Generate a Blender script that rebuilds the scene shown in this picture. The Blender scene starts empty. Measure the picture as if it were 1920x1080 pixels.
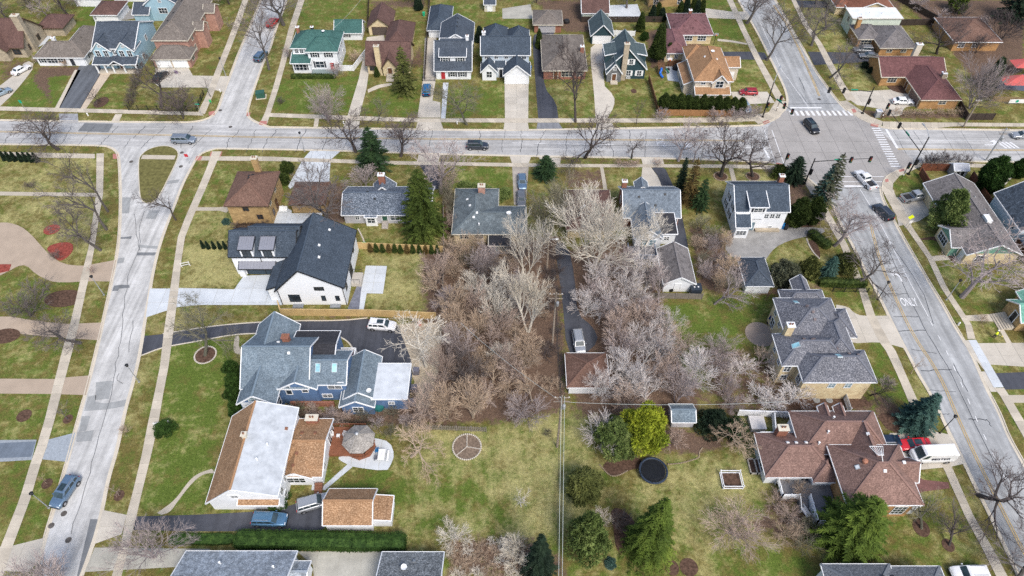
import bpy, math, random
import numpy as np
from mathutils import Vector, Matrix
R = math.radians
random.seed(7)
SC = bpy.context.scene
COL = SC.collection

# ---------------------------------------------------------------- camera, sky, sun, exposure
cam = bpy.data.cameras.new('camera'); cam_ob = bpy.data.objects.new('camera', cam); COL.objects.link(cam_ob)
cam.sensor_width = 36.0; cam.lens = 24.0; cam.clip_end = 3000.0
cam_ob.location = (0, 0, 92.0); cam_ob.rotation_euler = (R(90 - 48.9), 0, 0)
SC.camera = cam_ob
SUN_EL, SUN_AZ = 50.0, 152.0            # high veiled sun, behind and to one side of the camera
world = bpy.data.worlds.new('World'); SC.world = world; world.use_nodes = True
nt = world.node_tree; nt.nodes.clear()
sky = nt.nodes.new('ShaderNodeTexSky'); sky.sky_type = 'NISHITA'; sky.sun_disc = False
sky.sun_elevation = R(SUN_EL); sky.sun_rotation = R(SUN_AZ); sky.dust_density = 3.0; sky.air_density = 1.0
bg = nt.nodes.new('ShaderNodeBackground'); bg.inputs[1].default_value = 0.125
out = nt.nodes.new('ShaderNodeOutputWorld')
nt.links.new(sky.outputs[0], bg.inputs[0]); nt.links.new(bg.outputs[0], out.inputs[0])
sl = bpy.data.lights.new('sun', 'SUN'); sl.energy = 1.6; sl.angle = R(20); sl.color = (1.0, 0.95, 0.88)
so = bpy.data.objects.new('sun', sl); COL.objects.link(so)
az = R(SUN_AZ)
sd = Vector((math.sin(az) * math.cos(R(SUN_EL)), math.cos(az) * math.cos(R(SUN_EL)), math.sin(R(SUN_EL))))
so.rotation_euler = sd.to_track_quat('Z', 'Y').to_euler(); so.location = (0, 0, 120)
vs = SC.view_settings; vs.view_transform = 'Standard'; vs.look = 'None'; vs.gamma = 1.0; vs.use_curve_mapping = False
vs.exposure = 0.68
SC.cycles.max_bounces = 5; SC.cycles.diffuse_bounces = 2; SC.cycles.glossy_bounces = 2
SC.cycles.transparent_max_bounces = 4; SC.cycles.use_denoising = False

# ---------------------------------------------------------------- mesh and object helpers
def props(o, d):
    for k, v in d.items():
        if v is not None: o[k] = v
    return o

def empty(name, loc=(0, 0, 0), rz=0.0, **kw):
    o = bpy.data.objects.new(name, None); COL.objects.link(o)
    o.location = loc if len(loc) == 3 else (loc[0], loc[1], 0); o.rotation_euler = (0, 0, rz)
    o.empty_display_size = 0.3
    return props(o, kw)

def put(name, me, mat, parent=None, loc=(0, 0, 0), rz=0.0, scale=None, **kw):
    """link an object that uses (possibly shared) mesh data; the material sits on the object"""
    o = bpy.data.objects.new(name, me); COL.objects.link(o)
    if len(me.materials) == 0: me.materials.append(None)
    if mat is not None:
        o.material_slots[0].link = 'OBJECT'; o.material_slots[0].material = mat
    o.location = loc if len(loc) == 3 else (loc[0], loc[1], 0); o.rotation_euler = (0, 0, rz)
    if scale is not None: o.scale = scale if hasattr(scale, '__len__') else (scale,) * 3
    if parent is not None: o.parent = parent
    return props(o, kw)

class MB:
    """collects shapes and links them as ONE mesh object"""
    def __init__(s): s.v = []; s.f = []
    def add(s, v, f):
        o = len(s.v); s.v.extend(v); s.f.extend([[i + o for i in q] for q in f]); return s
    def box(s, x0, x1, y0, y1, z0, z1):
        return s.add([(x0,y0,z0),(x1,y0,z0),(x1,y1,z0),(x0,y1,z0),(x0,y0,z1),(x1,y0,z1),(x1,y1,z1),(x0,y1,z1)],
                     [(0,3,2,1),(4,5,6,7),(0,1,5,4),(1,2,6,5),(2,3,7,6),(3,0,4,7)])
    def prism(s, pts, z0, z1):
        n = len(pts)
        if sum(pts[i][0]*pts[(i+1)%n][1]-pts[(i+1)%n][0]*pts[i][1] for i in range(n)) < 0: pts = pts[::-1]
        v = [(x, y, z0) for x, y in pts] + [(x, y, z1) for x, y in pts]
        f = [list(range(n))[::-1], list(range(n, 2*n))] + [(i, (i+1) % n, n+(i+1) % n, n+i) for i in range(n)]
        return s.add(v, f)
    def sheet(s, pts, z):
        n = len(pts)
        if sum(pts[i][0]*pts[(i+1)%n][1]-pts[(i+1)%n][0]*pts[i][1] for i in range(n)) < 0: pts = pts[::-1]
        return s.add([(x, y, z) for x, y in pts], [list(range(n))])
    def bar(s, A, B, w, h):
        """square bar between two 3D points, w across, h up"""
        A, B = Vector(A), Vector(B); d = (B - A)
        if d.length < 1e-6: return s
        d.normalize(); up = Vector((0, 0, 1)) if abs(d.z) < .97 else Vector((0, 1, 0))
        sd = d.cross(up).normalized() * (w / 2); up = sd.cross(d).normalized() * (h / 2)
        v = [A-sd-up, A+sd-up, A+sd+up, A-sd+up, B-sd-up, B+sd-up, B+sd+up, B-sd+up]
        return s.add([tuple(q) for q in v], [(0,1,2,3),(7,6,5,4),(0,4,5,1),(1,5,6,2),(2,6,7,3),(3,7,4,0)])
    def tube(s, pts, rads, n=6):
        pts = [Vector(q) for q in pts]; v = []; f = []
        for i, q in enumerate(pts):
            d = (pts[min(i+1, len(pts)-1)] - pts[max(i-1, 0)]).normalized()
            a = d.orthogonal().normalized() if i == 0 else (a - d * a.dot(d)).normalized()
            b = d.cross(a); r = rads[i] if hasattr(rads, '__len__') else rads
            for k in range(n):
                t = 2 * math.pi * k / n; v.append(tuple(q + (a * math.cos(t) + b * math.sin(t)) * r))
        for i in range(len(pts) - 1):
            for k in range(n):
                f.append((i*n+k, i*n+(k+1) % n, (i+1)*n+(k+1) % n, (i+1)*n+k))
        f.append(list(range(n))[::-1]); f.append([(len(pts)-1)*n+k for k in range(n)])
        return s.add(v, f)
    def lathe(s, c, prof, n=16, sx=1, sy=1):
        v = []; f = []
        for r, z in prof:
            for k in range(n):
                t = 2*math.pi*k/n; v.append((c[0]+r*sx*math.cos(t), c[1]+r*sy*math.sin(t), c[2]+z))
        for i in range(len(prof)-1):
            for k in range(n): f.append((i*n+k, i*n+(k+1) % n, (i+1)*n+(k+1) % n, (i+1)*n+k))
        f.append(list(range(n))[::-1]); f.append([(len(prof)-1)*n+k for k in range(n)])
        return s.add(v, f)
    def mesh(s, name, smooth=False):
        me = bpy.data.meshes.new(name); me.from_pydata(s.v, [], s.f); me.update()
        if smooth: me.polygons.foreach_set('use_smooth', [True] * len(me.polygons))
        return me
    def build(s, name, mat, parent=None, smooth=False, **kw):
        loc = kw.pop('loc', (0, 0, 0)); rz = kw.pop('rz', 0.0)
        return put(name, s.mesh(name, smooth), mat, parent, loc, rz, **kw)

def sheet(name, pts, mat, z, parent=None, **kw):
    if parent is None: kw.setdefault('kind', 'structure')
    return MB().sheet(pts, z).build(name, mat, parent, **kw)

def lerp(a, b, t): return tuple(a[i] + (b[i] - a[i]) * t for i in range(len(a)))
def plen(pl): return sum(math.dist(pl[i], pl[i+1]) for i in range(len(pl)-1))
def along(pl, t):
    """point at share t of a polyline's length"""
    L = plen(pl) * t; i = 0
    while i < len(pl) - 2 and L > math.dist(pl[i], pl[i+1]): L -= math.dist(pl[i], pl[i+1]); i += 1
    d = math.dist(pl[i], pl[i+1]); return lerp(pl[i], pl[i+1], min(1, L / d) if d else 0)
def smooth_line(pl, it=2):
    for _ in range(it):
        q = [pl[0]]
        for i in range(len(pl)-1): q += [lerp(pl[i], pl[i+1], .25), lerp(pl[i], pl[i+1], .75)]
        pl = q + [pl[-1]]
    return pl
def smooth_loop(pl, it=2):
    for _ in range(it):
        q = []
        for i in range(len(pl)): q += [lerp(pl[i], pl[(i+1) % len(pl)], .25), lerp(pl[i], pl[(i+1) % len(pl)], .75)]
        pl = q
    return pl
def offset(pl, d):
    o = []
    for i in range(len(pl)):
        a, b = pl[max(i-1, 0)], pl[min(i+1, len(pl)-1)]; l = math.dist(a, b) or 1
        o.append((pl[i][0] - (b[1]-a[1])/l*d, pl[i][1] + (b[0]-a[0])/l*d))
    return o
def inside(pt, poly):
    x, y = pt; c = False; n = len(poly)
    for i in range(n):
        (x1, y1), (x2, y2) = poly[i], poly[(i+1) % n]
        if (y1 > y) != (y2 > y) and x < (x2-x1)*(y-y1)/(y2-y1)+x1: c = not c
    return c

# ---------------------------------------------------------------- materials
class NT:
    def __init__(s, name):
        s.m = bpy.data.materials.new(name); s.m.use_nodes = True; s.t = s.m.node_tree; s.t.nodes.clear()
        s.out = s.n('ShaderNodeOutputMaterial'); s.b = s.n('ShaderNodeBsdfPrincipled'); s.l(s.b.outputs[0], s.out.inputs[0])
        s.tc = None
    def n(s, t, **kw):
        q = s.t.nodes.new(t)
        for k, v in kw.items(): setattr(q, k, v)
        return q
    def l(s, a, b): s.t.links.new(a, b)
    def obj(s):
        if s.tc is None: s.tc = s.n('ShaderNodeTexCoord')
        return s.tc.outputs['Object']
    def pos(s): return s.n('ShaderNodeNewGeometry').outputs['Position']
    def noise(s, scale, detail=3, rough=.55, vec=None, stretch=None):
        q = s.n('ShaderNodeTexNoise'); q.inputs['Scale'].default_value = scale; q.inputs['Detail'].default_value = detail
        q.inputs['Roughness'].default_value = rough; v = vec if vec is not None else s.obj()
        if stretch:
            mp = s.n('ShaderNodeMapping'); mp.inputs['Scale'].default_value = stretch; s.l(v, mp.inputs[0]); v = mp.outputs[0]
        s.l(v, q.inputs['Vector']); return q.outputs['Fac']
    def ramp(s, fac, *stops):
        q = s.n('ShaderNodeValToRGB'); e = q.color_ramp.elements
        while len(e) < len(stops): e.new(.5)
        for i, (p_, c) in enumerate(stops):
            e[i].position = p_; e[i].color = (*c, 1) if hasattr(c, '__len__') else (c, c, c, 1)
        s.l(fac, q.inputs[0]); return q.outputs[0]
    def mix(s, fac, a, b, mode='MIX'):
        q = s.n('ShaderNodeMix', data_type='RGBA', blend_type=mode)
        for sock, v in ((q.inputs[0], fac), (q.inputs[6], a), (q.inputs[7], b)):
            if hasattr(v, 'is_output'): s.l(v, sock)
            elif hasattr(v, '__len__'): sock.default_value = (*v, 1)
            else: sock.default_value = v
        return q.outputs[2]
    def math(s, op, a, b=0.0, c=None):
        q = s.n('ShaderNodeMath', operation=op)
        for i, v in enumerate((a, b) if c is None else (a, b, c)):
            if hasattr(v, 'is_output'): s.l(v, q.inputs[i])
            else: q.inputs[i].default_value = v
        return q.outputs[0]
    def rnd(s): return s.n('ShaderNodeObjectInfo').outputs['Random']
    def z(s, vec=None):
        q = s.n('ShaderNodeSeparateXYZ'); s.l(vec if vec is not None else s.obj(), q.inputs[0]); return q.outputs
    def bump(s, h, strength=.4, dist=.03):
        q = s.n('ShaderNodeBump'); q.inputs['Strength'].default_value = strength; q.inputs['Distance'].default_value = dist
        s.l(h, q.inputs['Height']); s.l(q.outputs[0], s.b.inputs['Normal'])
    def done(s, col, rough=.8, spec=.3, metal=0.0, coat=0.0):
        if hasattr(col, 'is_output'): s.l(col, s.b.inputs['Base Color'])
        else: s.b.inputs['Base Color'].default_value = (*col, 1)
        if hasattr(rough, 'is_output'): s.l(rough, s.b.inputs['Roughness'])
        else: s.b.inputs['Roughness'].default_value = rough
        s.b.inputs['Specular IOR Level'].default_value = spec; s.b.inputs['Metallic'].default_value = metal
        if coat: s.b.inputs['Coat Weight'].default_value = coat; s.b.inputs['Coat Roughness'].default_value = .08
        return s.m

M = {}
def sc(c, k): return tuple(min(1, q * k) for q in c)

def plain(name, c, rough=.6, spec=.4, var=.12, scale=2.0, metal=0.0):
    if name in M: return M[name]
    t = NT(name); f = t.noise(scale, 4)
    M[name] = t.done(t.ramp(f, (.3, sc(c, 1 - var)), (.7, sc(c, 1 + var))), rough, spec, metal); return M[name]

def shingle(name, c, c2=None, mott=.35, streak=.25, patch=0.0):
    """asphalt shingles: tab mottling, horizontal courses, streaks running down, worn patches"""
    if name in M: return M[name]
    c2 = c2 or sc(c, 1.5); t = NT(name)
    g = t.noise(5.5, 2, .7, stretch=(1, 1, 1.6)); a = t.ramp(g, (.34, sc(c, 1 - mott)), (.5, c), (.68, c2))
    fine = t.noise(16, 2, .6); a = t.mix(.55, a, t.ramp(fine, (.3, .30), (.7, .72)), 'OVERLAY')
    big = t.noise(.35, 3, .6); a = t.mix(.45, a, t.ramp(big, (.3, .36), (.7, .66)), 'OVERLAY')
    zz = t.z()[2]; w = t.math('FRACT', t.math('MULTIPLY', zz, 7.0)); ln = t.ramp(w, (.0, .62), (.22, 1.0))
    a = t.mix(.55, a, ln, 'MULTIPLY')
    st = t.noise(1.6, 3, .6, stretch=(1.0, 1.0, .12)); a = t.mix(streak, a, t.ramp(st, (.35, .35), (.7, .85)), 'OVERLAY')
    if patch:
        pm = t.noise(.9, 5, .72); a = t.mix(t.ramp(pm, (.56, 0.0), (.62, patch)), a, sc(c, .45))
    t.bump(g, .35, .03)
    M[name] = t.done(a, .9, .2); return M[name]

def siding(name, c, lines=True, dirt=.12):
    if name in M: return M[name]
    t = NT(name); n = t.noise(.8, 4); a = t.ramp(n, (.3, sc(c, 1 - dirt)), (.7, c))
    if lines:
        w = t.math('FRACT', t.math('MULTIPLY', t.z()[2], 5.5)); a = t.mix(.5, a, t.ramp(w, (.0, .66), (.18, 1.0)), 'MULTIPLY')
    st = t.noise(2.2, 2, .5, stretch=(1, 1, .15)); a = t.mix(.14, a, t.ramp(st, (.3, .3), (.7, .8)), 'OVERLAY')
    M[name] = t.done(a, .6, .35); return M[name]

def brick(name, c, c2, mortar=None):
    if name in M: return M[name]
    t = NT(name); mp = t.n('ShaderNodeMapping'); sx = t.z(); cb = t.n('ShaderNodeCombineXYZ')
    t.l(t.math('ADD', sx[0], sx[1]), cb.inputs[0]); t.l(sx[2], cb.inputs[1])
    b = t.n('ShaderNodeTexBrick'); t.l(cb.outputs[0], b.inputs['Vector'])
    b.inputs['Scale'].default_value = 1.0; b.inputs['Brick Width'].default_value = .42; b.inputs['Row Height'].default_value = .16
    b.inputs['Mortar Size'].default_value = .012; b.inputs['Color1'].default_value = (*c, 1); b.inputs['Color2'].default_value = (*c2, 1)
    b.inputs['Mortar'].default_value = (*(mortar or sc(c, 1.15)), 1)
    n = t.noise(1.3, 4, .65); a = t.mix(.6, b.outputs[0], t.ramp(n, (.3, .32), (.7, .7)), 'OVERLAY')
    n2 = t.noise(7, 2, .65); a = t.mix(.5, a, t.ramp(n2, (.3, .3), (.7, .7)), 'OVERLAY')
    M[name] = t.done(a, .85, .2); return M[name]

def concrete(name, c, var=.14, stain=.35, rnd=.16, scale=.5):
    """slab concrete: each slab its own tint, blotches, darker stains, fine grit"""
    if name in M: return M[name]
    t = NT(name); ps = t.pos(); n = t.noise(scale, 5, .65, vec=ps)
    a = t.ramp(n, (.3, sc(c, 1 - var)), (.72, sc(c, 1 + var)))
    f = t.noise(9, 3, .7, vec=ps); a = t.mix(.3, a, t.ramp(f, (.3, .3), (.7, .7)), 'OVERLAY')
    s_ = t.noise(.23, 5, .7, vec=ps); a = t.mix(t.ramp(s_, (.5, 0.0), (.72, stain)), a, sc(c, .62))
    r_ = t.ramp(t.rnd(), (0.0, 1 - rnd), (1.0, 1.0)); a = t.mix(1.0, a, r_, 'MULTIPLY')
    t.bump(f, .2, .01)
    M[name] = t.done(a, .9, .2); return M[name]

def asphalt(name, c, var=.18, wear=.3, along='Y'):
    """worn carriageway: wheel tracks along its run, blotchy repairs, grit"""
    if name in M: return M[name]
    t = NT(name); ps = t.pos()
    st = (1.4, .05, 1) if along == 'Y' else (.05, 1.4, 1)
    tr = t.noise(.8, 3, .55, vec=ps, stretch=st); a = t.ramp(tr, (.3, sc(c, 1 - var)), (.7, sc(c, 1 + var)))
    b = t.noise(.16, 5, .65, vec=ps); a = t.mix(wear, a, t.ramp(b, (.3, .3), (.7, .75)), 'OVERLAY')
    m = t.noise(1.1, 5, .7, vec=ps); a = t.mix(.3, a, t.ramp(m, (.3, .28), (.7, .72)), 'OVERLAY')
    f = t.noise(11, 3, .7, vec=ps); a = t.mix(.3, a, t.ramp(f, (.3, .3), (.7, .7)), 'OVERLAY')
    t.bump(f, .25, .01)
    M[name] = t.done(a, .88, .25); return M[name]

def foliage(name, dark, mid, light, scale=1.2):
    if name in M: return M[name]
    t = NT(name); n = t.noise(scale, 4, .7); a = t.ramp(n, (.3, dark), (.5, mid), (.72, light))
    f = t.noise(5, 2, .6); a = t.mix(.5, a, t.ramp(f, (.3, .25), (.7, .75)), 'OVERLAY')
    r_ = t.rnd(); a = t.mix(.35, a, t.ramp(r_, (0.0, .38), (1.0, .62)), 'OVERLAY')
    M[name] = t.done(a, .75, .2); return M[name]

def bark(name, c, c2):
    if name in M: return M[name]
    t = NT(name); n = t.noise(1.1, 4, .7); a = t.ramp(n, (.32, c), (.68, c2))
    r_ = t.rnd(); a = t.mix(.45, a, t.ramp(r_, (0.0, .36), (1.0, .64)), 'OVERLAY')
    M[name] = t.done(a, .9, .15); return M[name]

def paint(name, c, metal=.25, rough=.3):
    if name in M: return M[name]
    t = NT(name); n = t.noise(3, 3); M[name] = t.done(t.ramp(n, (.3, sc(c, .93)), (.7, c)), rough, .5, metal, .7); return M[name]

def glass(name, c=(.025, .035, .045), rough=.08):
    if name in M: return M[name]
    t = NT(name); n = t.noise(.7, 2); M[name] = t.done(t.ramp(n, (.35, sc(c, .6)), (.65, sc(c, 1.7))), rough, .6); return M[name]

WHITE = plain('white_trim', (.80, .82, .83), .5, .4, .05)
CREAM = plain('cream_trim', (.62, .58, .48), .6, .3, .08)
BLACKT = plain('black_trim', (.02, .022, .025), .5, .4, .2)
DARKBR = plain('brown_trim', (.10, .065, .045), .6, .3, .2)
GREYT = plain('grey_metal', (.30, .32, .34), .45, .5, .1, metal=.4)
GLASS = glass('window_glass')
GLASSL = glass('pale_glass', (.16, .24, .28), .12)
RUBBER = plain('tyre_rubber', (.018, .018, .02), .8, .2)
RIM = plain('wheel_rim', (.45, .46, .48), .35, .6, .1, metal=.7)

# ---------------------------------------------------------------- ground
XR, YR = (-165, 165), (14, 204)
STEP = 1.0
nx = int((XR[1]-XR[0])/STEP)+1; ny = int((YR[1]-YR[0])/STEP)+1
gx, gy = np.meshgrid(np.linspace(*XR, nx), np.linspace(*YR, ny))
def soft(poly, w=2.0):
    """1 inside a polygon, fading to 0 over w metres"""
    n = len(poly); ins = np.zeros(gx.shape, bool); dist = np.full(gx.shape, 1e9)
    for i in range(n):
        (x1, y1), (x2, y2) = poly[i], poly[(i+1) % n]
        dx, dy = x2-x1, y2-y1; L2 = dx*dx+dy*dy+1e-9
        t = np.clip(((gx-x1)*dx+(gy-y1)*dy)/L2, 0, 1); dist = np.minimum(dist, np.hypot(gx-x1-t*dx, gy-y1-t*dy))
        c = (y1 > gy) != (y2 > gy)
        ins ^= c & (gx < dx*(gy-y1)/((dy if abs(dy) > 1e-9 else 1e-9))+x1)
    sdv = np.where(ins, dist, -dist)
    return np.clip(.5 + sdv/w, 0, 1)
GREEN = np.full(gx.shape, .30); STRAW = np.full(gx.shape, .30); LITTER = np.full(gx.shape, .05); SAND = np.zeros(gx.shape)
def lay(arr, val, poly, w=2.0):
    s = soft(poly, w); arr[:] = arr*(1-s) + val*s
# how green, how dry and how littered each lot's grass is
for g_, s_, l_, w_, poly in [
    (.85, .22, 0, 3, [(-61.6,68.4),(-45.8,69.5),(-45,52.3),(-41.9,38.9),(-51.4,38.5),(-54.7,56)]),
    (.55, .25, 0, 3, [(-85.7,68.4),(-74.6,68.4),(-70.5,48.7),(-76,48.7)]), (.55, .2, 0, 3, [(-80.6,58),(-66.3,58),(-60.7,30.3),(-66.9,30.3)]),
    (.30, .75, 0, 2, [(-62.3,91.7),(-52.2,90.7),(-49,83.5),(-49.8,80),(-59.1,80.3)]), (.32, .5, 0, 3, [(-60.5,49.6),(-57.2,56),(-58.9,68.4),(-61.5,66.2),(-58.2,43.7)]),
    (.5, .3, 0, 2, [(-65.6,114.8),(-57.7,114.8),(-55.7,103),(-64.8,103)]), (.42, .55, 0, 2, [(-64,100.6),(-56.1,100.6),(-52.5,91),(-62,91)]),
    (.30, .55, 0, 2, [(-109.9,117.5),(-89.3,117.5),(-77.2,86.8),(-82.7,86.1),(-92.5,94.6),(-100.1,97.6)]), (.35, .4, 0, 2, [(-89.2,116.6),(-83.8,116.6),(-73.6,88.2),(-78.6,88.2)]),
    (.55, .2, 0, 2, [(-92.8,82.8),(-77.8,81.5),(-76.1,73),(-88.5,74.1)]), (.35, .62, .05, 2, [(-26.7,86.8),(-16,89.6),(-13,89.6),(-12,74.1),(-24.9,74.1)]),
    (.25, .5, .25, 2, [(-63.7,73),(-40.5,75.9),(-40.1,74.1),(-62.5,69.5)]),
    (.64, .66, 0, 4, [(-12.1,51.4),(12.4,55.1),(11.6,35.9),(2.9,35.2),(-14.5,35.9),(-16.5,43.7)]), (.68, .25, 0, 5, [(-12.3,44.5),(-4.7,47),(-2.2,38.9),(-11.8,38.2)]),
    (.50, .70, .0, 4, [(-8,50.9),(6.6,54.6),(6.2,35.9),(0,36.7),(2.3,44.5),(-6.3,47.9)]),
    (.72, .15, 0, 3, [(-27.9,45.3),(-18.5,44.9),(-13.6,41.3),(-15.6,38.9),(-25.8,42.5)]), (.45, .35, .1, 4, [(7.1,33.1),(31.3,33.1),(32,30),(7,30)]),
    (.8, .1, 0, 4, [(30,33.4),(38.4,33.1),(40.3,30),(29.2,30)]), (.45, .6, .05, 4, [(17.8,45.3),(36.6,49.6),(36.6,42.9),(37.8,35.9),(24.2,33.1),(16.4,39.7)]),
    (.82, .05, 0, 2, [(27.2,77.1),(32.8,77.1),(32,63),(28.5,58),(26,63)]), (.85, .05, 0, 2, [(33.2,74.1),(39.2,74.1),(37.7,67.3),(33.7,63),(32.1,68.4)]),
    (.7, .1, .1, 3, [(34.8,77.8),(45.8,80.3),(44,73),(33.9,73)]), (.68, .15, 0, 2, [(60.5,67.9),(62.4,66.8),(63,56),(56.6,54.1),(57.6,62)]),
    (.62, .2, 0, 2, [(56.6,78.4),(61.8,79.6),(62.7,74.1),(59.2,74.7)]), (.42, .45, 0, 2, [(48.1,89.6),(56.9,92.4),(57.4,85.5),(54.4,80.3),(46.1,81.5)]),
    (.5, .35, .1, 3, [(51.9,38.9),(61.8,41.3),(62,31.7),(49.5,32.4)]), (.35, .4, .25, 2, [(64.7,85.5),(64,77.8),(65,47),(65.5,30.3),(63.4,31.7),(63.6,62)]),
    (.6, .25, 0, 2, [(79.1,113),(85.1,112.7),(85.6,105.4),(77.6,104.3)]), (.5, .4, 0, 2, [(79.5,96.8),(83.9,93.8),(81.8,88.9),(77.1,88.2)]),
    (.55, .3, .15, 3, [(78,86.8),(88.9,86.8),(83,74.1),(77.5,74.1)]), (.45, .4, .1, 2, [(77.9,73),(83.1,72.4),(82.6,68.4),(78,68.2)]),
    (.65, .2, 0, 2, [(76.8,59),(81.1,59),(77.8,52.3),(76.2,53.2)]), (.7, .15, 0, 2, [(52.8,188.4),(61.9,188.4),(61.3,182.2),(52.1,184.7)]),
    (.72, .12, 0, 2, [(52.4,177.7),(62.3,176.8),(62.8,166.4),(51.7,166.4)]), (.5, .4, 0, 2, [(53.7,156),(62.4,156),(61.2,142.9),(53.6,142.9)]),
    (.4, .5, 0, 2, [(80.6,185.3),(94.6,182.2),(87.6,161.1),(78,161.1)]), (.4, .5, 0, 2, [(78.2,154.7),(90.4,153.5),(85.5,142.9),(77.9,143.3)]),
    (.8, .05, 0, 2, [(-118,149.9),(-109.3,151.1),(-105.3,135.8),(-117.7,135.8),(-118.8,140.6)]), (.55, .25, 0, 2, [(-99.7,149.9),(-95.1,149.9),(-90,135.2),(-98.3,135.2)]),
    (.75, .1, 0, 3, [(-122.2,188.4),(-105.6,188.4),(-111.1,172),(-117.7,170.5)]), (.6, .2, 0, 3, [(-60.4,188.4),(-40.7,188.4),(-40.2,179.2),(-46.3,176.3),(-57,172)]),
    (.75, .1, 0, 2, [(-57.8,147.5),(-36.7,149.9),(-35.6,133.7),(-55.4,134.1)]), (.7, .1, 0, 2, [(-33,141.8),(-22.1,147.5),(-21.4,133.1),(-34.3,133.1)]),
    (.6, .2, 0, 2, [(-21.8,186.8),(-9,186.8),(-10.1,174.8),(-15.8,174.8)]), (.6, .2, 0, 2, [(-7.4,182.2),(4.5,185.3),(4.3,170.5),(-7.1,170.5)]),
    (.68, .15, 0, 2, [(-15.4,144),(-1.3,145.2),(-1.5,132.1),(-15.1,132.1)]), (.5, .35, 0, 2, [(8.3,144),(19.9,144),(19.5,132.1),(11,132.1)]),
    (.5, .35, 0, 2, [(25.9,146.3),(33.8,147.5),(33.1,133.1),(23.3,133.1)]), (.55, .35, 0, 2, [(34.4,147),(42.1,147),(40.3,139.5),(34,139.5)]),
    (.75, .2, 0, 2, [(-14.1,113.9),(-.6,113.9),(-.5,103.8),(-3.3,107.9),(-12.1,107.9)]), (.4, .5, .1, 2, [(20.2,113.4),(27,113.4),(26.3,107.9),(19.7,107.9)]),
    (.35, .5, .15, 2, [(41,113.4),(55.6,113.4),(53,109.6),(41.2,105.4)]), (.4, .4, .1, 2, [(-32.1,96.1),(-13.3,93.8),(-13.2,91.7),(-31.5,92.4)]),
    (.12, .45, .6, 2, [(11.2,113.4),(20.2,113.4),(19.6,107.1),(10.9,107.1)]),
]:
    lay(GREEN, g_, poly, w_); lay(STRAW, s_, poly, w_); lay(LITTER, l_, poly, w_)
for l_, w_, poly in [(.85, 3, [(-17,89.6),(9.2,93.8),(8.2,55.1),(0,53.2),(-13,52.3),(-16.4,54.1),(-14.3,68.4)]),
    (.8, 3, [(10,89.6),(21.5,93.8),(26.7,80.3),(25.9,68.4),(30.2,58),(27.7,53.2),(9.8,54.1)]), (.55, 3, [(30.2,67.3),(33.9,68.4),(45,63),(44.5,55.1),(31,53.2)]),
    (.95, 2, [(23.5,52.3),(34.2,49.6),(26.8,47.9),(22.1,48.3)]), (.8, 2, [(42.3,57.5),(55.2,57.5),(55.9,54.6),(40.9,53.7)]), (.7, 2, [(57,59),(61,55.1),(58.6,50.9),(55.4,53.2)]),
    (.7, 3, [(-9.1,35.9),(2.2,35.2),(7.1,32.4),(7,30),(-8.3,30)]), (.75, 2, [(-31.4,74.1),(-12,74.1),(-12.7,71.8),(-20.2,73.3),(-36.7,73)]),
    (.75, 2, [(-41.3,55.6),(-13.3,56),(-12.2,52.3),(-39.9,53.2)]), (.9, 2, [(-14.1,106.2),(-12,106.2),(-11.3,93.8),(-12.5,89.6)]), (.7, 2, [(-34.2,109.6),(-32.2,96.8),(-37.4,96.8),(-38.5,108.7)]),
    (.6, 3, [(29.8,35.9),(39.7,43.3),(42.3,38.9),(40.8,33.8),(34.7,35.2)]), (.75, 2, [(34.3,96.8),(40.9,93.8),(38.6,77.8),(33.4,80.3)]), (.8, 2, [(54.3,114.8),(60.1,111.3),(60.2,96.8),(55.3,93.8)]),
    (.8, 2, [(110.2,188.4),(144.9,188.4),(127.1,152.3),(112.5,140.6),(112.8,162.4)]), (.7, 2, [(96.6,188.4),(110.2,188.4),(107.8,182.2),(94.1,180.7)]), (.7, 1.5, [(79.1,135.2),(104.4,133.7),(103.5,131.6),(82.8,131.6)]),
    (.65, 3, [(-40.7,188.4),(-24.1,188.4),(-23.8,183.7),(-38.6,183.7)]), (.75, 2, [(6,188.4),(27.2,188.4),(24.1,170.5),(14.2,170.5)]), (.6, 2, [(-26.7,154.7),(-21.2,152.3),(-23.6,165.1)]),
    (.6, 2, [(40.1,80.3),(55.7,81.5),(55.1,79.6),(45.2,77.8)]), (.8, 2, [(49.4,177.7),(49.5,162.4),(34.4,152.3),(35.4,170.5)]), (.5, 2, [(-129.5,157.2),(-119.5,156),(-118.4,145.2),(-124.1,146.3)]),
    (.8, 1.5, [(-106.8,136.3),(-116.9,147.5),(-117.7,153.5),(-106.4,153.5),(-106.2,149.9),(-113.5,148.7)]), (.5, 1.5, [(6.9,117.3),(52.3,115.9),(54.2,114.4),(8,116.2)])]:
    lay(LITTER, l_, poly, w_)
lay(SAND, 1.0, [(-19.6,72),(-11.9,72.6),(-11.9,63),(-12.8,55.6),(-14.7,55.3),(-16.3,63),(-18.3,68.4)], 1.5)
lay(SAND, .8, [(21.8,87.5),(25.2,86.8),(25.1,79.5),(21.8,79.5)], 1.5); lay(SAND, .5, [(39.1,43.7),(40,38.9),(38.6,37.8),(38,40.9)], 1.5)

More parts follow.
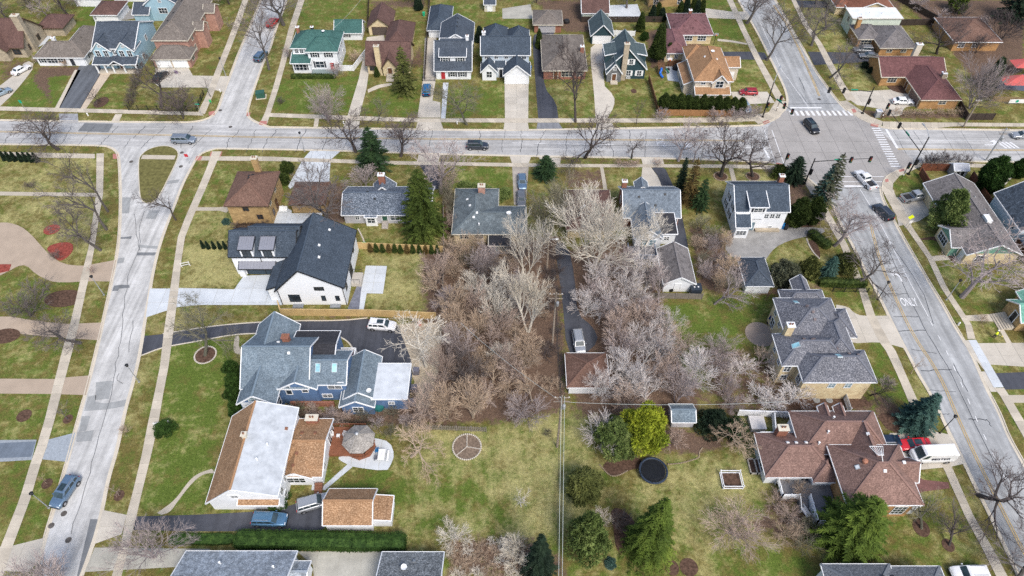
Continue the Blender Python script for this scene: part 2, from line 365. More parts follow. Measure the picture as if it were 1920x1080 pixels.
def grass_material():
    t = NT('grass'); ps = t.pos(); at = t.n('ShaderNodeAttribute'); at.attribute_name = 'tone'
    sp = t.n('ShaderNodeSeparateColor'); t.l(at.outputs['Color'], sp.inputs[0])
    n1 = t.noise(.22, 5, .62, vec=ps); n2 = t.noise(.9, 5, .68, vec=ps); n3 = t.noise(5.0, 3, .7, vec=ps); n4 = t.noise(14, 3, .7, vec=ps); n5 = t.noise(.42, 6, .7, vec=ps)
    def thr(v, n, lo, hi, k=1.0):
        return t.ramp(t.math('ADD', v, t.math('MULTIPLY', t.math('SUBTRACT', n, .5), k)), (lo, 0.0), (hi, 1.0))
    base = t.ramp(n3, (.3, (.095, .082, .024)), (.7, (.205, .172, .058)))
    gr = t.ramp(n3, (.3, (.058, .094, .014)), (.7, (.140, .190, .040)))
    st = t.ramp(n3, (.3, (.25, .235, .085)), (.7, (.46, .42, .20)))
    li = t.ramp(n4, (.3, (.050, .032, .022)), (.5, (.125, .083, .06)), (.72, (.27, .19, .14)))
    sa = t.ramp(n2, (.3, (.42, .35, .25)), (.7, (.58, .50, .38)))
    nn = t.math('MULTIPLY', t.math('ADD', n1, n2), .5)
    c = t.mix(thr(sp.outputs[0], n5, .2, .8, 3.4), base, gr)
    c = t.mix(t.math('MULTIPLY', thr(sp.outputs[1], nn, .25, .85, 3.4), .85), c, st)
    c = t.mix(thr(sp.outputs[2], n2, .3, .62, 1.6), c, li)
    c = t.mix(thr(at.outputs['Alpha'], n2, .42, .58, .8), c, sa)
    c = t.mix(.4, c, t.ramp(n4, (.3, .28), (.7, .72)), 'OVERLAY')
    n6 = t.noise(2.2, 5, .75, vec=ps); c = t.mix(.65, c, t.ramp(n6, (.32, .30), (.68, .72)), 'OVERLAY')
    c = t.mix(t.ramp(n6, (.63, 0.0), (.72, .55)), c, st)
    c = t.mix(.35, c, t.ramp(n1, (.3, .34), (.7, .66)), 'OVERLAY')
    t.bump(t.math('ADD', n3, n4), .8, .05)
    return t.done(c, .95, .1)
M['grass'] = grass_material()
idx = np.arange(nx*ny).reshape(ny, nx)
fc = np.stack([idx[:-1, :-1], idx[:-1, 1:], idx[1:, 1:], idx[1:, :-1]], -1).reshape(-1, 4)
gme = bpy.data.meshes.new('ground')
gme.from_pydata(np.stack([gx.ravel(), gy.ravel(), np.zeros(nx*ny)], -1).tolist(), [], fc.tolist())
ca = gme.color_attributes.new('tone', 'FLOAT_COLOR', 'POINT')
ca.data.foreach_set('color', np.stack([GREEN.ravel(), STRAW.ravel(), LITTER.ravel(), SAND.ravel()], -1).ravel().astype(np.float32))
put('ground', gme, M['grass'], kind='structure')
MB().sheet([(-900, -300), (900, -300), (900, 1500), (-900, 1500)], -.06).build('terrain', plain('far_ground', (.10, .10, .05), .95, .1, .3, .05), kind='structure')

# ---------------------------------------------------------------- carriageways
ROAD_A = asphalt('street_pavement', (.40, .40, .395), .24, .45, 'X')
ROAD_L = asphalt('lane_pavement', (.46, .46, .45), .22, .5, 'Y')
ROAD_R = asphalt('avenue_pavement', (.335, .345, .35), .22, .45, 'Y')
CROSS = concrete('junction_pavement', (.36, .345, .33), .12, .45, .05, .25)
TAR = plain('crack_sealant', (.055, .06, .068), .6, .35, .3)
PATCH = asphalt('road_repair', (.17, .18, .19), .15, .3)
PATCH2 = asphalt('old_road_repair', (.30, .31, .31), .12, .3)
KERB = concrete('kerb_concrete', (.60, .545, .45), .1, .3, .05)
WALK = concrete('walk_concrete', (.56, .505, .415), .12, .35, .22)
NEWC = concrete('new_concrete', (.58, .62, .655), .10, .25, .10)
DRIVE = concrete('drive_concrete', (.56, .52, .45), .10, .28, .14)
OLDC = concrete('old_concrete', (.43, .42, .37), .16, .6, .14)
BLACKTOP = asphalt('driveway_blacktop', (.065, .070, .085), .2, .35)
PAVER = concrete('tan_pavers', (.42, .34, .265), .10, .15, .05)
COBBLE = concrete('grey_cobbles', (.33, .37, .41), .2, .2, .25, 2.5)
GRAVEL = concrete('grey_gravel', (.30, .295, .285), .25, .4, .0, .6)
MULCH = plain('brown_mulch', (.10, .062, .045), .95, .1, .5, 3.0)
REDMULCH = plain('red_mulch', (.26, .065, .05), .95, .1, .4, 3.0)
WPAINT = plain('white_road_paint', (.72, .73, .74), .6, .3, .12, 1.0)
YPAINT = plain('yellow_road_paint', (.50, .36, .15), .6, .3, .22, .8)
RAMPRED = concrete('red_tactile_paving', (.45, .20, .17), .2, .3, .1)

N_KERB = [[(-127.9,131.6),(-116.6,131),(-92.1,130.4),(-73.8,130.2)], [(-54.6,128.4),(-31.1,127.8),(-6,127.2),(4.8,127.4),(28.8,128),(46.9,128.6),(56,129)], [(85.1,127.8),(96.6,127.6),(114.7,127.2),(125.4,127)]]
S_KERB = [[(-122.7,122.1),(-112.1,121.9),(-92.1,121.6),(-88.5,121.2)], [(-64.4,120.4),(-42.4,119.9),(-25.4,119),(-10.3,118.2),(21.7,117.3),(38.8,116.8),(54.5,115.7)], [(88.1,115.9),(95.6,116),(109,115.7),(119.2,115.5)]]
main = [(-127.9,131.6),(-116.6,131),(-92.1,130.4),(-73.8,130.2),(-69.8,130.2),(-60.1,129.6),(-54.6,128.4),(-31.1,127.8),(-6,127.2),(4.8,127.4),(28.8,128),(46.9,128.6),(56,129),(59.4,130.4),(64.3,135.2),(77.7,134.6),(82,128.8),(85.1,127.8),(96.6,127.6),(114.7,127.2),(125.4,127),(119.2,115.5),(109,115.7),(95.6,116),(88.1,115.9),(82.2,113.7),(77,110.1),(64.7,106.2),(60.1,111.3),(56.4,115.1),(54.5,115.7),(38.8,116.8),(21.7,117.3),(-10.3,118.2),(-25.4,119),(-42.4,119.9),(-64.4,120.4),(-68.2,119.5),(-84.9,119.5),(-88.5,121.2),(-92.1,121.6),(-112.1,121.9),(-122.7,122.1)]
street = sheet('street', main, ROAD_A, .006)
lw = smooth_line([(-88.5,121.2),(-86.4,120.1),(-84.7,118),(-81.3,109.7),(-78.6,102.8),(-75.6,94.3),(-74,88.9),(-72.9,84.3),(-72.1,81),(-70.1,72.1),(-67.9,61.6),(-66.1,51.2),(-65.2,46.5),(-64.1,39.9),(-63.4,35.2),(-62.8,32.6),(-62.4,29.3)])
le = smooth_line([(-64.4,120.4),(-66.3,119.5),(-67.5,118),(-67.7,113.5),(-67.8,108.2),(-67.3,101.9),(-67.1,97.7),(-66.5,90.7),(-65.5,84.7),(-64.3,79.2),(-63,73.4),(-61.2,65.7),(-60.2,59.7),(-59.7,55.1),(-58.4,48.7),(-57.9,43.7),(-56.9,39.1),(-56.3,34.8),(-56.1,29.3)])
lane = sheet('lane', lw + le[::-1], ROAD_L, .010)
nw = smooth_line([(-73.8,130.2),(-70.9,130.6),(-68.9,132.1),(-68.3,134.1),(-68.3,136.3),(-68.9,142.4),(-69.2,148.9),(-69.9,158.3),(-70.3,169.4),(-70.9,184),(-71.7,198.2)])
ne = smooth_line([(-54.6,128.4),(-58.4,130.4),(-60.7,132.7),(-61.2,136.3),(-61.8,144.2),(-62.4,157),(-62.1,161.9),(-62.9,170.3),(-63.3,183.1),(-63.9,198.2)])
north_lane = sheet('north_lane', nw + ne[::-1], ROAD_L, .010)
rw = smooth_line([(54.5,115.7),(58.2,114.4),(62,110.1),(64.1,102.8),(63.9,96.8),(64.3,90.7),(64.4,86.1),(64.6,82),(64.8,78.9),(64.9,74.5),(65,69.3),(65.2,66),(65.3,61.9),(65.7,58.8),(65.9,55.9),(65.8,52.7),(66,46.5),(65.9,42.8),(66.1,39.1),(66.1,34.8),(66.1,29.3)])
re_ = smooth_line([(88.1,115.9),(81.8,113.5),(78.9,112),(77,110.1),(75.6,107.4),(74.9,104.1),(74.9,101.6),(74.9,96.8),(74.9,92.2),(75.1,86.9),(75.2,82.4),(75.6,76.2),(75.6,71.6),(76,67.2),(75.7,62.7),(75.3,58.8),(75.3,54.5),(74.7,50.6),(74.9,46.5),(74.7,29.3)])
avenue = sheet('avenue', rw + re_[::-1], ROAD_R, .010)
nrw = smooth_line([(64.2,195.5),(63.8,186.8),(65,172),(65.2,160.6),(65.3,150.8),(65.4,144.2),(64.8,138.7),(62.9,134.6),(60.4,131.6),(56,129)])
nre = smooth_line([(74.2,195.5),(74.6,187.5),(74.9,178.9),(74.9,168.6),(75.2,159.8),(75.1,152),(75.8,145.6),(76.5,138.7),(77.5,134.6),(79,131.6),(82,128.8),(85.1,127.8)])
north_avenue = sheet('north_avenue', nrw + nre[::-1], ROAD_R, .010)
JUNCTION = [(63.1,134.6),(77.7,134.6),(81.8,128.8),(82.6,126),(85.9,116),(77.6,110.4),(75.8,107.9),(64.5,107.5),(58.6,114.8),(56.4,116.6),(56.1,122.1),(57.6,128.4)]
# grassed island where the lane meets the street
ISL = smooth_loop([(-79.8,116.6),(-79.7,118.6),(-79,120.1),(-77.5,121.1),(-75.6,121.4),(-73.8,120.8),(-72,119),(-71.6,116),(-71.5,110.1),(-71.5,105.6),(-71.9,103.1),(-73.2,102.7),(-74.6,103.6),(-76.3,107.4)])
island = MB().prism(ISL, 0, .10).build('traffic_island', plain('island_turf', (.145, .135, .05), .95, .1, .35, 1.5), kind='structure')
sheet('island_walk', [(-79.5,118.2),(-72.3,118),(-72.2,116.6),(-79.4,116.8)], WALK, .106)

# ---------------------------------------------------------------- driveways, patios and paths
SLABBED = []                                        # polygons where the kerb is dropped
def clip(poly, x0, x1, y0, y1):
    for ax, lim, sg in ((0, x0, 1), (0, x1, -1), (1, y0, 1), (1, y1, -1)):
        o = []
        for i in range(len(poly)):
            a, b = poly[i], poly[(i+1) % len(poly)]; da, db = sg*(a[ax]-lim), sg*(b[ax]-lim)
            if da >= 0: o.append(a)
            if (da >= 0) != (db >= 0): o.append(lerp(a, b, da/(da-db)))
        poly = o
        if len(poly) < 3: return []
    return poly
def area(p_): return abs(sum(p_[i][0]*p_[(i+1) % len(p_)][1]-p_[(i+1) % len(p_)][0]*p_[i][1] for i in range(len(p_))))/2
def panels(name, poly, mat, size=3.2, z=.02, joint=.05, base=None):
    """a driveway of cast panels: the bed is the structure, every panel a piece of its own"""
    SLABBED.append(poly)
    o = sheet(name, poly, base or OLDC, z)
    x0, y0 = min(q[0] for q in poly), min(q[1] for q in poly); x1, y1 = max(q[0] for q in poly), max(q[1] for q in poly)
    kx, ky = max(1, round((x1-x0)/size)), max(1, round((y1-y0)/size)); sx, sy = (x1-x0)/kx, (y1-y0)/ky
    for i in range(kx):
        for j in range(ky):
            q = clip(poly, x0+i*sx+joint/2, x0+(i+1)*sx-joint/2, y0+j*sy+joint/2, y0+(j+1)*sy-joint/2)
            if len(q) >= 3 and area(q) > .25:
                MB().prism(q, z+.001, z+.022).build('panel', mat, o)
    return o
def flat(name, poly, mat, z=.02, drop=True):
    if drop: SLABBED.append(poly)
    return sheet(name, poly, mat, z)
def ell(c, rx, ry, n=20, rot=0):
    return [(c[0]+rx*math.cos(2*math.pi*i/n)*math.cos(rot)-ry*math.sin(2*math.pi*i/n)*math.sin(rot), c[1]+rx*math.cos(2*math.pi*i/n)*math.sin(rot)+ry*math.sin(2*math.pi*i/n)*math.cos(rot)) for i in range(n)]

panels('junction', JUNCTION, CROSS, 3.7, .0125, .06, plain('joint_dark', (.17, .165, .16), .9)); SLABBED.pop()
panels('pale_driveway', [(-64.7,80.1),(-61,80.1),(-59.3,80.3),(-49.6,79.9),(-48.7,83.2),(-42.8,83.5),(-42,80.9),(-41.2,79.6),(-40.2,76.3),(-54.9,76.3),(-58.4,75.8),(-59.9,75.1),(-63.1,73.5)], NEWC, 3.0)
flat('curved_blacktop_drive', smooth_loop([(-62.1,69.5),(-62.1,69.5),(-59,69.9),(-50.5,71.7),(-42,72.5),(-37.5,72.7),(-29.4,72.7),(-24.9,73.3),(-21.1,73),(-19.3,72),(-18.8,70.1),(-17.6,67.3),(-16.6,64.9),(-16.2,63.2),(-16.2,63.2),(-22.5,63),(-24.5,63.7),(-25.6,64.8),(-26.1,66.5),(-27.7,68.7),(-30.2,69.9),(-36,69.9),(-41.7,70.1),(-46.9,69.9),(-52.3,68.5),(-56.2,67.6),(-58.2,67.1),(-61,65.5),(-61,65.5)], 1), BLACKTOP)
for q in ([(-59,70),(-50.5,71.8),(-42.1,72.6),(-37.5,72.8),(-29.4,72.8),(-24.9,73.4)], [(-61,65.5),(-58.2,67.1),(-56.2,67.6),(-52.3,68.5),(-46.9,69.9),(-41.7,70.1)], [(-30.2,69.9),(-27.7,68.7),(-26.1,66.5),(-25.6,64.8)]):
    qq = smooth_line(q); SLABBED_EDGE = qq
    MB().sheet(offset(qq, .12) + offset(qq, -.12)[::-1], .034).build('drive_edging', KERB, kind='structure')
flat('blacktop_drive', [(-52,38.3),(-44.3,38.5),(-33.3,39.1),(-29.8,40.3),(-27.2,41.7),(-26.1,40.5),(-25.6,36.7),(-26.2,36.3),(-38.3,36.2),(-43.6,36.2),(-51.7,36.4)], BLACKTOP)
panels('drive_apron', [(-57,39.2),(-53.4,38.5),(-53.1,35.8),(-56.2,34.5)], DRIVE, 3)
panels('shared_driveway', [(-56,34),(-40.4,33.8),(-42.9,31.5),(-45,31.4),(-56.1,30.8)], OLDC, 3.4)
panels('rear_parking', [(-28.8,33.5),(-17,33.5),(-17.6,29.6),(-25.7,29.6),(-26.3,31.7)], OLDC, 3.0)
flat('paver_drive', smooth_loop([(-103.9,96.8),(-99.9,97.2),(-98.2,97.2),(-95.4,96.2),(-92.4,94),(-89.3,91.1),(-86.4,88.5),(-82.9,86.1),(-78.9,85.6),(-77.5,86),(-73.4,87.2),(-73.4,87.2),(-72.2,81.8),(-72.2,81.8),(-76.3,81.9),(-81,81.5),(-83.5,81.9),(-86.7,83.6),(-89.5,85.9),(-91,85.6),(-91.9,84.3),(-95.7,80.9)], 1), PAVER)
flat('paver_drive', [(-92,73.7),(-86.6,73.7),(-82.9,73),(-79.1,72.4),(-76.2,72.1),(-70.1,72.4),(-69.2,68.6),(-74.8,69.1),(-79.3,69.5),(-84,70.1),(-90.3,70.4)], PAVER)
flat('paver_drive', [(-85.5,61),(-73.2,60.9),(-71.7,61.2),(-67.8,61.6),(-67,57.9),(-72.5,58.1),(-84,58.2)], PAVER)
flat('edged_drive', [(-79.8,50),(-71.2,50.1),(-70.4,46.8),(-78,46.3)], COBBLE); flat('blacktop_drive', [(-79.5,49.4),(-71.2,49.8),(-70.7,47.3),(-78.3,46.9)], asphalt('worn_blacktop', (.14, .17, .21), .15, .3), .024)
flat('cobbled_apron', [(-69.5,50.1),(-65.9,51.3),(-65.1,46.5),(-69,46.9)], COBBLE)
panels('drive_apron', [(-70.9,34),(-67.3,34.2),(-63.4,35.3),(-62.9,31.8),(-63.4,30.8),(-69.4,31)], DRIVE, 3)
flat('garden_path', [(-106.6,106.4),(-84.6,105.9),(-84.2,104.8),(-106,105.2)], WALK); flat('garden_path', [(-63.6,101.6),(-58.4,101.6),(-55.8,102.2),(-56.5,100),(-58.1,100.6),(-63.4,100.6)], WALK)
panels('backyard_patio', [(-46.6,99.4),(-45.9,102.2),(-43.7,100.6),(-43.5,99.8),(-37.5,100),(-37.4,98.9),(-40.9,95.8),(-45.3,96.1),(-46.4,96.8)], NEWC, 2.5)
panels('driveway', [(-45.4,107.2),(-46,107.9),(-45.2,113.5),(-44.8,116.6),(-43.7,119.7),(-37.2,119.5),(-38.8,116.6),(-37.5,107.5),(-44.3,108.9)], NEWC, 3)
flat('blacktop_drive', [(-20.2,115.9),(-15.9,115.9),(-14.4,107.4),(-15.9,106.9),(-17.8,111.3)], BLACKTOP); panels('drive_apron', [(-20.1,118.6),(-15.4,118.4),(-15.7,115.9),(-20.3,115.9)], DRIVE, 2.5)
flat('gravel_drive', [(0,115.5),(3.6,115.5),(2.7,101.7),(.4,102.4)], concrete('tan_gravel', (.36, .33, .29), .25, .4, 0, .6)); panels('drive_apron', [(-.5,117.8),(4.1,117.7),(3.6,115.5),(0,115.5)], DRIVE, 2.5)
panels('drive_apron', [(5.7,117.5),(10.5,117.3),(10.2,115),(6.8,115.1)], DRIVE, 2.5)
flat('tan_drive', [(27.7,114.8),(29.2,114.8),(30.3,111.3),(31,107.5),(26.3,107.5)], DRIVE); flat('blacktop_drive', smooth_loop([(29.2,114.4),(32.3,114.4),(32.8,110.4),(33.6,105.4),(33.3,89.6),(32.8,88.2),(30,89.6),(31.1,95.3),(32.6,104.6),(30.8,107.5),(30.5,111.3)], 1), BLACKTOP)
panels('drive_apron', [(27.7,117.3),(32.3,116.9),(32.3,114.4),(27.8,114.4)], DRIVE, 2.5)
flat('gravel_turnaround', smooth_loop([(41.1,94.3),(46.8,95.2),(50.9,94.9),(52.7,95.8),(60.1,95.9),(60.4,94.3),(56.2,93.3),(52.6,92.2),(49.6,90.4),(47.6,88),(46.1,85.7),(43.4,86.8),(39.9,88.5)], 1), GRAVEL)
panels('driveway', smooth_loop([(56.1,76.5),(58.7,75.9),(59.2,74.6),(60.3,73.8),(65,73.9),(65,73.9),(65.3,66.9),(65.3,66.9),(63.8,67.5),(61.6,68.3),(56.3,67.9),(56.6,69.6)], 1), DRIVE, 2.8)
panels('driveway', [(54.8,49.2),(57,51.2),(59.5,51.2),(64,51.4),(65.7,51),(66.4,46.3),(63.8,45.7),(58.8,45.2),(56.7,45.7)], DRIVE, 2.8)
flat('brick_path', [(57.3,45.3),(59.1,43.7),(62.5,43.3),(62.3,42.4),(58.3,41.9),(56.9,41.3)], brick('maroon_pavers', (.20, .10, .09), (.16, .08, .07)))
panels('driveway', [(76.9,104.3),(83.7,105.9),(84.5,102.8),(82.8,99.8),(79.6,97.6),(75.1,96.2)], DRIVE, 3)
panels('driveway', [(77.7,68),(89.1,68.1),(86.5,63),(77.9,63.7)], DRIVE, 3); panels('drive_apron', [(75.3,68.4),(76.6,68.7),(77,60.8),(76.3,63)], DRIVE, 2.5)
flat('blacktop_drive', [(77.9,62),(86.2,62.4),(84.5,59.1),(78.1,58.9)], BLACKTOP); flat('drive_apron', [(75.6,62.3),(76.7,62.4),(76.8,58.5),(75.6,58.5)], DRIVE)
flat('garden_path', [(78,57.9),(83.9,57.9),(83.2,56.5),(78,56.5)], WALK)
flat('garden_path', smooth_line([(77.2,88),(81.8,88.5),(85,88)]) + smooth_line([(84.2,86.9),(81.1,87.2),(77.6,86.8)]), WALK)
flat('garden_path', [(77.7,73.9),(83.4,74.3),(83.5,72.6),(77.7,72.8)], WALK); flat('garden_path', [(82.8,72.5),(83.5,72.5),(83.5,68),(82.6,68)], WALK, .024)
flat('drive', smooth_loop([(-122.5,156.7),(-119.1,154.2),(-118.6,146.1),(-118.8,138),(-120.6,131.6),(-125.3,138.4),(-123.5,144.9),(-122.3,150.1)], 1), DRIVE); flat('rear_patio', smooth_loop([(-130.4,172),(-125,174.2),(-121.2,172.5),(-121.5,161.9),(-125,165.1)], 1), NEWC)
flat('garden_path', [(-108.4,152),(-106.9,152),(-105,135.4),(-106.1,135.4)], WALK)
flat('blacktop_drive', [(-108.1,154.5),(-102.4,154.5),(-101.3,150.8),(-100.1,135.2),(-105.1,135.2)], asphalt('grey_blacktop', (.11, .12, .135), .2, .4)); flat('drive_apron', [(-104.3,133.5),(-99.9,133.5),(-98.4,130.2),(-102.7,130.4)], asphalt('apron_blacktop', (.30, .31, .33), .2, .4))
flat('paver_border', [(-101.5,151.5),(-98.8,150.8),(-98.8,135.2),(-100.2,135.2)], concrete('buff_pavers', (.55, .46, .36), .1, .2, .1))
panels('driveway', [(-88.6,152.8),(-80.4,152.8),(-78.3,149.4),(-69.3,149.1),(-68.6,142.2),(-74,144.2),(-84.6,144.2),(-86.9,146.3)], DRIVE, 3)
panels('driveway', [(-38.2,167.8),(-33.8,168.9),(-33.1,165.1),(-36.6,163.7),(-35.3,150.1),(-34.9,143.6),(-35,132.7),(-37.7,132.7),(-37.4,147.5),(-37.7,158.5)], DRIVE, 3); panels('drive_apron', [(-37.8,131),(-34.6,130.6),(-34.4,127.8),(-38,127.8)], DRIVE, 3)
flat('garden_path', smooth_line([(-34.6,143.3),(-32.8,145.2),(-30.7,145.9),(-29.1,146.1)]) + [(-29,145.2),(-31.8,144),(-34.3,142)], WALK)
panels('driveway', [(-22.9,167.5),(-19.9,167.5),(-18.6,147.5),(-18.7,138.7),(-16.8,138),(-16.3,131.9),(-21.6,131.9),(-21.7,147.5)], DRIVE, 3); panels('drive_apron', [(-21.4,130.4),(-16.2,130.4),(-15.3,127.2),(-21.6,127.2)], DRIVE, 2.5)
flat('garden_path', [(-16.7,146.3),(-15.4,146.3),(-15.2,131.6),(-16.2,131.6)], NEWC, .024)
panels('driveway', [(-1.8,145.6),(4,145.6),(3.7,131.6),(-1.6,131.6)], DRIVE, 3); panels('drive_apron', [(-1.7,130),(3.6,130),(3.8,127.2),(-1.9,127.2)], DRIVE, 2.5)
flat('blacktop_drive', smooth_loop([(6,170.5),(12.5,170.5),(7.8,167.2),(7.9,154.7),(7.7,144.2),(10.4,138),(10.6,131.6),(10.6,131.6),(6,131.6),(6,131.6),(5.7,145.2),(5.3,164.3)], 1), BLACKTOP); flat('drive_apron', [(5.8,130),(10.6,130),(11.4,127.6),(5.5,127.6)], asphalt('apron_grey', (.22, .23, .25), .2, .4))
flat('driveway', smooth_loop([(20.5,164.3),(24.9,164.3),(21.7,146.1),(24.3,140.6),(23.8,136.3),(21.7,131.6),(21.7,131.6),(19.1,131.6),(19.1,131.6),(19.6,143.6),(19.8,157)], 1), DRIVE); flat('drive_apron', [(19.3,130),(22.7,129.8),(23.1,127.6),(18.8,127.8)], DRIVE)
flat('side_patio', [(38.2,153.5),(43,153.7),(42.5,146.1),(39.2,147),(37.9,147.3)], concrete('blue_patio', (.45, .49, .53), .1, .2, .05)); flat('garden_path', [(41.8,146.3),(42.8,146.3),(42.5,140.2),(41.3,140.6)], concrete('blue_patio', None or (.45, .49, .53)))
panels('driveway', [(52.2,142.4),(60.9,142.4),(61.6,137.8),(53.8,137.1),(52.2,139.5)], DRIVE, 3)
flat('blacktop_drive', [(53.6,160.6),(61.3,160.6),(64.6,160.1),(64.8,156.7),(61.3,156.7),(53.9,157)], BLACKTOP); panels('driveway', [(52,184),(60.6,181.6),(64.9,181.6),(65.5,176.8),(61.7,177.4),(51,178.3)], DRIVE, 3)
flat('garden_path', smooth_line([(53.9,167),(57.2,166.4),(61.1,164.8)]) + [(61,164),(57,165.3),(53.7,165.9)], WALK)
flat('blacktop_drive', [(75.7,160.6),(89.2,160.1),(93.4,158.8),(91.8,156),(75.5,154.2)], BLACKTOP); flat('blacktop_drive', [(79.4,188.4),(96.1,186.8),(95.1,183.7),(79.5,184)], BLACKTOP)
panels('driveway', smooth_loop([(79.2,142.4),(79.2,142.4),(88,142.9),(94.1,143.8),(96.2,140),(95.2,136.3),(92.4,136.5),(90.7,135.4),(89.3,132.5),(85.8,132.5),(85.4,135.4),(82,136.5),(80,137.1)], 1), DRIVE, 3)
panels('driveway', [(102,116),(105.7,116),(104.5,111.1),(100.6,107.5),(99.9,108.7),(101.3,112.1)], DRIVE, 2.6)
flat('rear_patio', [(-2.7,183.4),(5.2,185.9),(5.8,177.7),(-2.6,177.7)], OLDC); flat('rear_patio', [(27.2,185.3),(35.2,185.9),(35.6,177.7),(26.2,177.7)], NEWC); flat('rear_patio', [(-107,183.1),(-101.7,183.7),(-101,178.6),(-105.8,176.8)], GRAVEL)
flat('parkway_path', [(-91.2,133.3),(-89.6,133.3),(-89.2,130),(-91,130.2)], WALK); flat('parkway_path', [(-45.1,132.3),(-44.1,132.3),(-43.7,128.4),(-44.7,128.4)], WALK); flat('garden_path', [(18.6,114.8),(19.3,114.8),(19.5,107.1),(18.7,107.1)], WALK); flat('garden_path', [(45.8,114.1),(46.7,114.1),(46.5,109.4),(45.5,109.4)], WALK)
flat('parkway_path', [(-65.2,119.5),(-62.7,119.5),(-62.6,117.3),(-65,117.3)], RAMPRED)
panels('backyard_patio', smooth_loop([(-25.6,47.2),(-24.9,47.4),(-21.9,47.4),(-21.9,47.4),(-21.1,50.2),(-20.5,50.4),(-18.2,49.7),(-17.3,47.6),(-17.7,45.9),(-18.2,45),(-23.3,45.7),(-24,46.1),(-25.2,46.7)], 1), NEWC, 2.2)
panels('garden_path', [(-24,46.1),(-23.2,45.7),(-26.6,42.1),(-27.4,42.3),(-27.1,42.5)], NEWC, 1.6, .022); flat('garden_path', [(-28.6,43.6),(-27.3,43.6),(-27.3,42.2),(-28.5,42.1)], NEWC)
flat('garden_path', smooth_line([(-42.8,44.7),(-44.5,44.7),(-45.8,43.3),(-47,40.4),(-47.5,38.9),(-48.6,38.5)]) + smooth_line([(-49.3,38.8),(-47.4,40.6),(-46.4,43.5),(-45.4,44.7),(-43.6,45.4)]), WALK)
flat('garden_path', smooth_loop([(-46.7,69.6),(-45.9,69.6),(-45.4,66.9),(-44,66.4),(-43.7,65.6),(-45.6,65.8),(-46.3,66.9)], 1), WALK)
panels('backyard_patio', [(-26.9,85.7),(-23,85.6),(-22.9,78.9),(-25.8,79),(-25.8,75.3),(-26.6,75.3),(-26.9,79.5)], NEWC, 2.2)
flat('side_blacktop', smooth_loop([(8.1,92.4),(10.6,91),(11.4,82.8),(11.3,74.1),(13.8,71.6),(14.6,68.4),(11.6,65.4),(9,66),(8.9,77.8),(8.4,84.8)], 1), BLACKTOP)
flat('brick_terrace', ell((41.9,69.9), 2.5, 2.6), concrete('terrace_pavers', (.34, .28, .235), .15, .3, 0))
flat('window_well_gravel', [(-40.3,75.6),(-28.7,75.1),(-27.7,81.5),(-26.7,81.5),(-26.2,74.4),(-39.7,74.1)], concrete('slate_gravel', (.17, .18, .22), .3, .3, 0, 1.5), .006)
for q in (ell((-88.9,95.2), 1.5, 1.4), smooth_loop([(-87.9,90.4),(-86,91.7),(-83.4,91.7),(-82.3,89.6),(-82.8,87.6),(-83.8,86.7),(-86.3,88.6)]), [(-96.4,86),(-92.3,86),(-91.9,84.4),(-95,83.3)]):
    MB().prism(q, .0, .09).build('mulch_bed', REDMULCH, kind='structure')
for q in (smooth_loop([(12.8,46.2),(17.1,47.7),(18.7,47.2),(19.7,45.3),(18.1,45.6),(15.4,44.4),(14.1,44.3)]), smooth_loop([(13.6,39.1),(14.9,39.7),(16.9,37.8),(17.1,35.9),(15.7,33.3),(13.9,33.3),(13.9,37)]), smooth_loop([(56.2,92.4),(57.8,92.1),(57.7,88.2),(56.6,87.1),(56.3,90.3)], 1),
          ell((-50.5,65.6), 1.6, 1.7), ell((43.5,111.1), 1.3, 1.3), ell((50.2,111.1), 1.3, 1.3), ell((56,36.7), 1.1, 1.3), ell((58.7,34.3), .8, .9), ell((-68,53.6), .7, .8), ell((-66.5,43.1), .75, .8), ell((-55.5,41.3), .7, .8), ell((-75,54.2), 1.1, 1.1), ell((21.1,31.3), .9, 1), ell((23.3,31.4), 1.2, 1.2), ell((-96.3,138), 1.6, 2.2), ell((29.1,142.7), .7, .9),
          ell((94.3,144.5), 4, 3), smooth_loop([(75.2,92.4),(83.9,93.8),(81.9,85.5),(81,88.2),(81.8,92.4)], 1), smooth_loop([(43.5,57.5),(55.2,57.5),(56.2,55.6),(42.8,54.9)], 1), smooth_loop([(60,54.6),(60.8,51.2),(57,51.2),(55.9,54.6)], 1), ell((-85.4,69.5), 2.5, 1.6), ell((-79,77.8), 3.5, 2)):
    MB().prism(q, .0, .05).build('mulch_bed', MULCH, kind='structure')

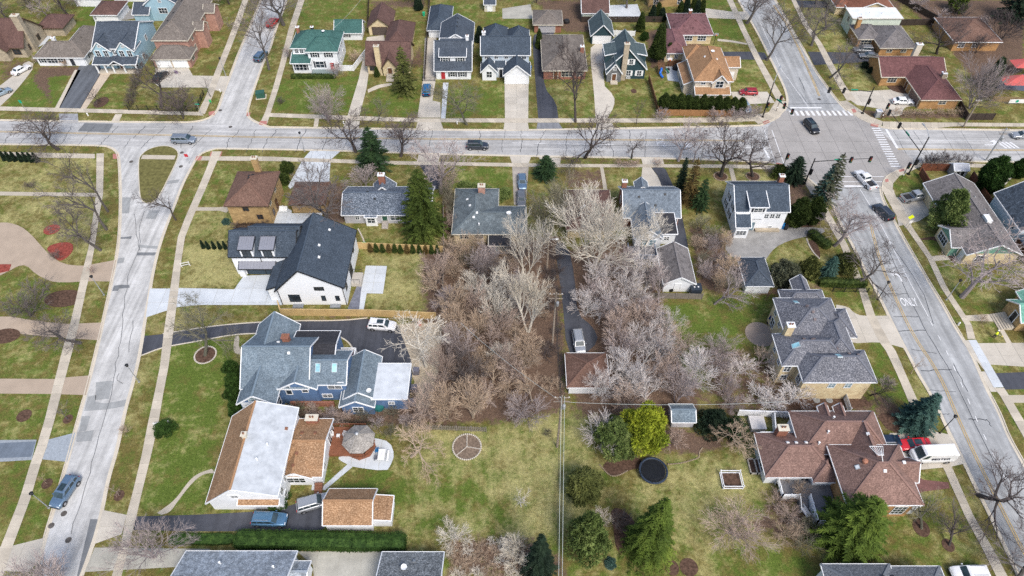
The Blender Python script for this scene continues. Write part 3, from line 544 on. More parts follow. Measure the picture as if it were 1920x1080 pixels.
# ---------------------------------------------------------------- pavements of single slabs, kerbs
def pavement(name, A, B, mat=WALK, size=1.55, z=.03):
    """sidewalk between two edge lines: a bed with every slab its own piece"""
    n = max(2, round((plen(A)+plen(B))/2/size))
    o = sheet(name, A + B[::-1], OLDC, z)
    for i in range(n):
        g = .018*n/(plen(A))*1.2
        a0, a1, b0, b1 = along(A, i/n+g/n), along(A, (i+1)/n-g/n), along(B, i/n+g/n), along(B, (i+1)/n-g/n)
        zz = z + .024 + random.uniform(-.004, .006)
        MB().prism([a0, a1, b1, b0], z+.001, zz).build('slab', mat, o)
    return o
PAVE = [
 ('street_pavement_slabs', [(-126.9,136.7),(-119.2,136.3),(-93.9,135.2),(-72,134.1)], [(-126.1,135.2),(-118.4,134.7),(-93.4,133.7),(-70.6,132.7)], WALK),
 ('street_pavement_slabs', [(-56.5,133.7),(-38.3,132.7),(-21.3,131.6),(-1,131.6),(29.2,131.6),(45.7,131.9),(53.9,132.9)], [(-56.4,132.3),(-38,131),(-21.2,130.2),(-1,130),(29,130),(45.3,130),(55.8,130.6)], WALK),
 ('street_pavement_slabs', [(-117.8,119.5),(-110.8,119.3),(-102,119),(-90,118.6)], [(-117.1,118),(-110.1,117.8),(-101.2,117.3),(-89.4,117.1)], WALK),
 ('street_pavement_slabs', [(-67.6,117.8),(-52.7,117.7),(-43.1,117.1),(-25.8,116.2),(-14.8,115.9),(-.2,115.5),(10.2,115.2),(28.4,115.1),(45.7,115),(57.6,114.6)], [(-67.3,116.4),(-52.4,116.2),(-42.9,115.9),(-25.7,115),(-14.7,114.8),(-.2,114.3),(10.1,114.1),(28.3,114.1),(45.5,113.9),(58.4,113.2)], WALK),
 ('lane_pavement_slabs', [(-89.7,118.8),(-84.5,105.6),(-82.3,98.5),(-79.9,90.7),(-78,82.2),(-77.5,80.3),(-75.3,71.2),(-74.6,67.2),(-73,60),(-71.5,53.5),(-70.6,48.7),(-70.4,46.7),(-69.3,40.6),(-68.7,34),(-68.2,29.3)], [(-88.1,118.8),(-83.1,105.6),(-81.1,98.5),(-78.8,90.7),(-76.5,82.2),(-76.1,80.3),(-73.8,71.2),(-72.9,67.2),(-71.4,60),(-70,53.5),(-69.1,48.7),(-68.9,46.7),(-67.8,40.6),(-67.1,34),(-66.4,29.3)], WALK),
 ('lane_pavement_slabs', [(-64.9,119.5),(-64.5,114.4),(-64.3,107.4),(-64.2,98.5),(-63.9,93.1),(-62.6,87.2),(-61.1,80.3),(-59,70.7),(-57.2,63.3),(-56.3,58),(-55.5,52.9),(-54.6,47.9),(-53.8,42.1),(-53.4,38.5),(-52.6,34),(-52.2,29.3)], [(-62.9,119.5),(-62.9,114.4),(-62.7,107.4),(-62.7,98.5),(-62.5,93.1),(-61.3,87.2),(-59.6,80.3),(-57.4,70.7),(-55.8,63.3),(-54.9,58),(-53.9,52.9),(-53.2,47.9),(-52.5,42.1),(-52,38.5),(-51.5,34),(-50.9,29.3)], WALK),
 ('north_lane_pavement_slabs', [(-60.9,194.9),(-60.5,188.4),(-59.7,172),(-58.2,155.5),(-57.4,143.6),(-56.9,133.9),(-57.1,129.6)], [(-58.9,194.9),(-58.7,188.4),(-58,172),(-56.8,155.5),(-56,143.6),(-55.6,133.9),(-55.4,129.6)], WALK),
 ('north_lane_pavement_slabs', [(-76.2,188.4),(-75.2,176.3),(-74.2,164.3),(-73.4,151.5),(-72.5,140.6),(-72.4,133.7)], [(-74.6,188.4),(-73.5,176.3),(-72.6,164.3),(-71.8,151.5),(-70.9,140.6),(-70.6,133.3)], WALK),
 ('avenue_pavement_slabs', [(60.1,111.3),(61.1,102.8),(61.3,100.6),(62.1,91.1),(62,84.7),(61.9,80.3),(61.2,73.8),(61.4,68.4),(61.9,66.3),(62,61.3),(61.9,56.3),(62.3,51.2),(62.7,45.8),(62.7,38.2),(63.1,33.8),(63.3,29.3)], [(61.8,111.3),(62.6,102.8),(62.8,100.6),(63.5,91.1),(63.3,84.4),(63.2,80.3),(62.7,73.8),(63.1,68.4),(63.5,66.3),(63.4,61.3),(63.4,56.3),(63.6,51.2),(64,45.8),(63.9,38.2),(64.5,33.8),(64.8,29.3)], WALK),
 ('avenue_pavement_slabs', [(75.6,101.4),(75.8,97.6),(76.3,95.9),(77.2,87.6),(76.7,80.3),(77.4,72.1),(76.5,68.9)], [(77.8,100.6),(77.6,97.6),(77.6,95.9),(78.3,87.2),(77.8,80.3),(78.5,72.1),(77.8,68.9)], WALK),
 ('avenue_pavement_slabs', [(76.5,68.7),(76.4,59.3)], [(77.8,68.7),(78,59.3)], NEWC),
 ('avenue_pavement_slabs', [(76.4,59.2),(76.7,58.5),(76.8,52.2),(76.9,44.2)], [(78,59.2),(78.1,58.7),(78.3,52.8),(78.4,44.2)], WALK),
 ('north_avenue_pavement_slabs', [(60.5,194.9),(60.8,188.4),(61,172),(61.3,157),(61.8,146.3),(62.2,138.9)], [(62.2,194.9),(62.5,188.4),(62.5,172),(62.9,157),(63.6,146.3),(64.2,138.9)], WALK),
 ('north_avenue_pavement_slabs', [(79.4,194.9),(78.9,185.9),(78.4,174.2),(79.1,164.3),(78.7,154.2),(78.6,144.9),(78.7,138.7)], [(80.7,194.9),(80.2,186.8),(79.9,174.2),(80.6,164.3),(80.4,154.2),(80.4,144.9),(81,138.7)], WALK),
 ('street_pavement_slabs', [(84.2,130.4),(95.9,130),(100.1,130),(124.3,129.6)], [(83.3,128),(95,127.8),(99.5,128.6),(123.7,128.4)], WALK),
 ('street_pavement_slabs', [(87.7,116.2),(95.3,115.5),(101.6,115.1)], [(86.6,115),(94.8,114.2),(101.1,113.9)], WALK),
]
for nm, a, b, mt in PAVE: pavement(nm, a, b, mt)
# wider corner plazas at the junction
pavement('corner_plaza_slabs', [(53.9,132.9),(59,133.7),(62.2,138.9)], [(55.7,129.4),(61.1,131.6),(64.6,138.4)], WALK, 1.6, .034)
pavement('corner_plaza_slabs', [(78.7,138.7),(80.2,135.6),(82,132.3),(84.2,130.4)], [(76.7,138.4),(77.7,134.8),(79.4,131.6),(83,128.2)], WALK, 1.6, .034)
pavement('corner_plaza_slabs', [(75.6,107.4),(77,110.1),(79.1,112),(81.9,113.5),(86.5,115.5)], [(76.9,104.3),(78.5,108.7),(80.9,111.3),(83.6,112.7),(86.7,114.4)], WALK, 1.6, .034)
pavement('corner_plaza_slabs', [(75.7,101.1),(75.6,104.3),(75.7,107.1)], [(77.9,100.5),(77.6,104.3),(78,106.9)], WALK, 1.6, .034)
for q in ([(-67.8,117.8),(-66.5,117.8),(-66.5,116.4),(-67.7,116.4)], [(-73.3,118),(-72,118),(-71.7,116.6),(-73.2,116.6)], [(-79.7,118.2),(-78.6,118.2),(-78.5,116.8),(-79.7,116.8)], [(-86.1,118.6),(-85,118.6),(-84.3,116.9),(-85.4,116.9)], [(-70,134.1),(-68.5,134.6),(-68.3,132.9),(-69.5,132.7)], [(-61,133.9),(-60.2,133.9),(-60.1,132.5),(-60.9,132.5)], [(-57.3,130.6),(-55.7,130.6),(-55.4,129.2),(-57.2,129.2)], [(56.8,130.2),(58.3,131),(58.6,130.2),(56.9,129.2)], [(81.4,129.8),(82.9,129.2),(82.3,128.2),(80.8,128.8)], [(81.4,113.4),(82.7,113.9),(82.6,113),(81.3,112.5)], [(77.4,110.1),(78.2,110.4),(77.9,109.4),(77.2,109.2)], [(78.6,135.2),(79.5,135.4),(79.5,134.1),(78.6,133.7)], [(56.2,115.7),(57.8,115.1),(57.5,114.2),(56,114.8)]):
    MB().prism(q, .05, .066 if q[0][0] > -75 or True else 0).build('ramp_paving', RAMPRED, kind='structure')
def kerb(name, line, side, gutter=.42):
    """raised kerb with a gutter pan along one edge of a road, dropped where a drive crosses"""
    line = smooth_line(line, 1) if len(line) < 12 else line
    L = plen(line); n = max(2, int(L/1.0)); pts = [along(line, i/n) for i in range(n+1)]
    ok = [not any(inside(offset([pts[max(i-1, 0)], pts[i], pts[min(i+1, n)]], side*.6)[1], q) for q in SLABBED) for i in range(n+1)]
    m = MB(); g = MB()
    a, b, c = offset(pts, side*.16), pts, offset(pts, -side*gutter)
    for i in range(n):
        h = .11 if ok[i] and ok[i+1] else .035
        m.prism([a[i], a[i+1], b[i+1], b[i]], 0, h)
        g.sheet([b[i], b[i+1], c[i+1], c[i]], .018)
    o = m.build(name, KERB, kind='structure'); g.build('gutter_pan', KERB, o)
for q in N_KERB: kerb('kerb', q, 1)
for q in S_KERB: kerb('kerb', q, -1)
kerb('kerb', lw, -1); kerb('kerb', le, 1); kerb('kerb', nw, 1); kerb('kerb', ne, -1); kerb('kerb', rw, -1); kerb('kerb', re_, 1); kerb('kerb', nrw, -1); kerb('kerb', nre, 1)
kerb('kerb', ISL + [ISL[0]], 1, .3)

# ---------------------------------------------------------------- repairs, sealed cracks and paint
def ribbon(name, line, w, mat, z, parent):
    return MB().sheet(offset(line, w/2) + offset(line, -w/2)[::-1], z).build(name, mat, parent)
rg = random.Random(3)
def wig(a, b, amp, n=7):
    return [a] + [(lerp(a, b, i/n)[0]+rg.uniform(-amp, amp), lerp(a, b, i/n)[1]+rg.uniform(-amp, amp)) for i in range(1, n)] + [b]
def seam(par, a, b, amp=.18, w=.10, z=.020): ribbon('tar_seam', wig(a, b, amp), w*rg.uniform(.7, 1.3), TAR, z, par)
x = -118.0
while x < 52:
    yN = 129.8 if x < -70 else 128.6 - .3*rg.random(); yS = 119.8 if x > -60 else 121.2
    if x > 5: yN, yS = 128.2, 117.6
    k = rg.random(); s_ = rg.uniform(-1.6, .4)
    yc = 124.2
    if k < .45: seam(street, (x, yN-1), (x+s_, yc), .22); seam(street, (x+s_+rg.uniform(-.8, .8), yc), (x+s_*1.8, yS-.6), .22)
    elif k < .8: seam(street, (x, yN-1), (x+s_, yS-.6), .3)
    else: seam(street, (x, yc), (x+s_, yS-.6), .22)
    x += rg.uniform(3.6, 6.6)
for a, b in (((-114.3,126.4), (-63.9,124.8)), ((-51.9,124.2), (4.7,123.5)), ((4.7,121.9), (50,121))): seam(street, a, b, .12, .07)
for i in range(9):
    xx = 86 + i*4.6 + rg.uniform(-1, 1); seam(street, (xx, 126.9), (xx+rg.uniform(-.5, .5), 117.3), .12, .05)
for a, b in (((65.4,78.8), (70.2,78.9)), ((65.8,73.7), (70.1,73.7)), ((65.5,70.5), (70.2,70.7)), ((66.2,66.8), (70.1,65.9)), ((66.1,62.5), (71.2,62.7)), ((65.9,58.8), (70.1,58.5)), ((66.2,54.5), (67.4,54.5)), ((65.5,107.5), (75.6,107.4)), ((64.6,103.5), (67.4,104.1)), ((67.2,86.9), (69.9,86.8)), ((69.9,53.6), (72.7,53.5)), ((72,63.9), (72,58.5)), ((71.4,106.9), (74.9,105.9)), ((64.6,137.3), (76.4,137.6)), ((68.7,142.4), (69,138)), ((70.2,148.7), (70.1,142.9)), ((72.7,53.5), (72.8,52.3))):
    seam(avenue, a, b, .12, .12)
for pl_ in ([(70.4,100.6),(70.9,91.7),(70.2,79.2),(70.2,70.7),(70.9,62),(70.5,53.5),(70.6,47),(70.4,38.9)], [(71.7,91.7),(72.6,85.5),(73.1,79),(72.1,72.1)], [(63.3,99.8),(64.1,89.6)]):
    n_ = max(4, int(plen(pl_)/2)); ribbon('tar_seam', [(along(pl_, i/n_)[0]+rg.uniform(-.08, .08), along(pl_, i/n_)[1]) for i in range(n_+1)], .10, TAR, .020, avenue)
for pl_ in ([(-73,100.6),(-72,95.3),(-70.4,91),(-69.6,82.8),(-68,76.5),(-65.5,68.4),(-64.1,62),(-62.6,56),(-62.4,51.4),(-61.5,47),(-60.6,42.1),(-60.4,38.9),(-59.9,35.9)], [(-74.7,99.8),(-72,93.8),(-69.9,89.6)], [(-65.1,73),(-64.2,69.5),(-63.3,66.2)], [(-63.5,62),(-62.8,60.2),(-61.8,60)]):
    n_ = max(4, int(plen(pl_)/1.5)); ribbon('tar_seam', [(along(pl_, i/n_)[0]+rg.uniform(-.2, .2), along(pl_, i/n_)[1]+rg.uniform(-.1, .1)) for i in range(n_+1)], .10, plain('road_crack', (.16, .165, .17), .9, .1, .3), .020, lane)
for q, mt in (([(-70.7,91.1),(-66.7,90.7),(-66.7,90),(-70.6,90.4)], PATCH2), ([(-70.1,89.1),(-66.6,89.1),(-66.7,88.3),(-70,88.3)], PATCH), ([(-73.3,87.5),(-72.1,87.8),(-71.8,86.4),(-73,86.3)], PATCH2), ([(-74.9,93.1),(-72.8,93.4),(-72.7,92.7),(-74.7,92.7)], PATCH), ([(-71.4,80.8),(-70.3,81),(-68.7,81),(-68.4,80.3),(-70.2,80.1),(-70.2,79.6),(-71.2,79.5)], PATCH), ([(-72,100.8),(-70,100.6),(-69.9,98.2),(-71.9,98.3)], PATCH2), ([(-71.9,109.6),(-68.9,110.2),(-69,109.1),(-71.3,108.6)], PATCH2),
              ([(-66.6,57.6),(-65.4,57.9),(-65,56.6),(-63.2,56.4),(-60.2,57.1),(-60,55.9),(-62.7,55.3),(-66.1,55)], PATCH2), ([(-66.4,60.3),(-63.8,60.6),(-63.1,57.2),(-65.2,57)], PATCH2), ([(-66.1,54.1),(-64.8,54.2),(-64.4,51.6),(-65.4,51.4)], PATCH2), ([(-65.6,51.3),(-63.3,51.7),(-62.9,49.9),(-65.1,49.7)], PATCH2), ([(-58.2,37.9),(-57.1,37.9),(-56.9,35.9),(-56.3,31.7),(-55.9,29.3),(-56.7,29.3)], PATCH), ([(-79,104.6),(-77.1,104.6),(-75.7,99.8),(-77.1,99.8)], PATCH2)):
    MB().sheet(q, .017).build('road_patch', mt, lane)
MB().sheet([(-96.8,129.8),(-90.2,129.6),(-90.1,126.4),(-97.1,126.8)], .017).build('road_patch', PATCH, street)
for q in ([(66.3,125),(68.7,124.8),(68.7,123.5),(65.9,123.7)], [(70,124.8),(72.7,124.8),(72.7,123.7),(70,123.7)]): MB().sheet(q, .019).build('road_patch', concrete('pale_patch', (.46, .42, .35)), street)
for c in ((71,124.1), (67.5,121.9), (70.5,121.6), (83.7,129.6), (72.4,139.3), (-62.2,38.7), (-60,35), (-81.2,116), (-71.4,119.1), (-70.1,114.4), (-67.5,134.8), (-63.4,128.4), (79.8,111.6), (67.9,108.9), (-63.2,37)):
    MB().lathe((c[0], c[1], 0), [(.42, 0.0), (.42, .028), (.36, .03)], 14).build('manhole_cover', plain('cast_iron', (.10, .09, .08), .7, .4, .3), kind='structure')
def mark(line, w, mat=WPAINT, par=street, z=.039, dash=None):
    if not dash: return ribbon('lane_line', line, w, mat, z, par)
    L = plen(line); t = 0
    while t < L - dash[0]:
        ribbon('lane_dash', [along(line, t/L), along(line, (t+dash[0])/L)], w, mat, z, par); t += sum(dash)
for d in (-.16, .16):
    mark(offset([(-121.7,126.8),(-114.4,126.6),(-66.3,125),(-56.7,124.6),(-15.3,123.9),(16.5,123.7),(51.1,123.3)], d), .13, YPAINT); mark(offset([(83.8,120.3),(111.1,119.9),(119.1,119.7)], d), .16, YPAINT)
    mark(offset(smooth_line([(69.8,96.8),(68.1,86.8),(67.7,77.8),(67.6,69.5),(68.9,62),(68.3,52.8),(68.2,43.7),(68.5,30.6)]), d), .13, YPAINT, avenue); mark(offset([(73.2,185.3),(74.1,174.8),(73.9,161.1),(73.1,145.2),(72.8,140.6)], d), .16, YPAINT, avenue)
mark([(0,122.5),(25.7,121.8)], .12, dash=(2.4, 2.6)); mark([(25.7,121.8),(54,120.8)], .12); mark([(84.7,123.5),(112.7,123.1),(120.8,122.9)], .13)
mark([(67.1,175.7),(66.8,152.3),(68.9,136.3)], .12, par=avenue); mark(smooth_line([(71.2,107.1),(71.7,99.8),(71.8,92.1),(71.6,82.8),(71.8,73.7)]), .13, par=avenue)
mark([(71.7,72.7),(71.9,67.3),(71.6,60.5),(71.1,53.7),(70.9,46.2),(70.8,35.9)], .13, par=avenue, dash=(1.0, 2.1))
mark([(83.9,127.4),(83.9,120.6)], .55); mark([(64.6,135.8),(71.9,135.8)], .5); mark([(68.3,108),(75.4,108)], .55, par=avenue); mark([(54.6,123.7),(55.1,117.1)], .5)
mark([(66.7,111.1),(77.5,111.1)], .16); mark([(66.2,109.4),(76.5,109.4)], .16); mark([(56.5,127.2),(56.1,116.2)], .15); mark([(58.2,127.2),(57.8,115.5)], .15)
for i in range(12):
    a = lerp((64,134.6), (77.4,134.6), i/11); b = lerp((64.1,132.7), (77.7,132.7), i/11)
    MB().sheet([a, (a[0]+.55, a[1]), (b[0]+.62, b[1]), b], .041).build('crosswalk_bar', WPAINT, street)
for i in range(17):
    a = lerp((80.8,128), (80.2,114.6), i/16); b = lerp((82.7,128), (82.2,114.6), i/16)
    MB().sheet([a, b, (b[0], b[1]-.36), (a[0], a[1]-.36)], .041).build('crosswalk_bar', WPAINT, street)
def text(word, loc, rz, sx, sy, mat, parent, name='lettering', z=.03, rx=0.0):
    cu = bpy.data.curves.new(name, 'FONT'); cu.body = word; cu.size = 1.0; cu.align_x = 'CENTER'; cu.align_y = 'CENTER'; cu.extrude = .004; cu.offset = .012
    t_ = bpy.data.objects.new(name, cu); me = bpy.data.meshes.new_from_object(t_); bpy.data.objects.remove(t_); me.name = name
    o = put(name, me, mat); o.location = (loc[0], loc[1], z) if len(loc) == 2 else loc
    o.rotation_euler = (rx, 0, rz); o.scale = (sx, sy, 1); o.parent = parent; return o
text('ONLY', (69.7,76.9), 0, 1.05, 2.6, WPAINT, avenue)
def arrow(c, rot, sc_, par):
    q = [(-.12, -1.6), (.12, -1.6), (.12, .1), (-.1, .75), (-.55, 1.0), (-.42, 1.45), (-1.5, .85), (-1.0, -.25), (-.8, .35), (-.35, .15), (-.12, -.3)]
    cs, sn = math.cos(rot), math.sin(rot)
    MB().sheet([(c[0]+(x_*cs-y_*sn)*sc_, c[1]+(x_*sn+y_*cs)*sc_) for x_, y_ in q], .026).build('turn_arrow', WPAINT, par)
arrow((70.3,83.2), 0, .95, avenue); arrow((105.3,121.8), R(-90), 1.2, street); arrow((39,122.5), R(90), 1.1, street)
for i in range(4): MB().sheet([(106.5+i*.9, 122.8), (107+i*.9, 122.8), (107.9+i*.9, 120.6), (107.4+i*.9, 120.6)], .026).build('lane_hatching', WPAINT, street)
text('ONLY', (32.5,122.7), R(-90), 1.1, 2.6, WPAINT, street)

# ---------------------------------------------------------------- house kit
class House:
    """a building: an Empty at its base; walls, roofs, windows, doors, chimneys are its parts"""
    def __init__(s, name, label, cat, c, wall, roof, trim=None, rot=0.0, group=None):
        s.c = c; s.o = empty(name, (c[0], c[1], 0), R(rot), label=label, category=cat, group=group)
        s.wm, s.rm, s.tm = wall, roof, trim or WHITE; s.planes = []; s.blocks = []
    def L(s, m, name, mat, parent=None, smooth=False, **kw):
        m.v = [(q[0]-s.c[0], q[1]-s.c[1], q[2]) for q in m.v]
        return m.build(name, mat, parent or s.o, smooth, **kw)
    def solid(s, name, polys, mat, t=.16, parent=None):
        """roof planes with thickness, as one closed shell"""
        key = {}; vs_ = []
        def vid(q):
            k = tuple(round(c_, 3) for c_ in q)
            if k not in key: key[k] = len(vs_); vs_.append(q)
            return key[k]
        fs = [[vid(q) for q in p_] for p_ in polys]; n = len(vs_); ed = {}
        for f in fs:
            for i in range(len(f)): ed[(f[i], f[(i+1) % len(f)])] = 1
        v = vs_ + [(q[0], q[1], q[2]-t) for q in vs_]
        f2 = [list(f) for f in fs] + [[i+n for i in f][::-1] for f in fs]
        rim = []
        for (a, b) in ed:
            if (b, a) not in ed: f2.append([a, a+n, b+n, b]); rim.append((vs_[a], vs_[b]))
        m = MB().add(v, f2); return s.L(m, name, mat, parent), rim
    def roof(s, kind, x0, x1, y0, y1, h, rise, ov, mat, h2=None, ridge=.5, mat2=None, trimmed=True, hip=1.0):
        P_ = []; X0, X1, Y0, Y1 = x0-ov, x1+ov, y0-ov, y1+ov
        h2 = h if h2 is None else h2; zr = h + rise
        if kind == 'gx':
            yr = y0+(y1-y0)*ridge; sa, sb = (zr-h)/(yr-y0), (zr-h2)/(y1-yr); za, zb = h-sa*ov, h2-sb*ov
            P_ = [[(X0, Y0, za), (X1, Y0, za), (X1, yr, zr), (X0, yr, zr)], [(X0, yr, zr), (X1, yr, zr), (X1, Y1, zb), (X0, Y1, zb)]]
            s.planes.append((X0, X1, Y0, Y1, lambda x_, y_: min(h+sa*(y_-y0), h2+sb*(y1-y_)))); rd = [((X0, yr, zr), (X1, yr, zr))]
        elif kind == 'gy':
            xr = x0+(x1-x0)*ridge; sa, sb = (zr-h)/(xr-x0), (zr-h2)/(x1-xr); za, zb = h-sa*ov, h2-sb*ov
            P_ = [[(X0, Y1, za), (X0, Y0, za), (xr, Y0, zr), (xr, Y1, zr)], [(xr, Y0, zr), (X1, Y0, zb), (X1, Y1, zb), (xr, Y1, zr)]]
            s.planes.append((X0, X1, Y0, Y1, lambda x_, y_: min(h+sa*(x_-x0), h2+sb*(x1-x_)))); rd = [((xr, Y0, zr), (xr, Y1, zr))]
        elif kind == 'hip':
            w, d = x1-x0, y1-y0
            if w >= d:
                r_ = d/2*hip; yr = (y0+y1)/2; sl_ = rise/(d/2); ze = h-sl_*ov; a, b = (x0+r_, yr, zr), (x1-r_, yr, zr)
                P_ = [[(X0, Y0, ze), (X1, Y0, ze), b, a], [(X1, Y1, ze), (X0, Y1, ze), a, b], [(X0, Y1, ze), (X0, Y0, ze), a], [(X1, Y0, ze), (X1, Y1, ze), b]]
            else:
                r_ = w/2*hip; xr = (x0+x1)/2; sl_ = rise/(w/2); ze = h-sl_*ov; a, b = (xr, y0+r_, zr), (xr, y1-r_, zr)
                P_ = [[(X0, Y1, ze), (X0, Y0, ze), a, b], [(X1, Y0, ze), (X1, Y1, ze), b, a], [(X0, Y0, ze), (X1, Y0, ze), a], [(X1, Y1, ze), (X0, Y1, ze), b]]
            s.planes.append((X0, X1, Y0, Y1, lambda x_, y_: h+sl_*min(x_-x0 if w < d or hip == 1 else 99, x1-x_ if w < d or hip == 1 else 99, y_-y0 if w >= d or hip == 1 else 99, y1-y_ if w >= d or hip == 1 else 99)))
            rd = [(a, b), ((X0, Y0, ze), a), ((X1, Y1, ze), b)] + ([((X0, Y1, ze), a), ((X1, Y0, ze), b)] if w >= d else [((X1, Y0, ze), a), ((X0, Y1, ze), b)])
            if math.dist(a, b) < .05: rd = rd[1:]
        elif kind[0] == 's':                                # shed, second letter = low side
            z = {'s': (h, h, zr, zr), 'n': (zr, zr, h, h), 'w': (h, zr, zr, h), 'e': (zr, h, h, zr)}[kind[1]]
            P_ = [[(X0, Y0, z[0]), (X1, Y0, z[1]), (X1, Y1, z[2]), (X0, Y1, z[3])]]; rd = []
            ax = {'s': lambda x_, y_: (y_-y0)/(y1-y0), 'n': lambda x_, y_: (y1-y_)/(y1-y0), 'w': lambda x_, y_: (x_-x0)/(x1-x0), 'e': lambda x_, y_: (x1-x_)/(x1-x0)}[kind[1]]
            s.planes.append((X0, X1, Y0, Y1, lambda x_, y_: h+rise*ax(x_, y_)))
        else:                                               # flat
            P_ = [[(X0, Y0, h), (X1, Y0, h), (X1, Y1, h), (X0, Y1, h)]]; rd = []
            s.planes.append((X0, X1, Y0, Y1, lambda x_, y_: h))
        if mat2 is not None:
            o, rim = s.solid('roof', P_[:1], mat); o2, r2 = s.solid('roof', P_[1:], mat2); rim = [q for q in rim+r2 if not (abs(q[0][2]-zr) < .01 and abs(q[1][2]-zr) < .01)]
        else: o, rim = s.solid('roof', P_, mat)
        if trimmed:
            m = MB()
            for a, b in rim: m.bar((a[0], a[1], a[2]-.09), (b[0], b[1], b[2]-.09), .13, .20)
            s.L(m, 'fascia', s.tm, o)
        if rd:
            m = MB()
            for a, b in rd:
                if math.dist(a, b) > .1: m.bar((a[0], a[1], a[2]+.0), (b[0], b[1], b[2]+.0), .30, .07)
            s.L(m, 'ridge_cap', ridge_mat(mat), o)
        return o
    def block(s, x0, x1, y0, y1, h, kind='hip', rise=2.0, ov=.4, wall=None, roof=None, z0=0.0, **kw):
        k_ = .007*len(s.blocks); x0 += k_; x1 -= k_; y0 += k_; y1 -= k_      # no two walls of a house share a plane
        wall = wall or s.wm; roof = roof or s.rm; h2 = kw.get('h2') or h; rg_ = kw.get('ridge', .5); m = MB(); e = .09
        if kind == 'gx':
            yr = y0+(y1-y0)*rg_; q = [(y0, z0), (y1, z0), (y1, h2-e), (yr, h+rise-e), (y0, h-e)]
            v = [(x0, a, b) for a, b in q] + [(x1, a, b) for a, b in q]
        elif kind == 'gy':
            xr = x0+(x1-x0)*rg_; q = [(x0, z0), (x1, z0), (x1, h2-e), (xr, h+rise-e), (x0, h-e)]
            v = [(a, y0, b) for a, b in q] + [(a, y1, b) for a, b in q]
        elif kind[0] == 's':
            za = {'s': (h, h, h+rise, h+rise), 'n': (h+rise, h+rise, h, h), 'w': (h, h+rise, h+rise, h), 'e': (h+rise, h, h, h+rise)}[kind[1]]
            v = [(x0,y0,z0),(x1,y0,z0),(x1,y1,z0),(x0,y1,z0)] + [(x0,y0,za[0]-e),(x1,y0,za[1]-e),(x1,y1,za[2]-e),(x0,y1,za[3]-e)]
        else:
            v = [(x0,y0,z0),(x1,y0,z0),(x1,y1,z0),(x0,y1,z0),(x0,y0,h-e),(x1,y0,h-e),(x1,y1,h-e),(x0,y1,h-e)]
        n = len(v)//2
        f = [list(range(n)), list(range(n, 2*n))[::-1]] + [(i, i+n, (i+1) % n+n, (i+1) % n) for i in range(n)]
        if kind == 'gy' or kind not in ('gx', 'gy'): f = [q[::-1] for q in f] if kind != 'gx' else f
        s.L(m.add(v, f), 'wall', wall)
        s.roof(kind, x0, x1, y0, y1, h, rise, ov, roof, **kw)
        s.blocks.append((x0, x1, y0, y1, h)); return s
    # ---- openings: side 's' south, 'e' east, 'w' west; f = wall plane, u = place along it
    def pt(s, side, f, u, z, d):
        return {'s': (u, f-d, z), 'n': (u, f+d, z), 'e': (f+d, u, z), 'w': (f-d, u, z)}[side]
    def slabb(s, m, side, f, u0, u1, z0, z1, d0, d1):
        a = s.pt(side, f, u0, z0, d0); b = s.pt(side, f, u1, z1, d1)
        return m.box(min(a[0], b[0]), max(a[0], b[0]), min(a[1], b[1]), max(a[1], b[1]), z0, z1)
    def win(s, side, f, u, z, w=1.0, h=1.3, nx_=1, ny_=1, fr=None, shut=None, pane=None, t=.10):
        fr = fr or s.tm; m = MB(); u0, u1, z0, z1 = u-w/2, u+w/2, z, z+h
        for a, b, c, d in ((u0-t, u0, z0-t, z1+t), (u1, u1+t, z0-t, z1+t), (u0, u1, z1, z1+t), (u0, u1, z0-t, z0)): s.slabb(m, side, f, a, b, c, d, -.02, .07)
        for i in range(1, nx_+1): s.slabb(m, side, f, u0+w*i/(nx_+1)-.035, u0+w*i/(nx_+1)+.035, z0, z1, 0, .05)
        for i in range(1, ny_+1): s.slabb(m, side, f, u0, u1, z0+h*i/(ny_+1)-.03, z0+h*i/(ny_+1)+.03, 0, .048)
        o = s.L(m, 'window', fr); s.L(s.slabb(MB(), side, f, u0, u1, z0, z1, -.02, .03), 'pane', pane or GLASS, o)
        if shut:
            for k in (-1, 1):
                c = u+k*(w/2+t+.2); s.L(s.slabb(MB(), side, f, c-.18, c+.18, z0-.05, z1+.05, .0, .06), 'shutter', shut, o)
        return s
    def door(s, side, f, u, w=1.0, h=2.1, mat=None, z=0.1, fr=None):
        m = MB(); fr = fr or s.tm
        for a, b, c, d in ((u-w/2-.12, u-w/2, z, z+h+.12), (u+w/2, u+w/2+.12, z, z+h+.12), (u-w/2, u+w/2, z+h, z+h+.12)): s.slabb(m, side, f, a, b, c, d, -.02, .07)
        o = s.L(s.slabb(MB(), side, f, u-w/2, u+w/2, z, z+h, -.02, .04), 'door', mat or BLACKT); s.L(m, 'door_frame', fr, o)
        s.L(s.slabb(MB(), side, f, u+w/2-.16, u+w/2-.08, z+.95, z+1.1, .04, .09), 'handle', GREYT, o); return s
    def garage(s, side, f, u, w=4.8, h=2.2, mat=None, z=0.02):
        o = s.L(s.slabb(MB(), side, f, u-w/2, u+w/2, z, z+h, -.02, .03), 'garage_door', mat or WHITE)
        k = 4
        for i in range(k):
            s.L(s.slabb(MB(), side, f, u-w/2+.06, u+w/2-.06, z+h*i/k+.03, z+h*(i+1)/k-.03, .02, .055), 'door_panel', mat or WHITE, o)
        m = MB()
        for a, b, c, d in ((u-w/2-.14, u-w/2, z, z+h+.14), (u+w/2, u+w/2+.14, z, z+h+.14), (u-w/2, u+w/2, z+h, z+h+.14)): s.slabb(m, side, f, a, b, c, d, -.02, .08)
        s.L(m, 'door_frame', s.tm, o); return s
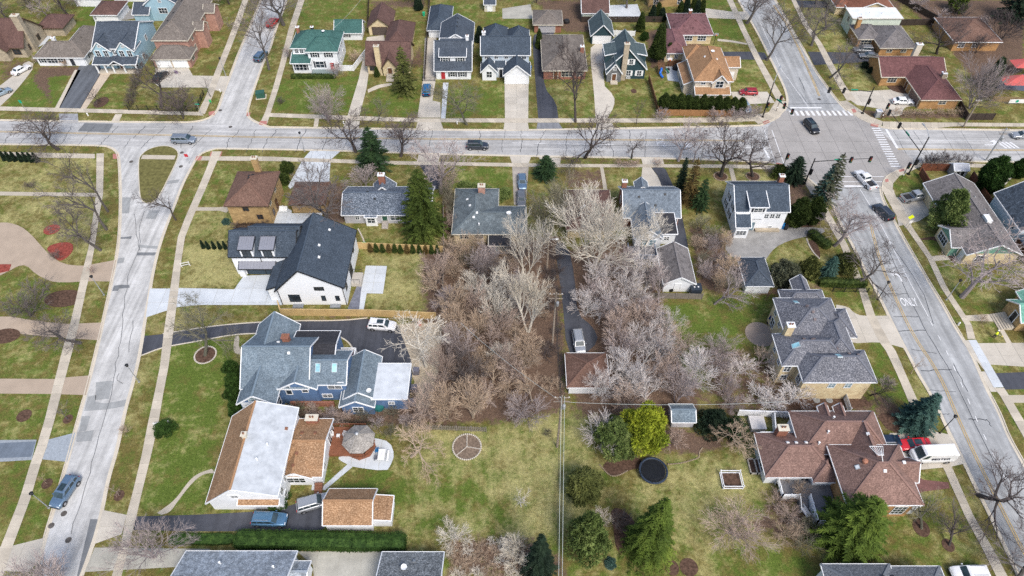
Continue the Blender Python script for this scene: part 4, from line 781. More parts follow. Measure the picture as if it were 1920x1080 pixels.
    def zr(s, x_, y_):
        z = [q[4](x_, y_) for q in s.planes if q[0] <= x_ <= q[1] and q[2] <= y_ <= q[3]]; return max(z) if z else 3.0
    def chimney(s, x_, y_, w=.9, d=.7, up=1.3, mat=None, cap=None, z0=None, top=None):
        z = s.zr(x_, y_); zb = z-1.2 if z0 is None else z0; zt = top or z+up
        o = s.L(MB().box(x_-w/2, x_+w/2, y_-d/2, y_+d/2, zb, zt), 'chimney', mat or brick('red_brick', (.30, .14, .095), (.24, .105, .075)))
        s.L(MB().box(x_-w/2-.1, x_+w/2+.1, y_-d/2-.1, y_+d/2+.1, zt, zt+.14), 'chimney_cap', cap or WHITE, o)
        m = MB(); k = 2 if w > .8 else 1
        for i in range(k):
            c = x_+(i-(k-1)/2)*.4; m.lathe((c, y_, zt+.14), [(.13, 0), (.13, .32), (.09, .32), (.09, .1)], 8)
        s.L(m, 'flue', plain('clay_flue', (.28, .15, .10), .9, .1), o); return s
    def frame(s, x_, y_):
        e = .25; z = s.zr(x_, y_); gx_ = (s.zr(x_+e, y_)-s.zr(x_-e, y_))/(2*e); gy_ = (s.zr(x_, y_+e)-s.zr(x_, y_-e))/(2*e)
        n = Vector((-gx_, -gy_, 1)).normalized(); up = Vector((gx_, gy_, gx_*gx_+gy_*gy_)) if abs(gx_)+abs(gy_) > .02 else Vector((0, 1, 0))
        up.normalize(); sd_ = up.cross(n); return Vector((x_, y_, z)), sd_, up, n
    def pbox(s, fr, u0, u1, v0, v1, d0, d1):
        c, a, b, n = fr; v = [tuple(c+a*i+b*j+n*k) for k in (d0, d1) for (i, j) in ((u0, v0), (u1, v0), (u1, v1), (u0, v1))]
        return MB().add(v, [(0,3,2,1),(4,5,6,7),(0,1,5,4),(1,2,6,5),(2,3,7,6),(3,0,4,7)])
    def skylight(s, x_, y_, w=.8, h=1.2, pane=None):
        f = s.frame(x_, y_); o = s.L(s.pbox(f, -w/2, w/2, -h/2, h/2, -.1, .12), 'skylight', plain('skylight_frame', (.42, .47, .5), .4, .5))
        s.L(s.pbox(f, -w/2+.09, w/2-.09, -h/2+.09, h/2-.09, .1, .135), 'pane', pane or glass('skylight_glass', (.22, .42, .48), .15), o); return s
    def vents(s, *pts, mat=None, pipe=False):
        for x_, y_ in pts:
            f = s.frame(x_, y_)
            if pipe: s.L(MB().lathe((x_, y_, f[0].z-.1), [(.11, 0), (.11, .55), (.16, .55), (.16, .62)], 8), 'vent_pipe', mat or WHITE)
            else: s.L(s.pbox(f, -.2, .2, -.2, .2, -.05, .16), 'roof_vent', mat or ridge_mat(s.rm, .7))
        return s
    def dish(s, x_, y_, r=.45):
        z = s.zr(x_, y_); o = s.L(MB().lathe((x_, y_-.2, z+.45), [(.05, -.06), (r*.6, .02), (r, .14), (r*.95, .17), (r*.55, .06), (.05, .0)], 14), 'satellite_dish', WHITE)
        s.L(MB().bar((x_, y_, z-.1), (x_, y_-.15, z+.5), .06, .06), 'mast', GREYT, o); return s
    def post(s, x_, y_, h, w=.16, z=0, mat=None): s.L(MB().box(x_-w/2, x_+w/2, y_-w/2, y_+w/2, z, h), 'post', mat or s.tm); return s
    def steps(s, x0, x1, y0, n, run=.3, rise=.17, mat=None, dirn=-1):
        o = None
        for i in range(n):
            m = MB().box(x0, x1, min(y0+dirn*i*run, y0+dirn*(i+1)*run), max(y0+dirn*i*run, y0+dirn*(i+1)*run), 0, (n-i)*rise)
            s.L(m, 'step', mat or WALK)
        return s
    def down(s, *pts):
        for x_, y_, z in pts: s.L(MB().box(x_-.05, x_+.05, y_-.05, y_+.05, 0, z), 'downpipe', s.tm)
        return s
_rc = {}
def ridge_mat(m, k=1.22):
    key = (m.name, k)
    if key not in _rc:
        base = None
        for n_ in m.node_tree.nodes:
            if n_.type == 'VALTORGB' and base is None:
                e = n_.color_ramp.elements; base = tuple(e[len(e)//2].color)[:3]
        _rc[key] = plain(m.name + '_ridge' + ('' if k > 1 else '_vent'), sc(base or (.2, .2, .2), k), .9, .2, .15, 4)
    return _rc[key]

# ---------------------------------------------------------------- wall and roof finishes
W_WHITE = siding('white_siding', (.80, .83, .86)); W_STUCCO = siding('white_stucco', (.84, .87, .90), False, .05); W_BLUE = siding('blue_shingle', (.115, .20, .36), True, .3)
W_LBLUE = siding('pale_blue_siding', (.36, .54, .64)); W_GREY = siding('grey_siding', (.47, .47, .50)); W_TEAL = siding('dark_teal_siding', (.028, .062, .075)); W_BEIGE = siding('beige_siding', (.60, .54, .45))
W_ICE = siding('ice_blue_siding', (.55, .64, .72)); W_MINT = siding('mint_siding', (.60, .68, .58))
B_YEL = brick('yellow_brick', (.44, .31, .15), (.33, .215, .10)); B_TAN = brick('buff_brick', (.61, .51, .33), (.53, .43, .265)); B_ORG = brick('orange_brick', (.42, .25, .11), (.33, .18, .08)); B_RED = brick('red_brick', (.30, .14, .095), (.24, .105, .075))
B_PINK = brick('pink_brick', (.42, .25, .20), (.34, .19, .15)); STONE = brick('rubble_stone', (.42, .36, .27), (.30, .26, .20)); STONEG = brick('grey_stone', (.17, .175, .18), (.10, .105, .11))
S_SLATE = shingle('slate_shingles', (.055, .070, .092), (.115, .138, .170)); S_NAVY = shingle('navy_shingles', (.050, .068, .092), (.100, .125, .160)); S_BGREY = shingle('blue_grey_shingles', (.14, .185, .225), (.24, .29, .33), patch=.35)
S_GREY = shingle('grey_shingles', (.13, .145, .165), (.25, .265, .29)); S_MGREY = shingle('mottled_grey_shingles', (.095, .12, .155), (.33, .37, .43), .6); S_SPECK = shingle('speckled_grey_shingles', (.125, .132, .155), (.33, .33, .35), .45, .15)
S_BRN = shingle('brown_shingles', (.145, .085, .065), (.24, .155, .12)); S_DBRN = shingle('dark_brown_shingles', (.105, .062, .055), (.19, .115, .095)); S_ORG = shingle('orange_brown_shingles', (.30, .175, .095), (.50, .34, .215)); S_ORG2 = shingle('rust_shingles', (.30, .17, .09), (.43, .27, .155), .25)
S_MAR = shingle('maroon_shingles', (.13, .062, .062), (.21, .105, .10)); S_PINK = shingle('rose_shingles', (.17, .085, .09), (.25, .14, .14), patch=.9); S_GRN = shingle('green_shingles', (.045, .115, .105), (.085, .18, .165)); S_TAUPE = shingle('taupe_shingles', (.155, .135, .12), (.25, .225, .20))
S_OLD = shingle('weathered_shingles', (.155, .145, .145), (.26, .24, .235), patch=.75); S_TEAL = shingle('teal_shingles', (.07, .10, .11), (.125, .16, .17)); S_CHAR = shingle('charcoal_roll', (.035, .036, .042), (.06, .06, .07), .2); S_PALE = siding('pale_roll_roof', (.55, .59, .63), False, .28)
S_UMB = shingle('umber_shingles', (.20, .125, .105), (.32, .21, .175), .3, .3); S_RED = shingle('red_brown_shingles', (.20, .085, .055), (.30, .15, .10)); S_VERD = shingle('verdigris_shingles', (.14, .34, .27), (.26, .50, .41))
METAL = plain('standing_seam', (.30, .31, .35), .4, .5, .06, metal=.3)
SH_BLK = plain('dark_shutter', (.03, .035, .045), .6, .3); SH_GRN = plain('green_shutter', (.03, .09, .06), .6, .3); RED_D = plain('red_door', (.42, .03, .04), .5, .4); BRN_D = plain('brown_door', (.13, .06, .03), .5, .4)

def mid(x0, x1, y0, y1): return ((x0+x1)/2, (y0+y1)/2)
def row(H_, side, f_, us, z_, **kw):
    for u in us: H_.win(side, f_, u, z_, **kw)
    return H_
# ================================================= north of the street, west to east
h = House('stone_house', 'buff stone house with brown roof and tall chimney beside the curved drive', 'house', (-129, 163), STONE, S_DBRN, DARKBR)
h.block(-139, -122.5, 157.8, 168, 3.2, 'gx', 4.6).block(-132, -126, 156, 160, 3.2, 'gy', 3.4); row(h, 's', 157.8, (-124.6,), .9, w=1.8, nx_=1); row(h, 'e', -122.5, (160.3, 165), 1.0, w=1.0)
h.chimney(-122.6, 161.2, 1.7, 1.3, .9, STONE, CREAM, z0=0, top=9.4)
h.block(-124, -117.6, 168.5, 175, 2.6, 'hip', 1.8)
h = House('ranch_house', 'white ranch house with taupe hip roof beside the long blacktop drive', 'house', (-112, 160), W_WHITE, S_TAUPE)
h.block(-117.8, -106.2, 153.9, 160.5, 2.7, 'hip', 2.1).block(-112.4, -106.0, 154.2, 168, 2.7, 'hip', 2.2)
row(h, 's', 153.9, (-116.2, -111.9), .9, w=1.3, h=1.3, shut=SH_BLK); h.win('s', 153.9, -114, .8, 2.4, 1.4, 2); h.door('s', 153.9, -109.2, mat=SH_BLK); row(h, 'e', -106.0, (157, 160, 163.2), .9, w=1.0, shut=SH_BLK); h.chimney(-114.3, 158.6, .8, .7, 1.0, mat=WHITE).vents((-110, 158), (-108.2, 160))
h = House('pale_blue_house', 'pale blue two storey house with twin front gables and slate roof', 'house', (-97, 159), W_LBLUE, S_SLATE)
h.block(-101.8, -91.9, 152.9, 166, 5.5, 'gx', 3.2, .3)
for a, b in ((-101.9, -97.7), (-96.1, -92.0)):
    h.block(a, b, 152.3, 156.5, 5.3, 'gy', 2.1, .3); row(h, 's', 152.3, ((a+b)/2-.95, (a+b)/2+.95), 3.5, w=1.0, h=1.5, ny_=1); h.win('s', 152.3, (a+b)/2, 5.9, .5, .5)
h.win('s', 152.9, -96.9, 3.7, 1.0, 1.2, 2); h.roof('ss', -101.9, -91.6, 150.2, 152.4, 2.7, .9, .2, S_SLATE); h.roof('gy', -97.9, -94.6, 149.8, 152.4, 2.8, 1.1, .25, S_SLATE)
for x_ in (-101.6, -99.5, -97.6, -94.9, -91.9): h.post(x_, 150.4, 2.7, .28)
row(h, 's', 152.3, (-99.8, -93.2), .9, w=1.8, h=1.2, nx_=2); h.door('s', 152.3, -96.4, mat=BRN_D); row(h, 'e', -91.9, (160,), 3.6, w=.9); h.win('e', -91.9, 155.5, 1.0, .9); h.L(MB().box(-101.8, -91.8, 150.2, 152.3, 0, .25), 'porch_floor', WALK)
h = House('white_garage', 'white garage with brown hip roof behind the pale blue house', 'garage', (-109, 179), W_WHITE, S_DBRN); h.block(-112.6, -106, 175.4, 182.6, 2.6, 'hip', 1.6).garage('s', 175.4, -109, 5, 2.1).win('s', 175.4, -112, 1, .5, .9)
h = House('teal_house', 'teal blue house with slate gables rising behind the pale blue house', 'house', (-93, 181), W_LBLUE, S_SLATE)
h.block(-98, -89, 176.5, 190, 4.8, 'gy', 3.2, .3).block(-101, -97, 174.6, 181, 3.0, 'gx', 1.6, .3).win('s', 176.5, -93.6, 2.2, 2.2, 1.4, 2).win('s', 176.5, -93.6, 5.2, .7, .6); h.vents((-95.5, 180), (-95.6, 183), (-96.2, 186), mat=BLACKT)
h = House('brick_house', 'pink brick two storey house with taupe roof and double white garage doors', 'house', (-84.5, 166), B_PINK, S_TAUPE, CREAM)
h.block(-88.6, -80.3, 156.9, 177, 5.6, 'hip', 2.6).block(-88.6, -79.6, 153.0, 158, 2.8, 'hip', 1.9); h.garage('s', 153, -86.2, 3.7).garage('s', 153, -82.1, 3.7); h.win('e', -79.6, 155.4, .9, 1.5, 1.5, 1)
row(h, 'e', -80.3, (160, 163, 167, 170.5), 3.6, w=1.0, h=1.5); row(h, 'e', -80.3, (160, 166, 171), .8, w=1.0, h=1.5); h.block(-80.3, -78.2, 162.5, 166, 5.2, 'gx', 1.2, .3).block(-80.3, -77.8, 171, 175, 5.4, 'gx', 1.2, .3); h.vents((-86.3, 163), (-86.1, 167), (-85.9, 173), mat=BLACKT)
h = House('farmhouse', 'white two storey house with green hip roof on the corner lot', 'house', (-48, 156), W_WHITE, S_GRN)
h.block(-53.6, -42.5, 153.2, 160.6, 5.6, 'hip', 2.3).block(-49.6, -42.5, 151.7, 157, 5.6, 'hip', 2.1).block(-53.6, -49.3, 150.5, 153.3, 2.9, 'ss', 1.0, .4)
row(h, 's', 151.7, (-47.9, -44.6), 3.7, w=1.1, h=1.3, shut=SH_BLK); row(h, 's', 153.2, (-52.6, -51.4, -50.2), 3.9, w=.8, h=1.1); h.win('s', 151.7, -47.2, .9, 2.0, 1.6, 1, shut=SH_BLK).door('s', 151.7, -44.2, mat=RED_D).win('s', 151.7, -43.2, 1.1, .5, .8, shut=SH_BLK)
row(h, 's', 150.5, (-52.9, -52.0, -51.1, -50.2), .9, w=.8, h=1.5, fr=WHITE); row(h, 'e', -42.5, (154, 157.5), 3.7, w=.9, shut=SH_BLK); row(h, 'e', -42.5, (154.5, 158), .9, w=.9); h.win('e', -49.3, 152, 1, .9, 1.2)
h.L(MB().box(-49.2, -43, 149.7, 151.7, 0, .35), 'porch_floor', concrete('teal_deck', (.25, .31, .31))); h.chimney(-53.0, 159.3, .7, .7, 1.4, B_RED).chimney(-49.2, 158.6, .6, .6, .9, BLACKT).dish(-45.9, 156.3, .4)
h = House('white_garage', 'white garage with green gable roof behind the picket yard', 'garage', (-42.5, 168.5), W_WHITE, S_GRN); h.block(-45.8, -39.2, 166.4, 171.5, 2.4, 'gx', 1.9).win('s', 166.4, -43, .9, .9, 1.0, 1, shut=SH_BLK)
h = House('cottage', 'tan brick cottage with mottled brown roof and tall front chimney', 'house', (-31, 160), B_TAN, S_DBRN, DARKBR)
h.block(-35.3, -25.0, 150.2, 158.8, 2.9, 'gx', 3.4).block(-31.4, -28.0, 149.2, 153, 2.7, 'gy', 2.2, .3, wall=B_TAN).block(-32.0, -25.8, 158.5, 170.5, 2.8, 'hip', 2.3).block(-37.6, -31.8, 168.8, 177, 2.7, 'gy', 2.2)
h.chimney(-32.3, 149.9, 1.2, .9, mat=B_TAN, cap=CREAM, z0=0, top=7.6); h.win('s', 150.2, -34, 1, 1.4, 1.3, 1).door('s', 149.2, -29.7, mat=BRN_D, fr=CREAM).garage('s', 168.8, -34.7, 3.8, mat=plain('brown_garage_door', (.09, .07, .06), .6)); h.steps(-30.6, -28.8, 149.1, 6, .4, .12); h.win('s', 150.2, -27, 1, 1.2, 1.3, 1)
h = House('dormer_house', 'white house with charcoal roof, wide front dormer and red door', 'house', (-14, 156), W_WHITE, S_SLATE)
h.block(-18.4, -10.0, 147.8, 158.5, 2.8, 'gx', 4.4).block(-17.3, -11.2, 149.3, 154.6, 5.3, 'ss', 1.6, .3, z0=2.8).block(-17.6, -9.9, 155.5, 165, 5.6, 'gy', 2.2)
row(h, 's', 149.3, (-16, -12.5), 3.9, w=1.2, h=1.0, nx_=1, shut=SH_BLK); h.door('s', 147.8, -16.7, mat=RED_D); row(h, 's', 147.8, (-14.4, -12), .8, w=1.1, h=1.2, shut=SH_BLK); h.chimney(-10.8, 153.4, .7, .7, 1.2, mat=W_WHITE); h.vents((-13.6, 159), (-13.6, 161), (-13.6, 163), mat=BLACKT)
h = House('detached_garage', 'detached garage with navy roof behind the charcoal dormer house', 'garage', (-19, 174), W_WHITE, S_NAVY); h.block(-21.8, -16.4, 167.6, 180, 2.5, 'hip', 1.8).garage('s', 167.6, -19.6, 3.2, 2.0)
h = House('gabled_house', 'ice blue house with navy roof and white gabled garage by wide drive', 'house', (-1.5, 154), W_ICE, S_NAVY)
h.block(-7.2, 4.1, 150.3, 157, 5.5, 'gx', 2.6).block(-1.8, 4.1, 145.7, 151, 2.8, 'gy', 2.5, wall=W_WHITE).block(-7.2, -3.8, 147.3, 151, 2.8, 'gy', 1.8, wall=W_WHITE).block(-4.2, -1.6, 148.6, 151, 2.6, 'ss', 1.4, .1)
h.block(-6.8, -1.4, 156.5, 163.5, 5.2, 'hip', 2.4).block(-0.8, 4.0, 156.5, 162.5, 5.2, 'hip', 2.2); row(h, 's', 150.3, (-6.2, -3.8, -1.4, .6), 4.1, w=.8, h=.9, shut=None); h.win('s', 150.3, 2.9, 4.0, 1.0, 1.1, 1); h.garage('s', 145.7, 1.15, 4.9, 2.2); h.win('s', 147.3, -5.5, .9, 1.2, 1.5, 1).door('s', 148.6, -2.6, mat=SH_BLK); h.chimney(-6.9, 156.2, .8, .7, 1.6, mat=WHITE)
h = House('ranch_house', 'brick ranch house with large grey brown hip roof beside curving blacktop drive', 'house', (12.8, 156), B_RED, S_TAUPE, CREAM)
h.block(7.7, 17.8, 147.8, 164, 2.8, 'hip', 2.5).win('s', 147.8, 13.3, .8, 2.6, 1.4, 2).door('s', 147.8, 10.6, mat=BRN_D).win('s', 147.8, 16.4, 1, 1.4, 1.2, 1); h.chimney(17.3, 155.2, .8, .8, 1.5).vents((9.4, 158), (11, 157))
h = House('brick_garage', 'small brick garage with taupe hip roof at end of blacktop drive', 'garage', (9.4, 173.5), B_RED, S_TAUPE, CREAM); h.block(5.9, 13, 170.2, 177.4, 2.6, 'hip', 1.7).garage('s', 170.2, 9.2, 4.2, 2.1, mat=plain('grey_door', (.42, .42, .44), .5))
h = House('tudor_house', 'dark teal tudor house with stone chimney and white shuttered windows', 'house', (27.5, 152), W_TEAL, S_TEAL)
h.block(22.9, 32.2, 148.0, 156.8, 3.1, 'gy', 5.0, .35).block(22.9, 26.3, 146.6, 150, 2.7, 'gy', 2.3, .3, wall=STONEG).block(28.5, 32.4, 150.5, 155.5, 4.9, 'se', .9, .2, z0=3).block(22.5, 26, 150.5, 155.5, 4.9, 'sw', .9, .2, z0=3)
row(h, 's', 148.0, (28.2, 30.8), .9, w=1.0, h=1.3, ny_=1, nx_=1, shut=WHITE); h.win('s', 148, 28.5, 3.9, .9, 1.3, 1, 1, shut=WHITE).win('s', 148, 28.3, .15, .8, .35); h.door('s', 146.6, 24.6, mat=BRN_D, fr=WHITE).win('s', 146.6, 24.6, 3.3, .6, .6).win('s', 150.5, 25.2, 3.4, .7, .8)
h.chimney(26.9, 147.7, 1.2, .8, mat=STONE, cap=CREAM, z0=0, top=9.4); h.steps(23.8, 25.5, 146.5, 3, .35)
h = House('tudor_garage', 'dark teal gabled garage with white door behind the tudor house', 'garage', (23.2, 168), W_TEAL, S_TEAL); h.block(20.5, 26, 164.4, 172, 2.6, 'gy', 2.8, .3).garage('s', 164.4, 23.2, 4.5, 2.1)
h = House('ranch_house', 'ranch house with patched rose roof behind the tall evergreens', 'house', (46, 167), B_TAN, S_PINK)
h.block(41.6, 51.4, 164.4, 175, 2.9, 'hip', 2.2).block(38.2, 43.6, 155.7, 167, 2.8, 'hip', 1.4); row(h, 's', 164.4, (45.5, 49), 1.0, w=2.0, h=1.2, nx_=2); h.win('s', 155.7, 41, 1, .7, .9).win('s', 155.7, 39, 1, .7, .9); h.chimney(47, 173.2, .7, .7, 1.0).vents((47.5, 168), (45, 171))
h = House('corner_house', 'beige house with rust orange roof behind the clipped evergreen hedge', 'house', (46.5, 146), W_BEIGE, S_ORG2)
h.block(42.3, 50.6, 139.4, 153.6, 5.2, 'hip', 2.7).block(40.5, 42.4, 141.5, 150, 2.7, 'sw', 1.2, .3).block(50.5, 54.4, 147.3, 151.6, 3.9, 'gx', 1.2, .3).block(42.6, 50.3, 137.6, 139.5, 2.5, 'ss', 1.0, .3).block(46.2, 49.6, 138.9, 143, 5.0, 'gy', 1.7, .3).block(42.0, 46.5, 149, 153.8, 5.3, 'hip', 1.8)
h.win('s', 138.9, 47.9, 3.4, 1.6, 1.6, 1).win('w', 42.3, 146, 3.9, 1.2, 1).win('s', 139.4, 44.2, 3.9, 1, 1); row(h, 'w', 40.5, (143, 146), .5, w=1.6, h=1.9, nx_=1); row(h, 'w', 42.3, (141.5,), 3.6, w=.9); h.door('s', 147.3, 53, mat=WHITE).dish(47.0, 147.0, .45).vents((45.2, 146), (47.8, 145), mat=WHITE)
h = House('brick_ranch', 'orange brick L shaped ranch with maroon roof at the junction corner', 'house', (96, 145), B_ORG, S_MAR, CREAM)
h.block(88.3, 103.2, 145.0, 153.6, 2.8, 'gx', 2.2).block(94.0, 102.6, 135.4, 150, 2.8, 'hip', 2.1); h.win('s', 145.0, 91, 1, 2.0, 1.2, 2).door('w', 94, 143.5, mat=BRN_D).garage('w', 94, 138.6, 4.6, 2.1, mat=plain('tan_garage_door', (.20, .13, .10), .6)); row(h, 's', 135.4, (99,), 1.3, w=1.6, h=.8); h.chimney(99.5, 154.3, 1.4, .9, mat=CREAM, z0=0, top=5.6).chimney(101.3, 143, .9, .9, 1.2, mat=STONE)
h = House('split_level', 'brick split level with grey roof and flat white roofed rear block', 'house', (95, 166), B_ORG, S_OLD, CREAM)
h.block(92.6, 101.2, 158.0, 168.5, 2.9, 'hip', 2.3).block(88.6, 94, 162.4, 169, 2.9, 'hip', 1.6).block(88.6, 101.3, 169.2, 174.6, 4.6, 'f', 0, .25, wall=W_MINT, roof=plain('white_membrane', (.70, .73, .76), .6, .3, .1, .6)); h.win('s', 162.4, 90.6, .9, 2.6, 1.2, 2).win('w', 88.6, 171.5, 2.6, 1.0, 1.1); row(h, 's', 158.0, (95, 98.6), 1.3, w=1.3, h=.7); h.chimney(89.2, 167, 1.0, 1.0, mat=B_ORG, cap=CREAM, z0=0, top=5.6).vents((91.6, 171), (94, 172), (97, 171.5), mat=WHITE)
h = House('ranch_house', 'ranch house with red brown gable roof at the far northern edge', 'house', (97, 182), B_TAN, S_RED); h.block(91, 103, 176.5, 190, 2.9, 'gy', 2.4).win('s', 176.5, 97, 1, 1.2, 1.2); h.block(88.5, 92, 180, 190, 2.6, 'hip', 1.2)
h = House('mint_garage', 'pale mint garage with mauve roof beside the rear concrete court', 'garage', (22.5, 180), W_MINT, S_DBRN); h.block(19, 25.8, 176, 184, 2.8, 'gx', 2.0).win('s', 176, 24, 1, .7, .9)
h = House('yellow_apartment', 'two storey yellow brick house cut by the top of the view', 'house', (43, 188), B_YEL, S_DBRN); h.block(38, 49.5, 184.5, 194, 5.8, 'hip', 2.4); row(h, 's', 184.5, (39.8, 43, 46.6), 3.4, w=1.2, h=1.3, ny_=1); row(h, 's', 184.5, (40, 46.6), .8, w=1.2, h=1.3)
h = House('garden_shed', 'small cream garden shed with dark roof in a rear yard', 'shed', (-6, 183), siding('cream_siding', (.62, .58, .47)), S_SLATE); h.block(-7.6, -4.6, 181.6, 184.6, 2.2, 'gx', .9, .2).door('s', 181.6, -6.1, 1.2, 1.8, WHITE).win('s', 181.6, -7.1, 1, .4, .5)
h = House('rear_house', 'taupe roofed house just showing at the northwest edge', 'house', (-105, 192), W_WHITE, S_TAUPE); h.block(-112, -99, 187.5, 197, 3, 'hip', 2)
h = House('rear_house', 'brick house with brown roof behind the northeast corner yards', 'house', (118, 168), B_ORG, S_BRN); h.block(112.5, 124, 161, 173, 2.8, 'hip', 2.2); row(h, 's', 161, (114.5, 118), 1, w=1.4)
# ================================================= south of the street
h = House('brick_house', 'two storey yellow brick house with brown hip roof beside the lane', 'house', (-50, 101), B_YEL, S_BRN, DARKBR)
h.block(-54.0, -46.4, 96.6, 106, 5.4, 'hip', 2.0).win('s', 96.6, -50.6, 3.7, 1.0, 1.2).win('s', 96.6, -48.4, 1.6, 1.0, 1.0); row(h, 'e', -46.4, (98.5, 102.3), 3.6, w=.8, h=1.2, fr=CREAM); row(h, 'e', -46.4, (98.6,), .9, w=.8); h.door('e', -46.4, 101, mat=BRN_D, z=.5).chimney(-50.2, 106.3, 1.1, .9, 1.7, B_YEL, CREAM, z0=0, top=8.6).vents((-50.4, 101.8), (-50.6, 102.6), (-50.2, 103.3), mat=BLACKT).steps(-46.2, -44.6, 101.4, 3, .35, .18, WHITE)
h = House('brick_garage', 'low yellow brick garage with brown hip roof behind the bare tree', 'garage', (-40, 103), B_YEL, S_BRN, DARKBR); h.block(-43.2, -36.9, 100, 106, 2.7, 'hip', 1.5)
h = House('grey_ranch', 'grey ranch house with mottled blue grey roof behind the big spruce', 'house', (-24, 101), W_GREY, S_MGREY)
h.block(-32.4, -15.8, 97.0, 104.6, 2.7, 'gx', 1.9).block(-27.4, -23.6, 103, 105.8, 2.7, 'gy', 1.7); h.win('s', 97, -29.9, 1.0, .7, 1.0).win('s', 97, -22.2, .9, 2.6, 1.2, 2).door('s', 97, -24.6, mat=SH_GRN); h.block(-28.2, -26.0, 96.2, 97.4, 2.4, 'ss', .3, .15, wall=WHITE).win('s', 96.2, -27.1, .9, 1.4, 1.2, 1); h.steps(-25.2, -24.0, 96.9, 5, .3, .16, plain('grey_wood', (.38, .35, .32))).chimney(-25.6, 104.4, 1.2, .9, 1.7, B_RED, WHITE).vents((-28, 101), (-26.5, 99.6), mat=BLACKT)
h = House('slate_ranch', 'L shaped ranch with blue grey roof and brick chimney beside gravel drive', 'house', (-5, 98), B_TAN, shingle('weathered_blue_shingles', (.105, .130, .145), (.18, .21, .225), .25, .5), CREAM)
h.block(-10.9, -3.0, 91.9, 104, 2.7, 'hip', 2.0).block(-10.9, 2.4, 91.8, 98.8, 2.7, 'hip', 1.75).block(-4.2, -0.4, 88.7, 91.7, 2.3, 'f', 0, .2, roof=S_CHAR, wall=W_GREY)
row(h, 's', 91.8, (-9, -6.2), 1.0, w=1.5, h=1.1, nx_=1); row(h, 's', 88.7, (-3.2, -1.6), .9, w=1.1, h=1.1, pane=GLASSL); h.chimney(-5.9, 101.6, 1.3, 1.0, 1.7, B_PINK, CREAM).vents((-8.6, 99.6), (-8, 97.5), (-6.6, 95.2), (-7.2, 94.4), mat=WHITE).dish(-.6, 95.0, .5).vents((-6.2, 93), mat=WHITE, pipe=True)
h = House('brown_ranch', 'low house with dull brown roof hidden behind the great pale tree', 'house', (15, 99), B_TAN, S_DBRN, CREAM); h.block(10.6, 19, 93, 103.6, 2.7, 'hip', 2.0).vents((13.4, 97), (13.8, 97.3), mat=WHITE)
h = House('cape_house', 'brick house with blue grey roof, rear wing and blue railed deck', 'house', (26.5, 99), B_RED, shingle('blue_roof', (.135, .165, .20), (.22, .26, .30), .3, .5))
h.block(21.5, 31.9, 95.9, 104.4, 3.0, 'gx', 2.8, .35).block(22.9, 27.8, 90.2, 97.5, 3.0, 'gy', 1.9, .3, wall=W_WHITE).block(27.0, 30.6, 91.3, 96, 2.9, 'ss', .55, .3, wall=W_WHITE, roof=S_CHAR).block(24.4, 26.8, 102.6, 105.2, 3.6, 'gy', 1.1, .2)
h.win('s', 91.3, 29.0, 1.1, .9, .8).win('s', 95.9, 31.2, 1.3, .9, .8).chimney(22.0, 103.2, .9, .8, 1.6, B_RED, WHITE); row(h, 's', 90.2, (24.6, 26.2), .9, w=1.1, h=1.3, pane=GLASSL); h.vents((24.3, 99), (29.3, 99.4), (27.4, 97.6), mat=BLACKT); row(h, 'w', 21.5, (98, 102), 1.0, w=.9)
RB_ = plain('blue_grey_rail', (.24, .30, .40), .6); h.L(MB().box(21.6, 26.6, 86.8, 90.0, .7, .8), 'deck_floor', plain('grey_deck', (.16, .16, .17), .8)); m_ = MB()
for a, b in (((21.6, 90), (21.6, 86.8)), ((21.6, 86.8), (26.6, 86.8)), ((26.6, 86.8), (26.6, 90))):
    n_ = int(math.dist(a, b)/.22)
    for i in range(n_+1): q = lerp(a, b, i/n_); m_.box(q[0]-.03, q[0]+.03, q[1]-.03, q[1]+.03, .0 if i % 6 == 0 else .8, 1.7)
    m_.bar((*a, 1.7), (*b, 1.7), .1, .08).bar((*a, .75), (*b, .75), .06, .2)
h.L(m_, 'deck_railing', RB_)
h = House('white_garage', 'white gabled garage with grey roof beside the plank fence', 'garage', (29.3, 82.5), W_WHITE, S_OLD); h.block(26.8, 32.0, 79.4, 87.6, 2.5, 'gy', 1.6, .3).door('s', 79.4, 29.2, 1.0, 2.0, WHITE)
h = House('white_colonial', 'white house with navy roof and front dormer above the gravel court', 'house', (47, 99), W_WHITE, S_NAVY)
h.block(42.2, 52.0, 95.3, 103.6, 5.0, 'gx', 2.7, .3).block(44.5, 47.7, 95.0, 98.9, 6.2, 'ss', 1.0, .25, z0=3.0).block(42.2, 44.7, 92.9, 95.4, 3.0, 'ss', 2.0, .25)
h.win('s', 95.0, 46.1, 4.6, 1.5, 1.1, 1, shut=SH_BLK); row(h, 's', 95.3, (48.2, 49.3, 50.4), 3.0, w=.75, h=1.0, ny_=1, nx_=1); row(h, 's', 95.3, (45.7, 46.6), 2.7, w=.5, h=.8, shut=SH_BLK); h.door('s', 95.0, 45.9, mat=GLASSL).win('s', 92.9, 43.4, .9, 1.8, 1.0, 2); row(h, 'w', 42.2, (97.5, 100.5), 3.3, w=.8, shut=SH_BLK); row(h, 'w', 42.2, (98, 101), 1, w=.8, shut=SH_BLK)
h.chimney(52.0, 102.6, .9, .8, 1.6, B_RED, WHITE).win('s', 95.3, 49.6, .5, .7, .4); h.L(MB().box(46.8, 51.4, 94.5, 95.2, 0, .45), 'planter_wall', STONE)
h = House('dark_garage', 'small garage with charcoal hip roof under the bare branches', 'garage', (43.5, 82), W_WHITE, S_SLATE); h.block(41.2, 45.4, 79, 85.2, 2.6, 'hip', 1.4)
